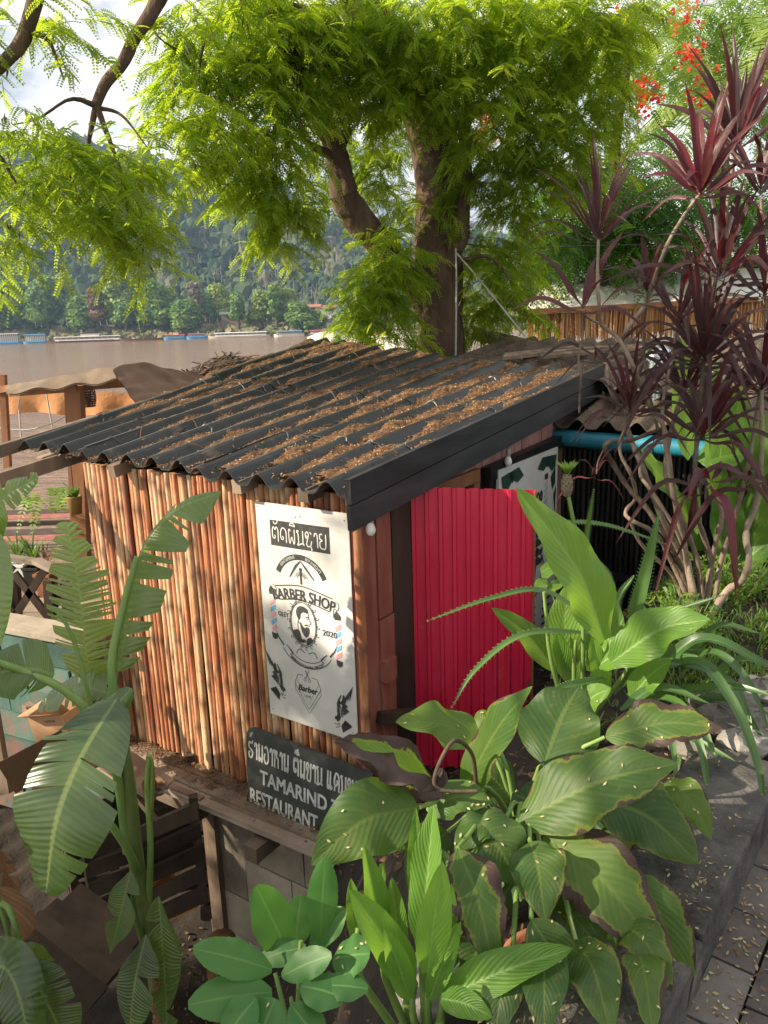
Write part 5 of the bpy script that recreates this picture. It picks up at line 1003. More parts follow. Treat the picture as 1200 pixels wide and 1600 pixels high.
b.tube([q+[0, 0, .09], q+[0, 0, .2]], .004, 4); tag(b.build("wicker_lantern", wicker_m), "small round wicker lantern hanging under the orange tarpaulin", "lantern")
b = MB(); K = 420; 
for k in range(K): u_, v_ = RNG.random(), RNG.random(); q = at(290+115*u_, 588-26*math.sin(u_*3.1)*v_-12*u_, 9.2+.8*v_); b.beam(q, q+[RNG.normal(.12, .12), RNG.normal(0, .1), RNG.normal(.01, .03)], .02, .008, rnd=RNG.random())
b.box(at(345, 590, 9.8), 1.0, .8, .1); tag(b.build("thatch_heap", wicker_m), "dark heap of thatch on the low roof left of the hut", "thatch", kind='stuff')
# deck with railing above the mint wall
YL = 5.3
dk = thing("deck_terrace", at(60, 1020, YL+.6), "timber deck terrace behind the mint wall", "deck")
zdk = at(60, 985, YL)[2]
b = MB()
for k in range(14): b.box([-4.1, YL-.1+.17*k, zdk-.06], 4.6, .162, .04, rnd=RNG.random(), jit=.003)
b.build("deck_boards", wood_old, dk); b = MB(); b.box([-4.1, YL+1.0, zdk-.2], 4.5, .1, .2); b.box([-2.2, YL+1.0, zdk-1.3], .12, .12, 2.2); b.box([-4.2, YL+1.0, zdk-1.3], .12, .12, 2.2); b.build("deck_beam", wood_dark, dk)
rl = thing("cross_braced_railing", at(40, 990, YL), "dark timber railing with crossed braces and pale capping", "railing")
def rb(b, p, q, w, d=.03): b.beam(p, q, d, w, up=nrm(np.cross(q-p, [0, 1., .0])))
for k, x in enumerate((-40, 22, 76, 104)):
    b = MB(); b.beam(at(x, 890-0*k+8*k, YL-.1*k), at(x+6, 975+14*k, YL-.1*k), .06, .06, up=np.array([0, 1., 0])); b.build("post", wood_dark, rl)
b = MB()
for (p, q) in (((24, 962), (70, 890)), ((22, 895), (92, 985)), ((-38, 960), (20, 885)), ((-40, 890), (22, 958)), ((68, 985), (104, 905))): rb(b, at(*p, YL-.15), at(*q, YL-.15), .05)
b.build("brace", wood_dark, rl)
b = MB(); b.beam(at(-50, 862, YL-.1), at(60, 878, YL-.15), .07, .03); b.beam(at(56, 876, YL-.15), at(110, 902, YL-.45), .07, .03); b.beam(at(-40, 968, YL-.1), at(100, 1000, YL-.5), .05, .05, rnd=.2); b.build("top_rail", wood_grey, rl)
mw = thing("mint_wall", at(60, 1080, YL-.5), "peeling mint green block wall with a red patch", "wall")
p0, p1 = at(-120, 925, YL-.1), at(150, 1035, YL-.75); d = nrm((p1-p0)*[1, 1, 0]); nn_ = np.array([d[1], -d[0], 0]); L = np.linalg.norm((p1-p0)[:2]); ztop = (p0[2]+p1[2])/2
b = MB(); zr = ztop
for r_ in range(7):
    x = -(.2 if r_ % 2 else 0)
    while x < L: x1 = min(x+.4, L); b.box(p0*[1, 1, 0]+d*(x+x1)/2+UP*(zr-.10), x1-x-.008, .14, .192, [d, nn_, UP], RNG.random(), .003); x += .4
    zr -= .2
b.build("blocks", mint_m, mw); b = MB(); b.box(p0*[1, 1, 0]+d*L/2+UP*(ztop+.02), L+.05, .2, .05, [d, nn_, UP], .4, .004); b.build("coping", conc_m, mw)
b = MB(); b.beam(at(22, 1032, 4.9), at(135, 1026, 4.7), .02, .025, rnd=.8); tag(b.build("loose_batten", wood_brown), "thin wooden batten lying across the mint wall", "batten")
# planters on the deck
def leafy(b, c, n, L, hw_, spread=.6, up=.8, prof=lance, rnd=(.2, .9)):
    for k in range(n):
        a = RNG.uniform(0, 6.28); d = np.array([math.cos(a)*spread, math.sin(a)*spread, up*RNG.uniform(.5, 1.3)]); l = L*RNG.uniform(.6, 1.1); c0 = np.asarray(c)+RNG.normal(0, .01, 3)
        blade(b, [c0, c0+d*l*.5, c0+d*l*[1, 1, .75]], hw_*RNG.uniform(.7, 1.2), n=8, m=5, prof=prof, rnd=RNG.uniform(*rnd), hint=nrm([-d[0]*.6, -d[1]*.6, 1]))
for x, y, YY, mt, lab, sp in ((30, 875, 5.6, white_paint, "white planter box with spiky plants on the deck", 1), (52, 880, 5.5, wire_m, "black planter box with grassy plants beside the white one", 2), (70, 890, 5.4, clay_m, "terracotta planter with dried brown fronds on the deck", 3)):
    e = thing("planter_box", at(x, y+16, YY), lab, "planter"); b = MB(); q = at(x, y, YY); b.lathe(q+[0, 0, -.14], [(.07, -.06), (.085, .10), (.092, .10), (.092, .12), (.075, .12), (.07, .08), (.001, .08)], 4, axis=np.array([[.8, .6, 0], [-.6, .8, 0], [0, 0, 1]])); b.build("pot", mt, e)
    b = MB(); leafy(b, q, 34, .30 if sp < 3 else .22, .009, .45 if sp < 3 else .7, .9); b.build("leaves", strap_m if sp < 3 else dry_m, e)
for x, y, YY, lab in ((45, 795, 7.4, "arching fern left of the shelter post"), (85, 800, 7.3, "bright arching fern beside the shelter post")):
    e = thing("fern", at(x, y+20, YY), lab, "fern"); b = MB(); c = at(x, y, YY)
    for k in range(9):
        a = RNG.uniform(0, 6.28); d = np.array([math.cos(a)*.42, math.sin(a)*.42, .18]); Q = spline(np.array([c, c+d*.6+[0, 0, .08], c+d*[1, 1, -.5]]), 20); T = np.gradient(Q, axis=0); T /= np.linalg.norm(T, axis=1)[:, None]; S = np.cross(T, UP); S /= np.linalg.norm(S, axis=1)[:, None]
        for sg in (-1, 1): D2 = S*sg+T*.4; D2 /= np.linalg.norm(D2, axis=1)[:, None]; l = .09*np.sin(np.linspace(.3, 3.1, 20))+.01; leaflets(b, Q+D2*l[:, None]*.5, D2, np.cross(D2, T), l, .022, RNG.uniform(.4, .9, 20))
    b.build("fronds", weed_m, e)
e = thing("hanging_pot", at(117, 790, 6.6), "ochre hanging pot with an orchid beside the shelter post", "flower pot"); q = at(117, 787, 6.6); b = MB(); b.smooth = True; b.lathe(q+[0, 0, -.09], [(.001, 0), (.05, 0), (.068, .15), (.07, .16), (.06, .16), (.055, .13), (.001, .13)], 14); b.build("pot", mat("ochre_glaze", [(.2, (.18, .10, .03)), (.8, (.30, .18, .05))], 8, .5), e)
b = MB(); leafy(b, q+[0, 0, .05], 14, .2, .018, .5, .9); b.build("leaves", strap_m, e); b = MB(); b.tube([q+[0, 0, .06], q+[.02, 0, .75]], .004, 4); b.build("cord", wire_m, e)
# striped mat boat deck by the water (low raft seen below the river bank)
rz = at(90, 815, 9); e = thing("river_raft", rz, "low raft deck with a red and white striped mat below the shelter", "raft"); b = MB(); b.box(rz+[.1, 0, -.1], 3.0, 2.2, .12, rnd=.4); b.build("deck", wood_old, e)
for k in range(7):
    b = MB(); b.box(rz+[-.1+.0, -.9+.26*k, -.03], 1.9, .24, .02); b.build("mat_stripe", (wood_old, jamb_m, wood_dark, wood_old)[k % 4], e)
b = MB(); b.beam(rz+[-1.4, -1.05, .25], rz+[1.6, -1.05, .25], .05, .05); b.beam(rz+[-1.4, -1.05, .0], rz+[-1.4, -1.05, .25], .05, .05, up=np.array([0, 1., 0])); b.beam(rz+[1.5, -1.05, .0], rz+[1.5, -1.05, .25], .05, .05, up=np.array([0, 1., 0])); b.build("rail", wood_dark, e)

wood_pit = mat('shade_darkened_timber', [(.25, (.018, .012, .009)), (.5, (.05, .034, .025)), (.8, (.12, .085, .062))], 5, .85, (1, 1, .25), .6)  # darker copy of the old wood, pit shade put into its colour
# ---- the clutter under the floor
def slat_crate(label, pts, n, h, w, thk=.03, mt=wood_dark, gap=.03):
    P0, P1 = np.asarray(pts[0]), np.asarray(pts[1]); e = thing("slatted_crate", (P0+P1)/2-[0, 0, n*h/2], label, "crate", None); d = nrm((P1-P0)*[1, 1, 0]); nn = np.array([d[1], -d[0], 0]); nn = nn if nn[1] < 0 else -nn
    L = np.linalg.norm((P1-P0)[:2]); 
    for side, off in (("front_slats", 0), ("back_slats", -w)):
        b = MB()
        for k in range(n): q = (P0+P1)/2+nn*off-UP*(k*(h+gap)); sl = (P1[2]-P0[2])/L; b.box(q, L, thk, h, [nrm(d+UP*sl), nn, UP], RNG.random(), .004)
        b.build(side, mt, e)
    b = MB()
    for q in (P0, P1):
        for off in (-.02, -w+.02): b = MB(); b.box(q+nn*off+(-d if q is P1 else d)*.03-UP*((n-1)*(h+gap)/2), .05, .05, n*(h+gap), [d, nn, UP], RNG.random()); b.build("corner_post", mt, e)
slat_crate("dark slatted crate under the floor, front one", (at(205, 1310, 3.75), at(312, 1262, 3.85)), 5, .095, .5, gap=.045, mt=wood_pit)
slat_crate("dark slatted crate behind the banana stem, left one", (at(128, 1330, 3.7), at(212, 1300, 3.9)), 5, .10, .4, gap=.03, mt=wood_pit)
slat_crate("shadowed slatted crate behind the foundation post", (at(300, 1290, 4.25), at(372, 1275, 4.25)), 6, .10, .4)
b = MB(); pv = [(at(45, 1440, 3.1), at(172, 1535, 2.95)), (at(75, 1418, 3.25), at(195, 1508, 3.1)), (at(110, 1398, 3.4), at(215, 1475, 3.25)), (at(30, 1470, 2.95), at(150, 1565, 2.8))]
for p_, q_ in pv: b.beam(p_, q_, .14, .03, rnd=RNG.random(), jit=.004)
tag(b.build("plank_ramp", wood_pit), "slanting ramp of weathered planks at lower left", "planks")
for x, y, Y_, lab in ((250, 1385, 3.9, "orange bar painted as a lit patch behind the crate slats, upper one"), (285, 1418, 3.9, "orange bar painted as a lit patch low behind the crate slats")):  # bars whose colour imitates light on the slats
    b = MB(); b.beam(at(x-40, y+14, Y_), at(x+22, y-16, Y_), .02, .05); b.beam(at(x-40, y+14, Y_)+[0, 0, -.05], at(x+22, y-16, Y_)+[0, 0, -.05], .03, .02); tag(b.build("orange_lit_bar", orange_m), lab, "lit patch")
b = MB(); q = at(345, 1470, 3.7); b.lathe(q+[0, 0, -.35], [(.11, -.3), (.10, 0), (.095, .3), (.085, .36), (.05, .385), (.001, .39)], 12, axis=np.eye(3)); b.smooth = True; tag(b.build("tree_stump", rust_m), "reddish brown stump in the dark under the hut", "stump")
e = thing("glass_jar", at(243, 1225, 3.9), "cloudy glass jar on its side under the ledge", "jar"); b = MB(); b.smooth = True; q = at(243, 1228, 3.9); ax = np.array([[1, 0, 0], [0, .6, .8], [0, -.8, .6]]); b.lathe(q, [(.001, -.1), (.05, -.1), (.055, -.05), (.055, .06), (.035, .09), (.036, .12)], 14, axis=ax); b.build("body", foil_m, e); b = MB(); b.lathe(q, [(.038, .1), (.04, .135), (.001, .136)], 12, axis=ax); b.build("lid", rust_m, e)
bx = at(98, 1125, 3.9); e = thing("cardboard_box", bx, "brown cardboard box with a torn flap by the mint wall", "box"); b = MB(); axb = np.array([[.93, -.3, .18], [.3, .95, 0], [-.17, .05, .98]]); 
for off, sz_ in (((0, -.15, 0), (.34, .004, .22)), ((0, .15, 0), (.34, .004, .22)), ((.17, 0, 0), (.004, .3, .22)), ((-.17, 0, 0), (.004, .3, .22)), ((0, 0, -.11), (.34, .3, .004))): b.box(bx+np.array(off)@axb, *sz_, axb)
b.build("walls", card_m, e); e.scale = (.72, .72, .72); b = MB(); b.box(bx+np.array((.0, -.2, .14))@axb, .33, .10, .004, np.array([axb[0], nrm(axb[1]-axb[2]*.6), nrm(axb[2]+axb[1]*.6)])); b.box(bx+np.array((-.22, 0, .12))@axb, .1, .3, .004, axb); b.build("flap", card_m, e)
pnl = Panel(bx+np.array((-.02, -.1525, .06))@axb, axb[0], axb[2], -axb[1]); b = MB(); pnl.text(b, "FORTUNE", 0, .0, .018, width=.10, lift=.001); b.build("printing", wood_dark, e)
bx2 = at(60, 1190, 3.6); b = MB(); ax2 = np.array([[.85, .4, .3], [-.4, .9, 0], [-.3, -.1, .95]]); b.box(bx2, .34, .2, .006, [ax2[0], ax2[2], ax2[1]]); b.box(bx2+[.1, .1, -.12], .4, .25, .006, [ax2[0], ax2[1], ax2[2]]); tag(b.build("flattened_carton", mat("dark_brown_card", [(.2, (.08, .04, .02)), (.8, (.2, .11, .055))], 4, .85, bump=.2)), "flattened brown carton leaning behind the big banana leaf", "carton")  # carton in a darker brown than the box
b = MB(); b.beam(at(40, 1105, 4.2), at(190, 1195, 3.8), .05, .06, rnd=.7); b.beam(at(10, 1240, 3.9), at(-30, 1000, 4.2), .06, .05, up=np.array([0, 1., 0])); b.beam(at(150, 1165, 4.1), at(255, 1235, 3.9), .20, .02, rnd=.8, jit=.004); b.beam(at(190, 1215, 4.0), at(250, 1290, 3.9), .03, .03); tag(b.build("loose_timbers", wood_old), "loose grey timbers lying between the mint wall and the hut", "timbers")
# ================================================================== PLANTS IN FRONT
def leafspec(b, base, tip, hwid_px, Y0, Y1, sag=.0, bow=(0, 0), prof=ovate, **kw):
    """a leaf whose midrib runs between two places given by photo pixel and distance"""
    P0, P1 = at(*base, Y0), at(*tip, Y1); m = at((base[0]+tip[0])/2+bow[0], (base[1]+tip[1])/2+bow[1], (Y0+Y1)/2); m = m+[0, 0, sag]
    Ym = (Y0+Y1)/2; return blade(b, [P0, m, P1], hwid_px/1200*Ym*1.08, prof=prof, **kw)
def stalk(b, pts, r0, r1, n=10, sides=7, rnd=.5):
    Q = spline(np.array(pts), n); b.tube(Q, np.linspace(r0, r1, n), sides, rnd); b.smooth = True
# --- galangal clump with browned margins
G0 = at(820, 1420, 2.05); G0[2] = float(ground_h(G0[0], G0[1]))+.0
gal = thing("galangal_plant", G0, "large leaved plant with wide ribbed leaves browned along their edges", "plant")
GL = [((690, 1240), (522, 1160), 46, 1.95, 1.75, .25, .55), ((765, 1165), (618, 1128), 40, 2.15, 2.0, .92, .0), ((745, 1165), (782, 1112), 22, 2.2, 2.25, .9, 0), ((722, 1238), (832, 1072), 36, 1.95, 1.8, .35, .16), ((850, 1195), (905, 1072), 60, 2.0, 2.2, .15, 0.0), ((945, 1152), (1130, 1138), 40, 2.0, 1.9, .55, .42),
      ((808, 1285), (1062, 1192), 58, 1.75, 1.65, .30, .12), ((928, 1248), (1092, 1350), 58, 1.85, 1.7, .2, .22), ((1035, 1225), (1112, 1312), 26, 1.9, 1.75, .8, .1), ((848, 1302), (1040, 1505), 62, 1.7, 1.45, .6, .38), ((828, 1315), (852, 1442), 44, 1.65, 1.5, .3, .14), ((715, 1325), (775, 1528), 46, 1.6, 1.42, .38, .48),
      ((890, 1425), (972, 1585), 42, 1.6, 1.45, .4, .05), ((1000, 1365), (1072, 1580), 44, 1.6, 1.45, .62, .3), ((830, 1435), (898, 1610), 40, 1.5, 1.4, .35, .1), ((655, 1262), (486, 1352), 56, 1.75, 1.6, .35, .05), ((668, 1265), (770, 1255), 30, 1.8, 1.75, .5, .05), ((735, 1300), (812, 1385), 52, 1.7, 1.6, .2, .0),
      ((790, 1280), (710, 1330), 34, 1.75, 1.65, .25, .05), ((860, 1300), (800, 1240), 44, 1.85, 1.95, .1, 0), ((880, 1280), (960, 1270), 48, 1.95, 1.95, .08, .0), ((760, 1400), (700, 1470), 34, 1.6, 1.55, .1, .1), ((900, 1400), (1000, 1470), 40, 1.75, 1.7, .1, .1), ((640, 1300), (600, 1335), 34, 1.8, 1.7, .5, .05), ((850, 1360), (760, 1440), 40, 1.7, 1.62, .12, 0), ((870, 1350), (900, 1450), 40, 1.75, 1.68, .15, 0), ((900, 1330), (1010, 1390), 44, 1.85, 1.8, .1, 0), ((800, 1250), (730, 1200), 34, 2.1, 2.15, .1, 0), ((860, 1240), (960, 1190), 44, 2.1, 2.1, .12, 0),
      ((780, 1340), (690, 1380), 40, 1.8, 1.75, .08, 0), ((950, 1480), (1010, 1600), 40, 1.55, 1.45, .3, .3), ((860, 1480), (800, 1610), 40, 1.55, 1.42, .2, .1), ((760, 1460), (720, 1590), 36, 1.6, 1.5, .15, 0), ((930, 1330), (1050, 1300), 40, 1.95, 1.9, .15, 0), ((700, 1300), (640, 1400), 36, 1.85, 1.75, .1, 0), ((840, 1420), (960, 1440), 36, 1.8, 1.75, .06, 0), ((960, 1440), (1050, 1550), 40, 1.55, 1.36, .3, .3), ((900, 1470), (955, 1620), 44, 1.5, 1.26, .25, .1), ((850, 1470), (850, 1630), 40, 1.48, 1.26, .2, 0), ((990, 1470), (1020, 1620), 36, 1.5, 1.24, .4, .35), ((800, 1500), (770, 1640), 34, 1.46, 1.3, .15, .1)]
for k, (ba, ti, hp, Y0, Y1, rn, ag) in enumerate(GL):
    b = MB(); dn = ti[1] > ba[1]+60
    leafspec(b, ba, ti, hp*1.3, Y0, Y1, sag=.03 if not dn else .045, rnd=min(1, rn*.8+.08), age=ag if ag > .05 else -RNG.uniform(.1, .5), n=26, m=15, fold=.22, wave=.05, droop=.12, notch=.05 if ag > .3 else 0, hint=nrm(UP*(.8 if not dn else .45)+nrm(CAM-at(*ba, Y0))*.75+RNG.normal(0, .16, 3)))
    b.build("leaf", ging_m, gal)
    b = MB(); P0 = at(*ba, Y0); mid = (P0*.55+G0*.45)+[0, 0, .12]; stalk(b, [G0+RNG.normal(0, .035, 3)*[1, 1, 0], mid, P0], .009, .006, 10, 6); b.build("stalk", stem_m, gal)
for (x0, y0, Y0_), (x1, y1, Y1_), hp in (((690, 1190, 1.8), (520, 1160, 1.72), 20),): pass
b = MB(); stalk(b, [at(745, 1240, 1.9), at(738, 1180, 1.85), at(712, 1157, 1.8), at(690, 1185, 1.76), at(678, 1225, 1.75), at(700, 1236, 1.74), at(745, 1236, 1.73)], .006, .005, 24, 7); 
for k in range(7): blade(b, [at(690, 1200, 1.77), at(684+RNG.normal(0, 6), 1222, 1.76), at(676+RNG.normal(0, 12), 1238, 1.75)], .012, n=6, m=5, rnd=.05, prof=lance)
b.build("dried_flower", wicker_m, gal)
b = MB(); leafspec(b, (700, 1248), (520, 1152), 26, 1.80, 1.70, rnd=.05, age=1.2, n=18, m=9, fold=.1, wave=.18, notch=.12); b.build("withered_leaf", mat("withered_leaf_skin", [(.2, (.045, .028, .024)), (.5, (.10, .066, .055)), (.8, (.18, .13, .11))], 14, .8), gal)
# --- bright shoots in front
S0 = at(668, 1640, 1.45); sh_ = thing("bright_ginger_shoots", S0, "cluster of upright bright green leafy shoots at the bottom centre", "plant")
for (ba, ti, hp, Y0, Y1, rn) in [((660, 1480), (678, 1256), 34, 1.5, 1.58, .6), ((645, 1545), (545, 1388), 38, 1.45, 1.42, .55), ((668, 1520), (692, 1345), 34, 1.42, 1.4, .75), ((600, 1480), (568, 1318), 24, 1.55, 1.6, .45), ((690, 1540), (705, 1380), 22, 1.47, 1.5, .5), ((625, 1500), (612, 1370), 22, 1.55, 1.6, .4), ((560, 1480), (548, 1372), 18, 1.55, 1.6, .5), ((648, 1420), (650, 1262), 16, 1.6, 1.62, .3), ((640, 1560), (600, 1450), 26, 1.43, 1.4, .65), ((575, 1450), (600, 1345), 18, 1.6, 1.6, .6), ((672, 1560), (720, 1440), 24, 1.43, 1.45, .5), ((690, 1560), (895, 1482), 40, 1.42, 1.38, .45), ((690, 1560), (770, 1590), 28, 1.4, 1.34, .4)]:
    b = MB(); leafspec(b, ba, ti, hp, Y0, Y1, sag=.01, rnd=rn, n=20, m=11, fold=.55, wave=.05, droop=.1, hint=nrm(nrm(CAM-at(*ba, Y0))*.9+UP*.35+RNG.normal(0, .2, 3)), prof=lambda t: np.sin(np.pi*np.clip(t, .04, 1)**.8)**.7); b.build("leaf", shoot_m, sh_)
b = MB()
for ba in ((660, 1480), (645, 1545), (668, 1520), (600, 1480), (690, 1540), (560, 1480), (690, 1560)): stalk(b, [S0+[(ba[0]-660)/1600, .05, -.02], at(ba[0], ba[1]+40, 1.46), at(ba[0], ba[1]-30, 1.5)], .011, .007, 8, 8)
b.build("stalks", stem_m, sh_)
# --- scalloped succulent
K0 = at(460, 1640, 1.42); kl = thing("succulent_plant", K0, "low plant with thick rounded scalloped green leaves at the bottom", "plant")
oval = lambda t: np.clip(np.sin(np.pi*np.clip(t, .015, .985))**.55, 0, 1)
KC = (470, 1535)
for (ba, ti, hp, Y0, Y1, rn) in [((455, 1500), (400, 1385), 36, 1.5, 1.47, .3), ((462, 1480), (470, 1398), 26, 1.55, 1.58, .5), ((425, 1515), (302, 1482), 32, 1.42, 1.38, .35), ((405, 1500), (478, 1480), 22, 1.46, 1.46, .3), ((440, 1525), (518, 1492), 26, 1.4, 1.38, .12), ((425, 1550), (294, 1570), 36, 1.38, 1.33, .4), ((430, 1560), (400, 1640), 40, 1.34, 1.28, .45), ((470, 1540), (540, 1560), 34, 1.36, 1.33, .1), ((500, 1470), (508, 1340), 26, 1.5, 1.52, .55), ((520, 1500), (578, 1490), 40, 1.42, 1.4, .35), ((500, 1540), (575, 1545), 26, 1.36, 1.34, .1), ((455, 1570), (505, 1640), 34, 1.32, 1.28, .25), ((400, 1560), (350, 1625), 34, 1.33, 1.28, .3), ((485, 1480), (540, 1420), 24, 1.5, 1.52, .5)]:
    b = MB(); leafspec(b, ba, ti, hp, Y0, Y1, sag=.004, rnd=rn, n=30, m=9, fold=.08, wave=.02, droop=.1, scallop=40, prof=oval, hint=nrm(UP*.55+nrm(CAM-at(*ba, Y0))*.8+RNG.normal(0, .18, 3))); b.build("leaf", kal_m, kl)
b = MB()
for q in ((470, 1470), (430, 1520), (455, 1560), (500, 1510)): stalk(b, [K0, at((q[0]+460)/2, 1580, 1.4), at(*q, 1.44)], .007, .005, 8, 7)
b.build("stems", stem_m, kl)
# --- tall light green clump by the door
T0 = at(905, 1100, 2.7); T0[2] = float(ground_h(T0[0], T0[1])); tl = thing("tall_ginger_plant", T0, "tall pale green broad leaved plant in front of the red door", "plant")
for (ba, ti, hp, Y0, Y1, rn, bow) in [((945, 1000), (806, 762), 46, 2.55, 2.5, .6, (26, 10)), ((900, 1060), (890, 908), 32, 2.75, 2.8, .75, (-12, 0)), ((955, 1035), (1110, 968), 42, 2.5, 2.35, .3, (0, -18)), ((868, 1048), (768, 950), 22, 2.7, 2.65, .1, (4, -8)), ((925, 1050), (940, 900), 34, 2.8, 2.85, .4, (10, 0)), ((935, 1040), (1000, 1010), 30, 2.6, 2.55, .5, (0, -6)), ((950, 1090), (925, 990), 18, 2.6, 2.6, .8, (-3, 0)), ((905, 1075), (870, 985), 20, 2.75, 2.75, .6, (-6, 0)), ((985, 1090), (1050, 1030), 26, 2.55, 2.5, .4, (0, -6)), ((900, 1110), (955, 1075), 24, 2.5, 2.45, .5, (0, -4))]:
    b = MB(); leafspec(b, ba, ti, hp, Y0, Y1, rnd=rn, n=24, m=13, fold=.35, wave=.04, droop=.1, bow=bow, hint=nrm(nrm(CAM-at(*ba, Y0))*.8+UP*.5+RNG.normal(0, .12, 3)), prof=lambda t: np.sin(np.pi*np.clip(t, .03, 1)**.8)**.75); b.build("leaf", tall_m, tl)
for (x0, x1, y1) in ((905, 912, 900), (872, 850, 925), (945, 952, 985), (976, 988, 985), (930, 925, 960), (890, 900, 1000)):
    b = MB(); stalk(b, [T0+RNG.normal(0, .03, 3)*[1, 1, 0], at((x0+x1)/2+2, 1040, 2.65), at(x1, y1, 2.65)], .012, .006, 10, 8); b.build("stem", stem_m, tl)
vine = thing("vine_seedling", at(860, 900, 2.9), "small heart leaved seedling beside the white sign", "plant")
for (ba, ti, hp) in (((845, 895), (885, 872), 16), ((858, 915), (882, 912), 17), ((850, 905), (838, 925), 11)):
    b = MB(); leafspec(b, ba, ti, hp, 2.9, 2.85, n=12, m=9, rnd=.55, fold=.15, wave=.03, prof=lambda t: np.clip(np.sin(np.pi*np.clip(t, .05, 1)**.6), 0, 1)**.7); b.build("leaf", tall_m, vine)
b = MB(); stalk(b, [at(862, 1060, 2.9), at(870, 960, 2.9), at(850, 895, 2.9)], .005, .003, 10, 6); b.build("stem", stem_m, vine)
# --- pineapple plant: spiny straps and a small fruit on its stalk
P0 = at(930, 1080, 3.0); P0[2] = float(ground_h(P0[0], P0[1])); pn = thing("pineapple_plant", P0, "spiny pineapple plant with a young fruit on a tall stalk", "plant")
def spiny(b, pts, hw_, rnd):
    Q = spline(np.array(pts), 34); blade(b, pts, hw_, n=34, m=5, fold=.5, wave=0, droop=0, rnd=rnd, prof=strapp); T = np.gradient(Q, axis=0); T /= np.linalg.norm(T, axis=1)[:, None]; h = nrm(UP*.75+nrm(CAM-Q.mean(0))*.65); S = np.cross(T, h); S /= np.linalg.norm(S, axis=1)[:, None]; w = strapp(np.linspace(0, 1, 34))*hw_
    for sg in (-1, 1): D2 = S*sg+T*.6; D2 /= np.linalg.norm(D2, axis=1)[:, None]; leaflets(b, Q+S*sg*w[:, None]*1.05+UP*.3*w[:, None], D2, np.broadcast_to(h, D2.shape), .012, .005, .9)
for pts, hw_, rn in (([(985, 985, 3.0), (1008, 900, 3.0), (1030, 800, 3.0)], .034, .6), ([(930, 975, 2.8), (850, 925, 2.7), (770, 935, 2.6), (668, 970, 2.5)], .016, .7), ([(930, 990, 2.7), (820, 992, 2.55), (745, 1045, 2.45), (706, 1105, 2.4)], .016, .8), ([(890, 1000, 3.1), (900, 850, 3.1), (884, 770, 3.1)], .012, .6), ([(945, 1060, 2.6), (870, 1080, 2.45), (810, 1130, 2.35)], .018, .6),
                     ([(912, 880, 3.1), (918, 830, 3.1), (928, 765, 3.05)], .012, .55), ([(875, 815, 3.3), (950, 822, 3.3), (1040, 850, 3.3)], .014, .7), ([(985, 1010, 3.1), (1050, 960, 3.0), (1130, 930, 2.9)], .022, .5), ([(965, 985, 3.1), (955, 910, 3.1), (940, 880, 3.15)], .014, .3), ([(990, 1000, 3.1), (1060, 985, 3.0), (1100, 1000, 2.9)], .022, .3), ([(960, 1000, 3.0), (965, 940, 3.0), (990, 900, 3.0)], .02, .5)):
    b = MB(); spiny(b, [at(*q) for q in pts], hw_, rn); b.build("leaf", strap_m, pn)
b = MB(); stalk(b, [P0, at(922, 960, 3.05), at(905, 860, 3.1), at(890, 785, 3.1), at(887, 766, 3.1)], .010, .008, 16, 8); b.build("stalk", tall_m if False else stem_m, pn)
b = MB(); c = at(886, 757, 3.1); b.smooth = True; b.lathe(c+[0, 0, -.055], [(.004, 0), (.018, .01), (.025, .035), (.025, .065), (.018, .09), (.010, .10)], 14)
for k in range(60): a = k*2.4; h = .01+k/60*.09; r_ = .026*math.sin(.5+h/.10*2.1); q = c+[math.cos(a)*r_, math.sin(a)*r_, -.055+h]; leaflets(b, np.array([q]), np.array([nrm([math.cos(a)*.6, math.sin(a)*.6, .7])]), np.array([[math.cos(a), math.sin(a), -.5]]), .026, .010, RNG.random())
b.build("fruit", mat("young_fruit", [(.2, (.07, .05, .035)), (.5, (.17, .13, .085)), (.8, (.3, .25, .17))], 40, .7), pn)
b = MB()
for k in range(34): a = k*2.4; d = np.array([math.cos(a)*.5, math.sin(a)*.5, .8]); blade(b, [c+[0, 0, .04], c+[0, 0, .04]+d*.03, c+[0, 0, .04]+d*.075*RNG.uniform(.7, 1.2)*[1.2, 1.2, .9]], .006, n=6, m=3, prof=lance, rnd=.8)
b.build("crown", weed_m, pn)
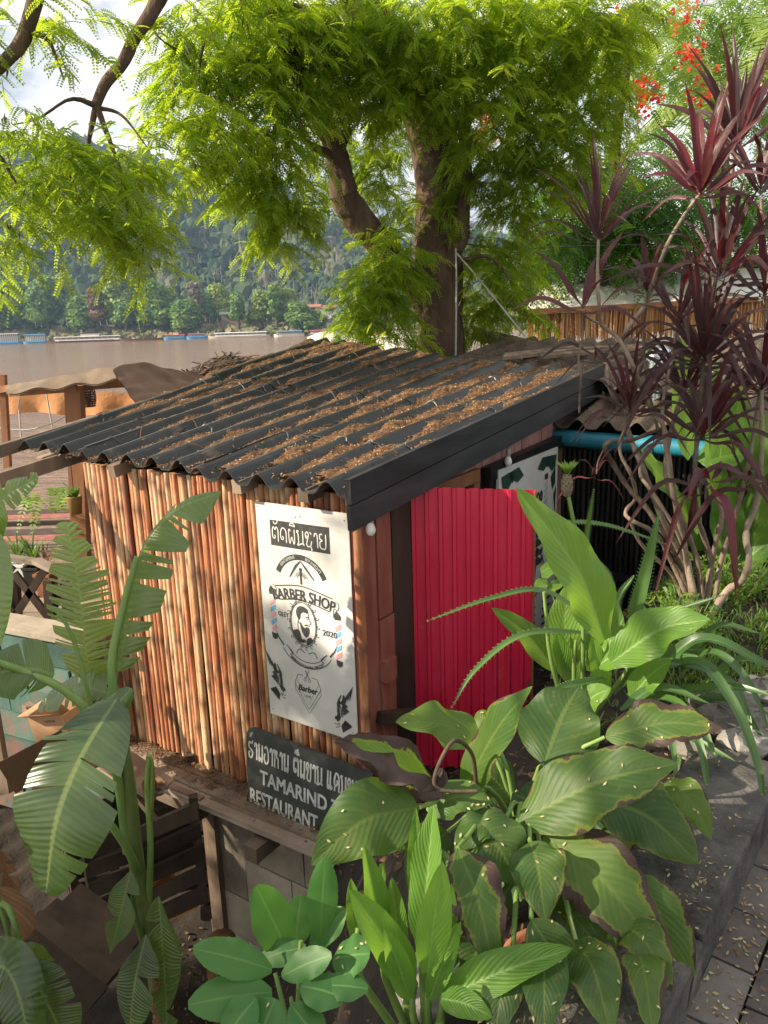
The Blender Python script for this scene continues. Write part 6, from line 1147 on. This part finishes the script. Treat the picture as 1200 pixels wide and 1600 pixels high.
# --- strap-leaved lilies at right
L0 = at(1010, 1085, 2.7); L0[2] = float(ground_h(L0[0], L0[1])); ly = thing("strap_leaved_lily", L0, "clump of long arching dark green strap leaves by the kerb", "plant")
for pts, hw_, rn in (([(990, 1075, 2.75), (1080, 1035, 2.5), (1140, 1090, 2.3), (1185, 1200, 2.15), (1192, 1300, 2.05)], .024, .2), ([(985, 1085, 2.7), (1070, 1080, 2.5), (1150, 1075, 2.4), (1215, 1090, 2.3)], .026, .25), ([(1000, 1075, 2.9), (1090, 1000, 2.8), (1180, 1030, 2.7), (1230, 1060, 2.6)], .03, .3), ([(1000, 1090, 2.6), (1060, 1100, 2.4), (1095, 1170, 2.25), (1112, 1290, 2.1)], .02, .45), ([(1010, 1100, 2.6), (1075, 1150, 2.35), (1150, 1190, 2.2)], .022, .6), ([(960, 1085, 2.7), (1010, 1040, 2.6), (1100, 1045, 2.5), (1160, 1080, 2.4)], .026, .2),
                     ([(980, 1100, 2.6), (1040, 1130, 2.4), (1060, 1230, 2.2)], .018, .5), ([(970, 1110, 2.5), (1030, 1075, 2.5), (1110, 1100, 2.4)], .024, .3), ([(1000, 1060, 3.0), (1040, 1020, 2.9), (1120, 1015, 2.8)], .022, .35), ([(1060, 1060, 2.9), (1110, 1020, 2.75), (1165, 1060, 2.6), (1205, 1150, 2.5)], .022, .3), ([(1080, 1080, 2.8), (1130, 1060, 2.65), (1165, 1110, 2.5), (1175, 1190, 2.4)], .02, .4), ([(1050, 1100, 2.65), (1090, 1120, 2.45), (1120, 1190, 2.3)], .02, .5), ([(1070, 1040, 3.1), (1120, 980, 3.0), (1190, 990, 2.9)], .024, .25),
                     ([(1040, 1110, 2.6), (1060, 1160, 2.4), (1050, 1250, 2.25)], .018, .35), ([(1090, 1090, 2.75), (1150, 1100, 2.6), (1200, 1170, 2.45)], .022, .2), ([(1020, 1080, 2.8), (1060, 1030, 2.7), (1120, 1050, 2.55), (1150, 1120, 2.45)], .022, .3), ([(1100, 1070, 2.9), (1160, 1030, 2.8), (1215, 1050, 2.7)], .024, .35), ([(990, 1105, 2.55), (1010, 1145, 2.4), (990, 1215, 2.3)], .018, .4)):
    b = MB(); blade(b, [at(*q) for q in pts], hw_, n=30, m=7, fold=.4, wave=.01, droop=0, rnd=rn, prof=strapp); b.build("leaf", strap_m, ly)
# --- maroon cordyline shrub
YB = 4.0; C0 = at(1095, 968, YB); cd = thing("maroon_cordyline", C0, "tall shrub of maroon strap leaves on gnarled pale stems", "shrub")
def rosette(c, n, L, hw_, up=nrm([0, 0, 1]), rnd=(.1, .6), elev=(.1, 1.2), droop=.5, name="rosette", Lv=.25, azr=None):
    b = MB(); c = np.asarray(c)
    for k in range(n):
        a = k*2.399+RNG.normal(0, .3) if azr is None else RNG.uniform(*azr); e = elev[0]+(elev[1]-elev[0])*(k/n)**.8+RNG.normal(0, .1); l = L*RNG.uniform(1-Lv, 1+Lv)
        d = np.array([math.cos(a)*math.cos(e), math.sin(a)*math.cos(e), math.sin(e)]); o = c+UP*(k/n-.5)*.05
        tip = o+d*l+[0, 0, -droop*l*(1.1-math.sin(e))*RNG.uniform(.4, 1.1)]; mid = o+d*l*.55+[0, 0, .06*l]
        blade(b, [o, o+d*l*.18, mid, tip], hw_*RNG.uniform(.75, 1.2), n=14, m=5, fold=.45, wave=.03, droop=.05, rnd=float(np.clip(RNG.uniform(*rnd), 0, 1)), prof=lambda t: np.clip(.22+.78*np.sin(np.pi*np.clip((t-.12)/.88, 0, 1)**.8), .05, 1)*(1-np.clip((t-.8)/.2, 0, 1)**2*.95))
    b.build(name, cord_m, cd)
ROS = [((1096, 300), 3.7, 28, .38, .029, (.35, .88), (.05, 1.4), .35), ((1152, 225), 3.9, 22, .46, .026, (.05, .45), (.5, 1.5), .2), ((1188, 300), 3.8, 16, .45, .028, (.05, .5), (.0, 1.3), .3), ((935, 372), 4.1, 30, .44, .013, (.02, .35), (.1, 1.4), .35), ((910, 482), 3.9, 9, .36, .028, (.3, .75), (-.1, 1.3), .2), ((1012, 452), 4.1, 14, .26, .022, (.05, .6), (-.1, 1.3), .4), ((1125, 430), 3.9, 24, .50, .028, (.02, .4), (-.1, 1.4), .3), ((1100, 560), 3.9, 46, .50, .024, (.02, .35), (-.5, 1.4), .4), ((1060, 500), 4.0, 16, .40, .020, (.02, .4), (-.2, 1.2), .4),
       ((1100, 680), 3.8, 26, .42, .026, (.02, .5), (-.3, 1.3), .35), ((1190, 610), 3.9, 26, .48, .026, (.05, .5), (-.4, 1.2), .4), ((985, 640), 3.9, 26, .38, .015, (.1, .6), (-.3, 1.3), .4), ((1110, 755), 3.6, 11, .36, .030, (.1, .9), (-1.0, .5), .5), ((1190, 750), 3.7, 10, .40, .028, (.1, .8), (-.9, .7), .5), ((1195, 460), 3.9, 18, .45, .026, (.05, .4), (-.1, 1.3), .3), ((1070, 610), 4.1, 20, .42, .020, (.02, .3), (-.4, 1.2), .4), ((940, 560), 4.1, 9, .36, .024, (.02, .25), (-.4, .6), .3), ((930, 740), 3.6, 9, .16, .008, (.6, 1), (-.5, 1.2), .5)]
for (px, py), Y, n, L, hw_, rn, el, dr_ in ROS: rosette(at(px, py, Y), int(n*(.75 if n < 20 else .95)), L, hw_*.70, rnd=rn, elev=el, droop=dr_)
def cstem(pts, r0, r1, Y=4.0, dY=0.):
    P = np.array([at(x, y, Y+dY*i/len(pts)+.06*math.sin(i*1.7)) for i, (x, y) in enumerate(pts)]); n = len(pts)*5; Q = spline(P, n); rr = np.linspace(r0, r1, n)*(1+.10*np.sin(np.arange(n)*2.1)+RNG.normal(0, .06, n)); b = MB(); b.smooth = True; b.tube(Q, rr, 8, RNG.random(), lump=.05); b.build("stem", twig_m, cd)
ST = [([(1082, 975), (1068, 900), (1045, 850), (1015, 800), (980, 760), (958, 725), (945, 700), (955, 690), (985, 688), (1020, 675), (1038, 668)], .030, .014), ([(1085, 970), (1060, 865), (1030, 800), (1000, 720), (985, 684), (972, 645), (956, 614), (950, 586), (953, 558), (969, 536), (981, 512), (1000, 488), (1012, 468), (1023, 434), (1042, 383), (1070, 335), (1096, 300)], .030, .012),
      ([(1092, 965), (1075, 880), (1052, 770), (1038, 671), (1023, 649), (1004, 611), (991, 576), (972, 538), (959, 522), (940, 507), (936, 475), (934, 427), (935, 375)], .028, .010), ([(940, 507), (925, 500), (914, 492), (911, 484)], .010, .009), ([(912, 486), (911, 520), (904, 560), (908, 583), (906, 620), (905, 645)], .010, .008),
      ([(1105, 968), (1135, 925), (1160, 905), (1170, 875), (1166, 830), (1182, 785), (1190, 700), (1190, 610)], .036, .014), ([(1095, 968), (1108, 900), (1118, 850), (1128, 800), (1110, 760)], .030, .016), ([(1100, 968), (1110, 880), (1088, 800), (1086, 730), (1092, 660), (1100, 560)], .028, .015), ([(1090, 968), (1050, 880), (1025, 835), (985, 812), (978, 798), (994, 776), (985, 740), (968, 700), (985, 645)], .024, .010),
      ([(1098, 968), (1090, 880), (1062, 800), (1040, 740), (1052, 660), (1080, 580), (1096, 512), (1104, 486), (1120, 425), (1135, 330), (1150, 228)], .028, .012), ([(1086, 968), (1075, 900), (1062, 840), (1020, 770), (1000, 740), (1010, 700), (1042, 690)], .020, .010), ([(1112, 965), (1126, 880), (1150, 800), (1170, 720), (1195, 560), (1195, 460), (1190, 310)], .026, .012), ([(1078, 970), (1050, 900), (1002, 850), (985, 815)], .022, .012), ([(1060, 500), (1050, 560), (1035, 640), (1045, 740)], .010, .014), ([(1012, 455), (1005, 520), (1012, 600), (1030, 680)], .009, .012), ([(950, 690), (935, 720), (932, 740)], .008, .006)]
for i, (pts, r0, r1) in enumerate(ST): cstem(pts, r0*.62, r1*.7, 4.0+.1*math.sin(i*2.3), -.05)
# --- a big-leaved plant and weeds behind at right
hc = at(1140, 820, 4.9); e = thing("heliconia_plant", hc, "pale green broad leaved plant behind the maroon shrub", "plant")
for (ba, ti, hp, rn) in (((1075, 720), (1065, 520), 22, .9), ((1130, 830), (1120, 560), 26, .7), ((1150, 760), (1210, 640), 40, .4), ((1090, 720), (1180, 700), 34, .3), ((1130, 900), (1210, 840), 40, .15), ((1060, 780), (1000, 700), 24, .5), ((1140, 860), (1130, 740), 30, .2), ((1165, 900), (1200, 720), 34, .3), ((1120, 800), (1165, 580), 28, .1), ((1100, 860), (1050, 760), 30, .05), ((1180, 840), (1215, 760), 40, .1), ((1150, 900), (1110, 800), 30, .05), ((1060, 860), (1090, 760), 26, .1)):
    b = MB(); leafspec(b, ba, ti, hp, 4.9, 4.8, n=18, m=9, rnd=rn, fold=.3, wave=.04); b.build("leaf", tall_m, e)
def weeds(name, label, spots, m, n, L, hw_, cat="weeds"):
    b = MB()
    for x, y, Y in spots:
        c = at(x, y, Y); leafy(b, c, n, L, hw_, .55, .9)
    return tag(b.build(name, m), label, cat, kind='stuff')
rs2 = np.random.default_rng(5)
def gspot(n, x0, x1, y0, y1):
    o = []
    while len(o) < n:
        x, y = rs2.uniform(x0, x1), rs2.uniform(y0, y1); d = ray(x, y); t = 1.; 
        for t in np.linspace(1.2, 7, 90):
            P = CAM+d*t
            if P[2] < ground_h(P[0], P[1]): break
        o.append((x, y, float(d[1]*t)))
    return o
weeds("grass", "rough sunlit grass and weeds on the soil at right", gspot(420, 1030, 1230, 880, 1110)+gspot(90, 860, 1100, 1000, 1160), grass_m, 7, .11, .0035, "grass")
for i, (x, y, lab) in enumerate(((1045, 885, "yellow green leafy weed beside the black wall"), (1140, 935, "small bushy weed left of the thick stem at right"), (1185, 880, "leafy weed at the right edge behind the shrub"), (1060, 1000, "low weed between the lily and the shrub"))):
    c = gspot(1, x, x+1, y, y+1)[0]; c = at(*c); e = thing("weed_plant", c, lab, "weed"); b = MB(); A3 = c+RNG.normal(0, .05, (16, 3))*[1, 1, 0]; D3 = rnd_unit(16)*[.6, .6, .2]+[0, 0, .9]; pinnate_cloud(b, A3, D3, nleaf=8, twig=.30, leaf=.10, pairs=5, lw=.016, ll=.03, droop=.1); b.build("leaves", weed_m, e)
    b = MB()
    for a_, d_ in zip(A3, D3): b.tube([a_-[0, 0, .05], a_+nrm(d_)*.28], [.004, .002], 5)
    b.build("stems", stem_m, e)
# --- rubble stones holding the soil by the kerb
for i, (x, y, Y, s_) in enumerate(((1150, 1105, 2.75, .10), (1185, 1085, 2.9, .11), (1120, 1125, 2.6, .09), (1190, 1140, 2.6, .12), (1160, 1165, 2.45, .09), (1100, 1090, 2.8, .07), (960, 1300, 2.15, .09), (935, 1010, 3.6, .09), (700, 1545, 1.62, .13), (1080, 1165, 2.4, .08))):
    b = MB(); b.smooth = False; b.blob(at(x, y, Y), s_, s_*.9, s_*.62, 12, 9, .09, RNG.random())
    tag(b.build("rubble_stone", rock_m), ["grey rubble stone lowest of the pile beside the kerb", "upper right rubble stone by the lily leaves", "left rubble stone under the lily leaves", "large rubble stone at the right edge above the kerb", "flat rubble stone resting against the kerb end", "small stone half hidden under the lily", "pale stone behind the galangal leaves", "sunlit pale stone below the black wall", "big rounded stone beside the bright shoots at the bottom", "small stone at the back of the kerb"][i], "stone", "rubble stones along the planting bed")
# terracotta pot and small things in the bed
e = thing("clay_flower_pot", at(860, 1550, 1.62), "dark clay pot among the galangal stems", "flower pot"); q = at(860, 1555, 1.62); b = MB(); b.smooth = True; b.lathe(q+[0, 0, -.14], [(.001, 0), (.085, 0), (.12, .2), (.13, .2), (.13, .235), (.11, .235), (.105, .2), (.001, .2)], 20); b.build("pot", clay_m, e)
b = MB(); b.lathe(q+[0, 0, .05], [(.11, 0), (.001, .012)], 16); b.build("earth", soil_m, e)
b = MB(); b.smooth = True; b.tube([at(632, 1610, 1.5), at(640, 1560, 1.52), at(645, 1535, 1.53)], [.017, .015, .014], 10); tag(b.build("cut_stem", stem_m), "short cut plant stem standing at the bottom edge", "stem")
# fallen leaflets on the kerb and the pavement
b = MB(); K = 16000; sK, tK = RNG.uniform(-1.2, 2.4, K), RNG.uniform(-1.3, .36, K); q = KP+KD*sK[:, None]+KN*tK[:, None]; onk = (tK > .01) & (tK < .32) & (sK < .8); z = np.where(onk, .128, np.where(tK < .0, .006, ground_h(q[:, 0], q[:, 1])+.01))+.003*RNG.random(K); ok = np.where(onk, RNG.random(K) < .85, RNG.random(K) < .75); ok &= ~((tK >= -.0) & (tK <= .01)); ok &= (q[:, 1] > .9); ok &= RNG.random(K) < .22+.9*np.clip(np.sin(sK*5+1)*np.sin(tK*7+2)+.25*np.sin(sK*17)*np.sin(tK*23), 0, 1)+.8*((tK < 0) & (tK > -.10))
C_ = np.c_[q, z][ok]; K = len(C_); D_ = rnd_unit(K)*[1, 1, .18]; D_ /= np.linalg.norm(D_, axis=1)[:, None]; leaflets(b, C_, D_, UP+RNG.normal(0, .3, (K, 3)), RNG.uniform(.009, .021, K), RNG.uniform(.004, .009, K), np.clip(RNG.normal(.5, .3, K), 0, 1))
tag(b.build("pavement_litter", litter2_m), "pale fallen leaflets scattered over the kerb and the dark paving", "leaf litter", kind='stuff')
b = MB(); K = 5000; Xq, Yq = RNG.uniform(-1.6, 2.2, K), RNG.uniform(1.1, 5.2, K); d_ = -((Xq-A2[0])*WD[0]+(Yq-A2[1])*WD[1]); bq = (Xq-A2[0])*GD[0]+(Yq-A2[1])*GD[1]; ok = ~((d_ < .1) & (bq > -.05)); Xq, Yq = Xq[ok], Yq[ok]; K = len(Xq)
C_ = np.stack([Xq, Yq, ground_h(Xq, Yq)+.012+.012*RNG.random(K)], 1); D_ = rnd_unit(K)*[1, 1, .4]; D_ /= np.linalg.norm(D_, axis=1)[:, None]; leaflets(b, C_, D_, UP+RNG.normal(0, .5, (K, 3)), RNG.uniform(.014, .05, K), RNG.uniform(.008, .02, K), np.clip(RNG.normal(.12, .16, K), 0, 1)); tag(b.build("soil_litter", litter_m), "dead brown leaves lying over the planting bed and the pit", "leaf litter", kind='stuff')

# ================================================================== BANANA PLANTS AT LEFT
BN = at(240, 1600, 3.0); bp = thing("banana_plant", BN, "banana plant with torn leaves in front of the bamboo wall", "banana plant")
b = MB(); P = spline(np.array([at(262, 1640, 3.0), at(238, 1480, 3.0), at(215, 1360, 3.0), at(203, 1240, 3.0), at(190, 1150, 3.02), at(180, 1085, 3.03)]), 30); b.tube(P, np.linspace(.046, .022, 30), 12, .5, lump=.03); b.smooth = True; b.build("pseudostem", bstem_m, bp)
for pts, r0, r1 in (([at(200, 1330, 3.0), at(188, 1240, 2.98), at(172, 1150, 2.95), at(165, 1112, 2.9)], .026, .016), ([at(205, 1290, 3.0), at(170, 1160, 3.0), at(110, 1085, 2.95), at(40, 1050, 2.9), at(-20, 1030, 2.85)], .024, .014), ([at(200, 1250, 3.05), at(150, 1130, 3.1), at(115, 1000, 3.1), at(85, 950, 3.1)], .014, .007), ([at(205, 1230, 3.05), at(175, 1060, 3.1), at(190, 960, 3.15), at(215, 870, 3.2)], .024, .015), ([at(232, 1420, 3.0), at(235, 1320, 2.98), at(230, 1230, 2.98), at(233, 1180, 2.98)], .016, .012), ([at(215, 1360, 2.98), at(195, 1320, 2.9), at(160, 1270, 2.85), at(150, 1255, 2.8)], .02, .012), ([at(225, 1480, 2.98), at(210, 1420, 2.9), at(205, 1370, 2.86), at(195, 1395, 2.8)], .014, .008)):
    b = MB(); stalk(b, pts, r0, r1, 14, 8); b.build("leaf_stalk", stem_m, bp)
def bleaf(pts, hwid, **kw): b = MB(); banana_blade(b, [at(*q) for q in pts], hwid, **kw); b.build("leaf", ban_m, bp)
cf = nrm([-.15, -.9, .35])
bleaf([(180, 1050, 3.1), (192, 960, 3.15), (222, 860, 3.2), (270, 800, 3.25), (345, 768, 3.3)], .19, strips=12, tear=.5, droop=.5, rnd=.55, sides=(-1, 1), hint=nrm([-.75, -.6, .35]), fold=-.25, seed=3)
bleaf([(146, 1095, 3.3), (132, 1000, 3.3), (122, 910, 3.3), (104, 815, 3.3)], .17, strips=24, tear=.6, droop=.16, rnd=.97, hint=nrm([-.1, -1, .45]), fold=.05, seed=5)
bleaf([(182, 1092, 2.82), (128, 1180, 2.6), (88, 1280, 2.45), (72, 1395, 2.45)], .205, strips=8, tear=.16, droop=.32, rnd=.22, hint=nrm([.1, -.45, .9]), fold=.05, seed=8)
bleaf([(205, 1075, 2.86), (160, 1130, 2.76), (120, 1190, 2.66)], .07, strips=1, droop=.9, rnd=.25, hint=nrm([.4, -.7, .6]), fold=.3, seed=9)
bleaf([(85, 1055, 2.95), (40, 1045, 2.9), (-40, 1060, 2.85)], .14, strips=5, tear=.2, droop=.55, rnd=.35, hint=nrm([0, -.75, .65]), seed=10)
bleaf([(175, 1085, 3.15), (125, 1075, 3.2), (60, 1105, 3.3)], .10, strips=9, tear=.4, droop=.4, rnd=.8, hint=nrm([.1, -.6, .8]), seed=11)
bleaf([(205, 1360, 2.8), (190, 1420, 2.76), (172, 1490, 2.72)], .075, strips=2, droop=.3, rnd=.35, hint=cf, seed=12)
bleaf([(248, 1400, 2.85), (256, 1500, 2.8), (262, 1620, 2.76)], .09, strips=3, droop=.35, rnd=.3, hint=cf, seed=13)
bleaf([(228, 1460, 2.8), (210, 1540, 2.72), (200, 1640, 2.66)], .10, strips=3, droop=.35, rnd=.33, hint=cf, seed=14)
bleaf([(232, 1300, 2.97), (236, 1235, 2.97), (238, 1185, 2.97)], .02, strips=1, droop=1.2, rnd=.6, hint=cf, seed=15)
b = MB(); banana_blade(b, [at(250, 1500, 2.95), at(246, 1560, 2.92), at(252, 1640, 2.9)], .05, strips=4, droop=1., rnd=.4, hint=cf, seed=16); b.build("dead_leaf", dry_m, bp)
B2 = at(30, 1640, 2.7); bp = thing("young_banana_plant", B2, "banana plant cut by the left edge, leaves above and below", "banana plant")
b = MB(); b.smooth = True; b.tube(spline(np.array([at(-60, 1640, 2.7), at(-70, 1300, 2.7), at(-75, 1000, 2.65)]), 12), np.linspace(.07, .04, 12), 12, .5); b.build("pseudostem", bstem_m, bp)
bleaf([(-60, 960, 2.6), (-40, 860, 2.5), (0, 785, 2.45), (60, 745, 2.4)], .075, strips=7, tear=.3, droop=.35, rnd=.9, hint=nrm([.2, -.8, .5]), seed=21)
bleaf([(-80, 900, 2.6), (-40, 850, 2.4), (-12, 900, 2.3), (0, 1010, 2.25)], .07, strips=3, tear=.3, droop=.4, rnd=.95, hint=nrm([.3, -.8, .4]), seed=22)
bleaf([(-70, 1560, 2.5), (0, 1510, 2.4), (36, 1580, 2.3), (46, 1680, 2.25)], .10, strips=5, tear=.3, droop=.6, rnd=.05, hint=nrm([.1, -.8, .6]), seed=23)
bleaf([(40, 1500, 2.5), (70, 1560, 2.45), (110, 1640, 2.4)], .11, strips=4, tear=.3, droop=.4, rnd=.12, hint=nrm([.1, -.8, .6]), seed=24)
bleaf([(25, 1470, 2.6), (50, 1490, 2.55), (86, 1500, 2.55)], .05, strips=2, droop=.3, rnd=.8, hint=cf, seed=25)
for pts in ([at(-60, 1400, 2.65), at(0, 1410, 2.6), at(22, 1440, 2.55), at(45, 1560, 2.5)], [at(-70, 1200, 2.65), at(-20, 1350, 2.6), at(20, 1480, 2.6)]):
    b = MB(); stalk(b, pts, .014, .009, 10, 7); b.build("leaf_stalk", stem_m, bp)
for i, (pts, hw_) in enumerate((([(0, 1330, 2.9), (20, 1400, 2.8), (60, 1470, 2.7)], .05), ([(-20, 1370, 2.8), (30, 1440, 2.7), (40, 1540, 2.6)], .06))):
    b = MB(); banana_blade(b, [at(*q) for q in pts], hw_, strips=4, droop=.9, rnd=.5, hint=cf, seed=30+i); b.build("dead_leaf", dry_m, bp)
for k in range(9):  # extra unseen leaves added beyond the frame to shade the pit
    x0 = -120-30*(k % 3); y0 = 1250+60*k; pts = [(x0-60, y0+60, 2.5+.1*k), (x0, y0-20, 2.5+.12*k), (x0+40-10*(k % 2), y0+20, 2.6+.12*k), (x0+60-14*(k % 3), y0+150, 2.65+.12*k)]
    bleaf(pts, .17, strips=4, tear=.25, droop=.45, rnd=.2+.05*k, hint=nrm([.1, -.5, .8]), seed=60+k)
# bits of litter caught on the big banana leaf and the galangal leaves stay part of the loose litter
b = MB(); Cc = []; Dd = []; Nn_ = []
for G_, hw_ in REC:
    if hw_ < .045: continue
    Gc = G_.mean((0, 1))
    if Gc[1] > 3.4 or Gc[1] < .9: continue
    for k in range(RNG.poisson(5)):
        i, j = RNG.integers(2, G_.shape[0]-2), RNG.integers(1, G_.shape[1]-1); nn_ = nrm(np.cross(G_[i+1, j]-G_[i, j], G_[i, j+1]-G_[i, j])); nn_ = nn_ if nn_[2] > 0 else -nn_
        if nn_[2] < .55: continue
        Cc.append(G_[i, j]+nn_*.004); dd = rnd_unit(1)[0]; dd = nrm(dd-nn_*np.dot(dd, nn_)); Dd.append(dd); Nn_.append(nn_+RNG.normal(0, .2, 3))
leaflets(b, np.array(Cc), np.array(Dd), np.array(Nn_), RNG.uniform(.008, .016, len(Cc)), RNG.uniform(.004, .007, len(Cc)), RNG.uniform(.45, 1, len(Cc))); tag(b.build("caught_leaflets", litter2_m), "small yellow leaflets caught on the broad leaves in front", "leaf litter", kind='stuff')
# ================================================================== HAZE over the river valley
b = MB(); b.box([0, 690, 130], 2400, 1440, 2*143.5); hz = b.build("haze", None or mat("air", [(0, (1, 1, 1))]), None); tag(hz, "pale bluish haze hanging over the river valley", "haze", kind='stuff')
hm = bpy.data.materials.new("haze_air"); hm.use_nodes = True; nt = hm.node_tree; nt.nodes.clear(); o_ = nt.nodes.new("ShaderNodeOutputMaterial"); pv = nt.nodes.new("ShaderNodeVolumePrincipled")
pv.inputs["Color"].default_value = (.48, .69, 1.0, 1); pv.inputs["Density"].default_value = .00018; pv.inputs["Anisotropy"].default_value = .35; nt.links.new(pv.outputs[0], o_.inputs["Volume"]); hz.data.materials.clear(); hz.data.materials.append(hm)

for o in SC.objects:
    if "_o" in o: del o["_o"]
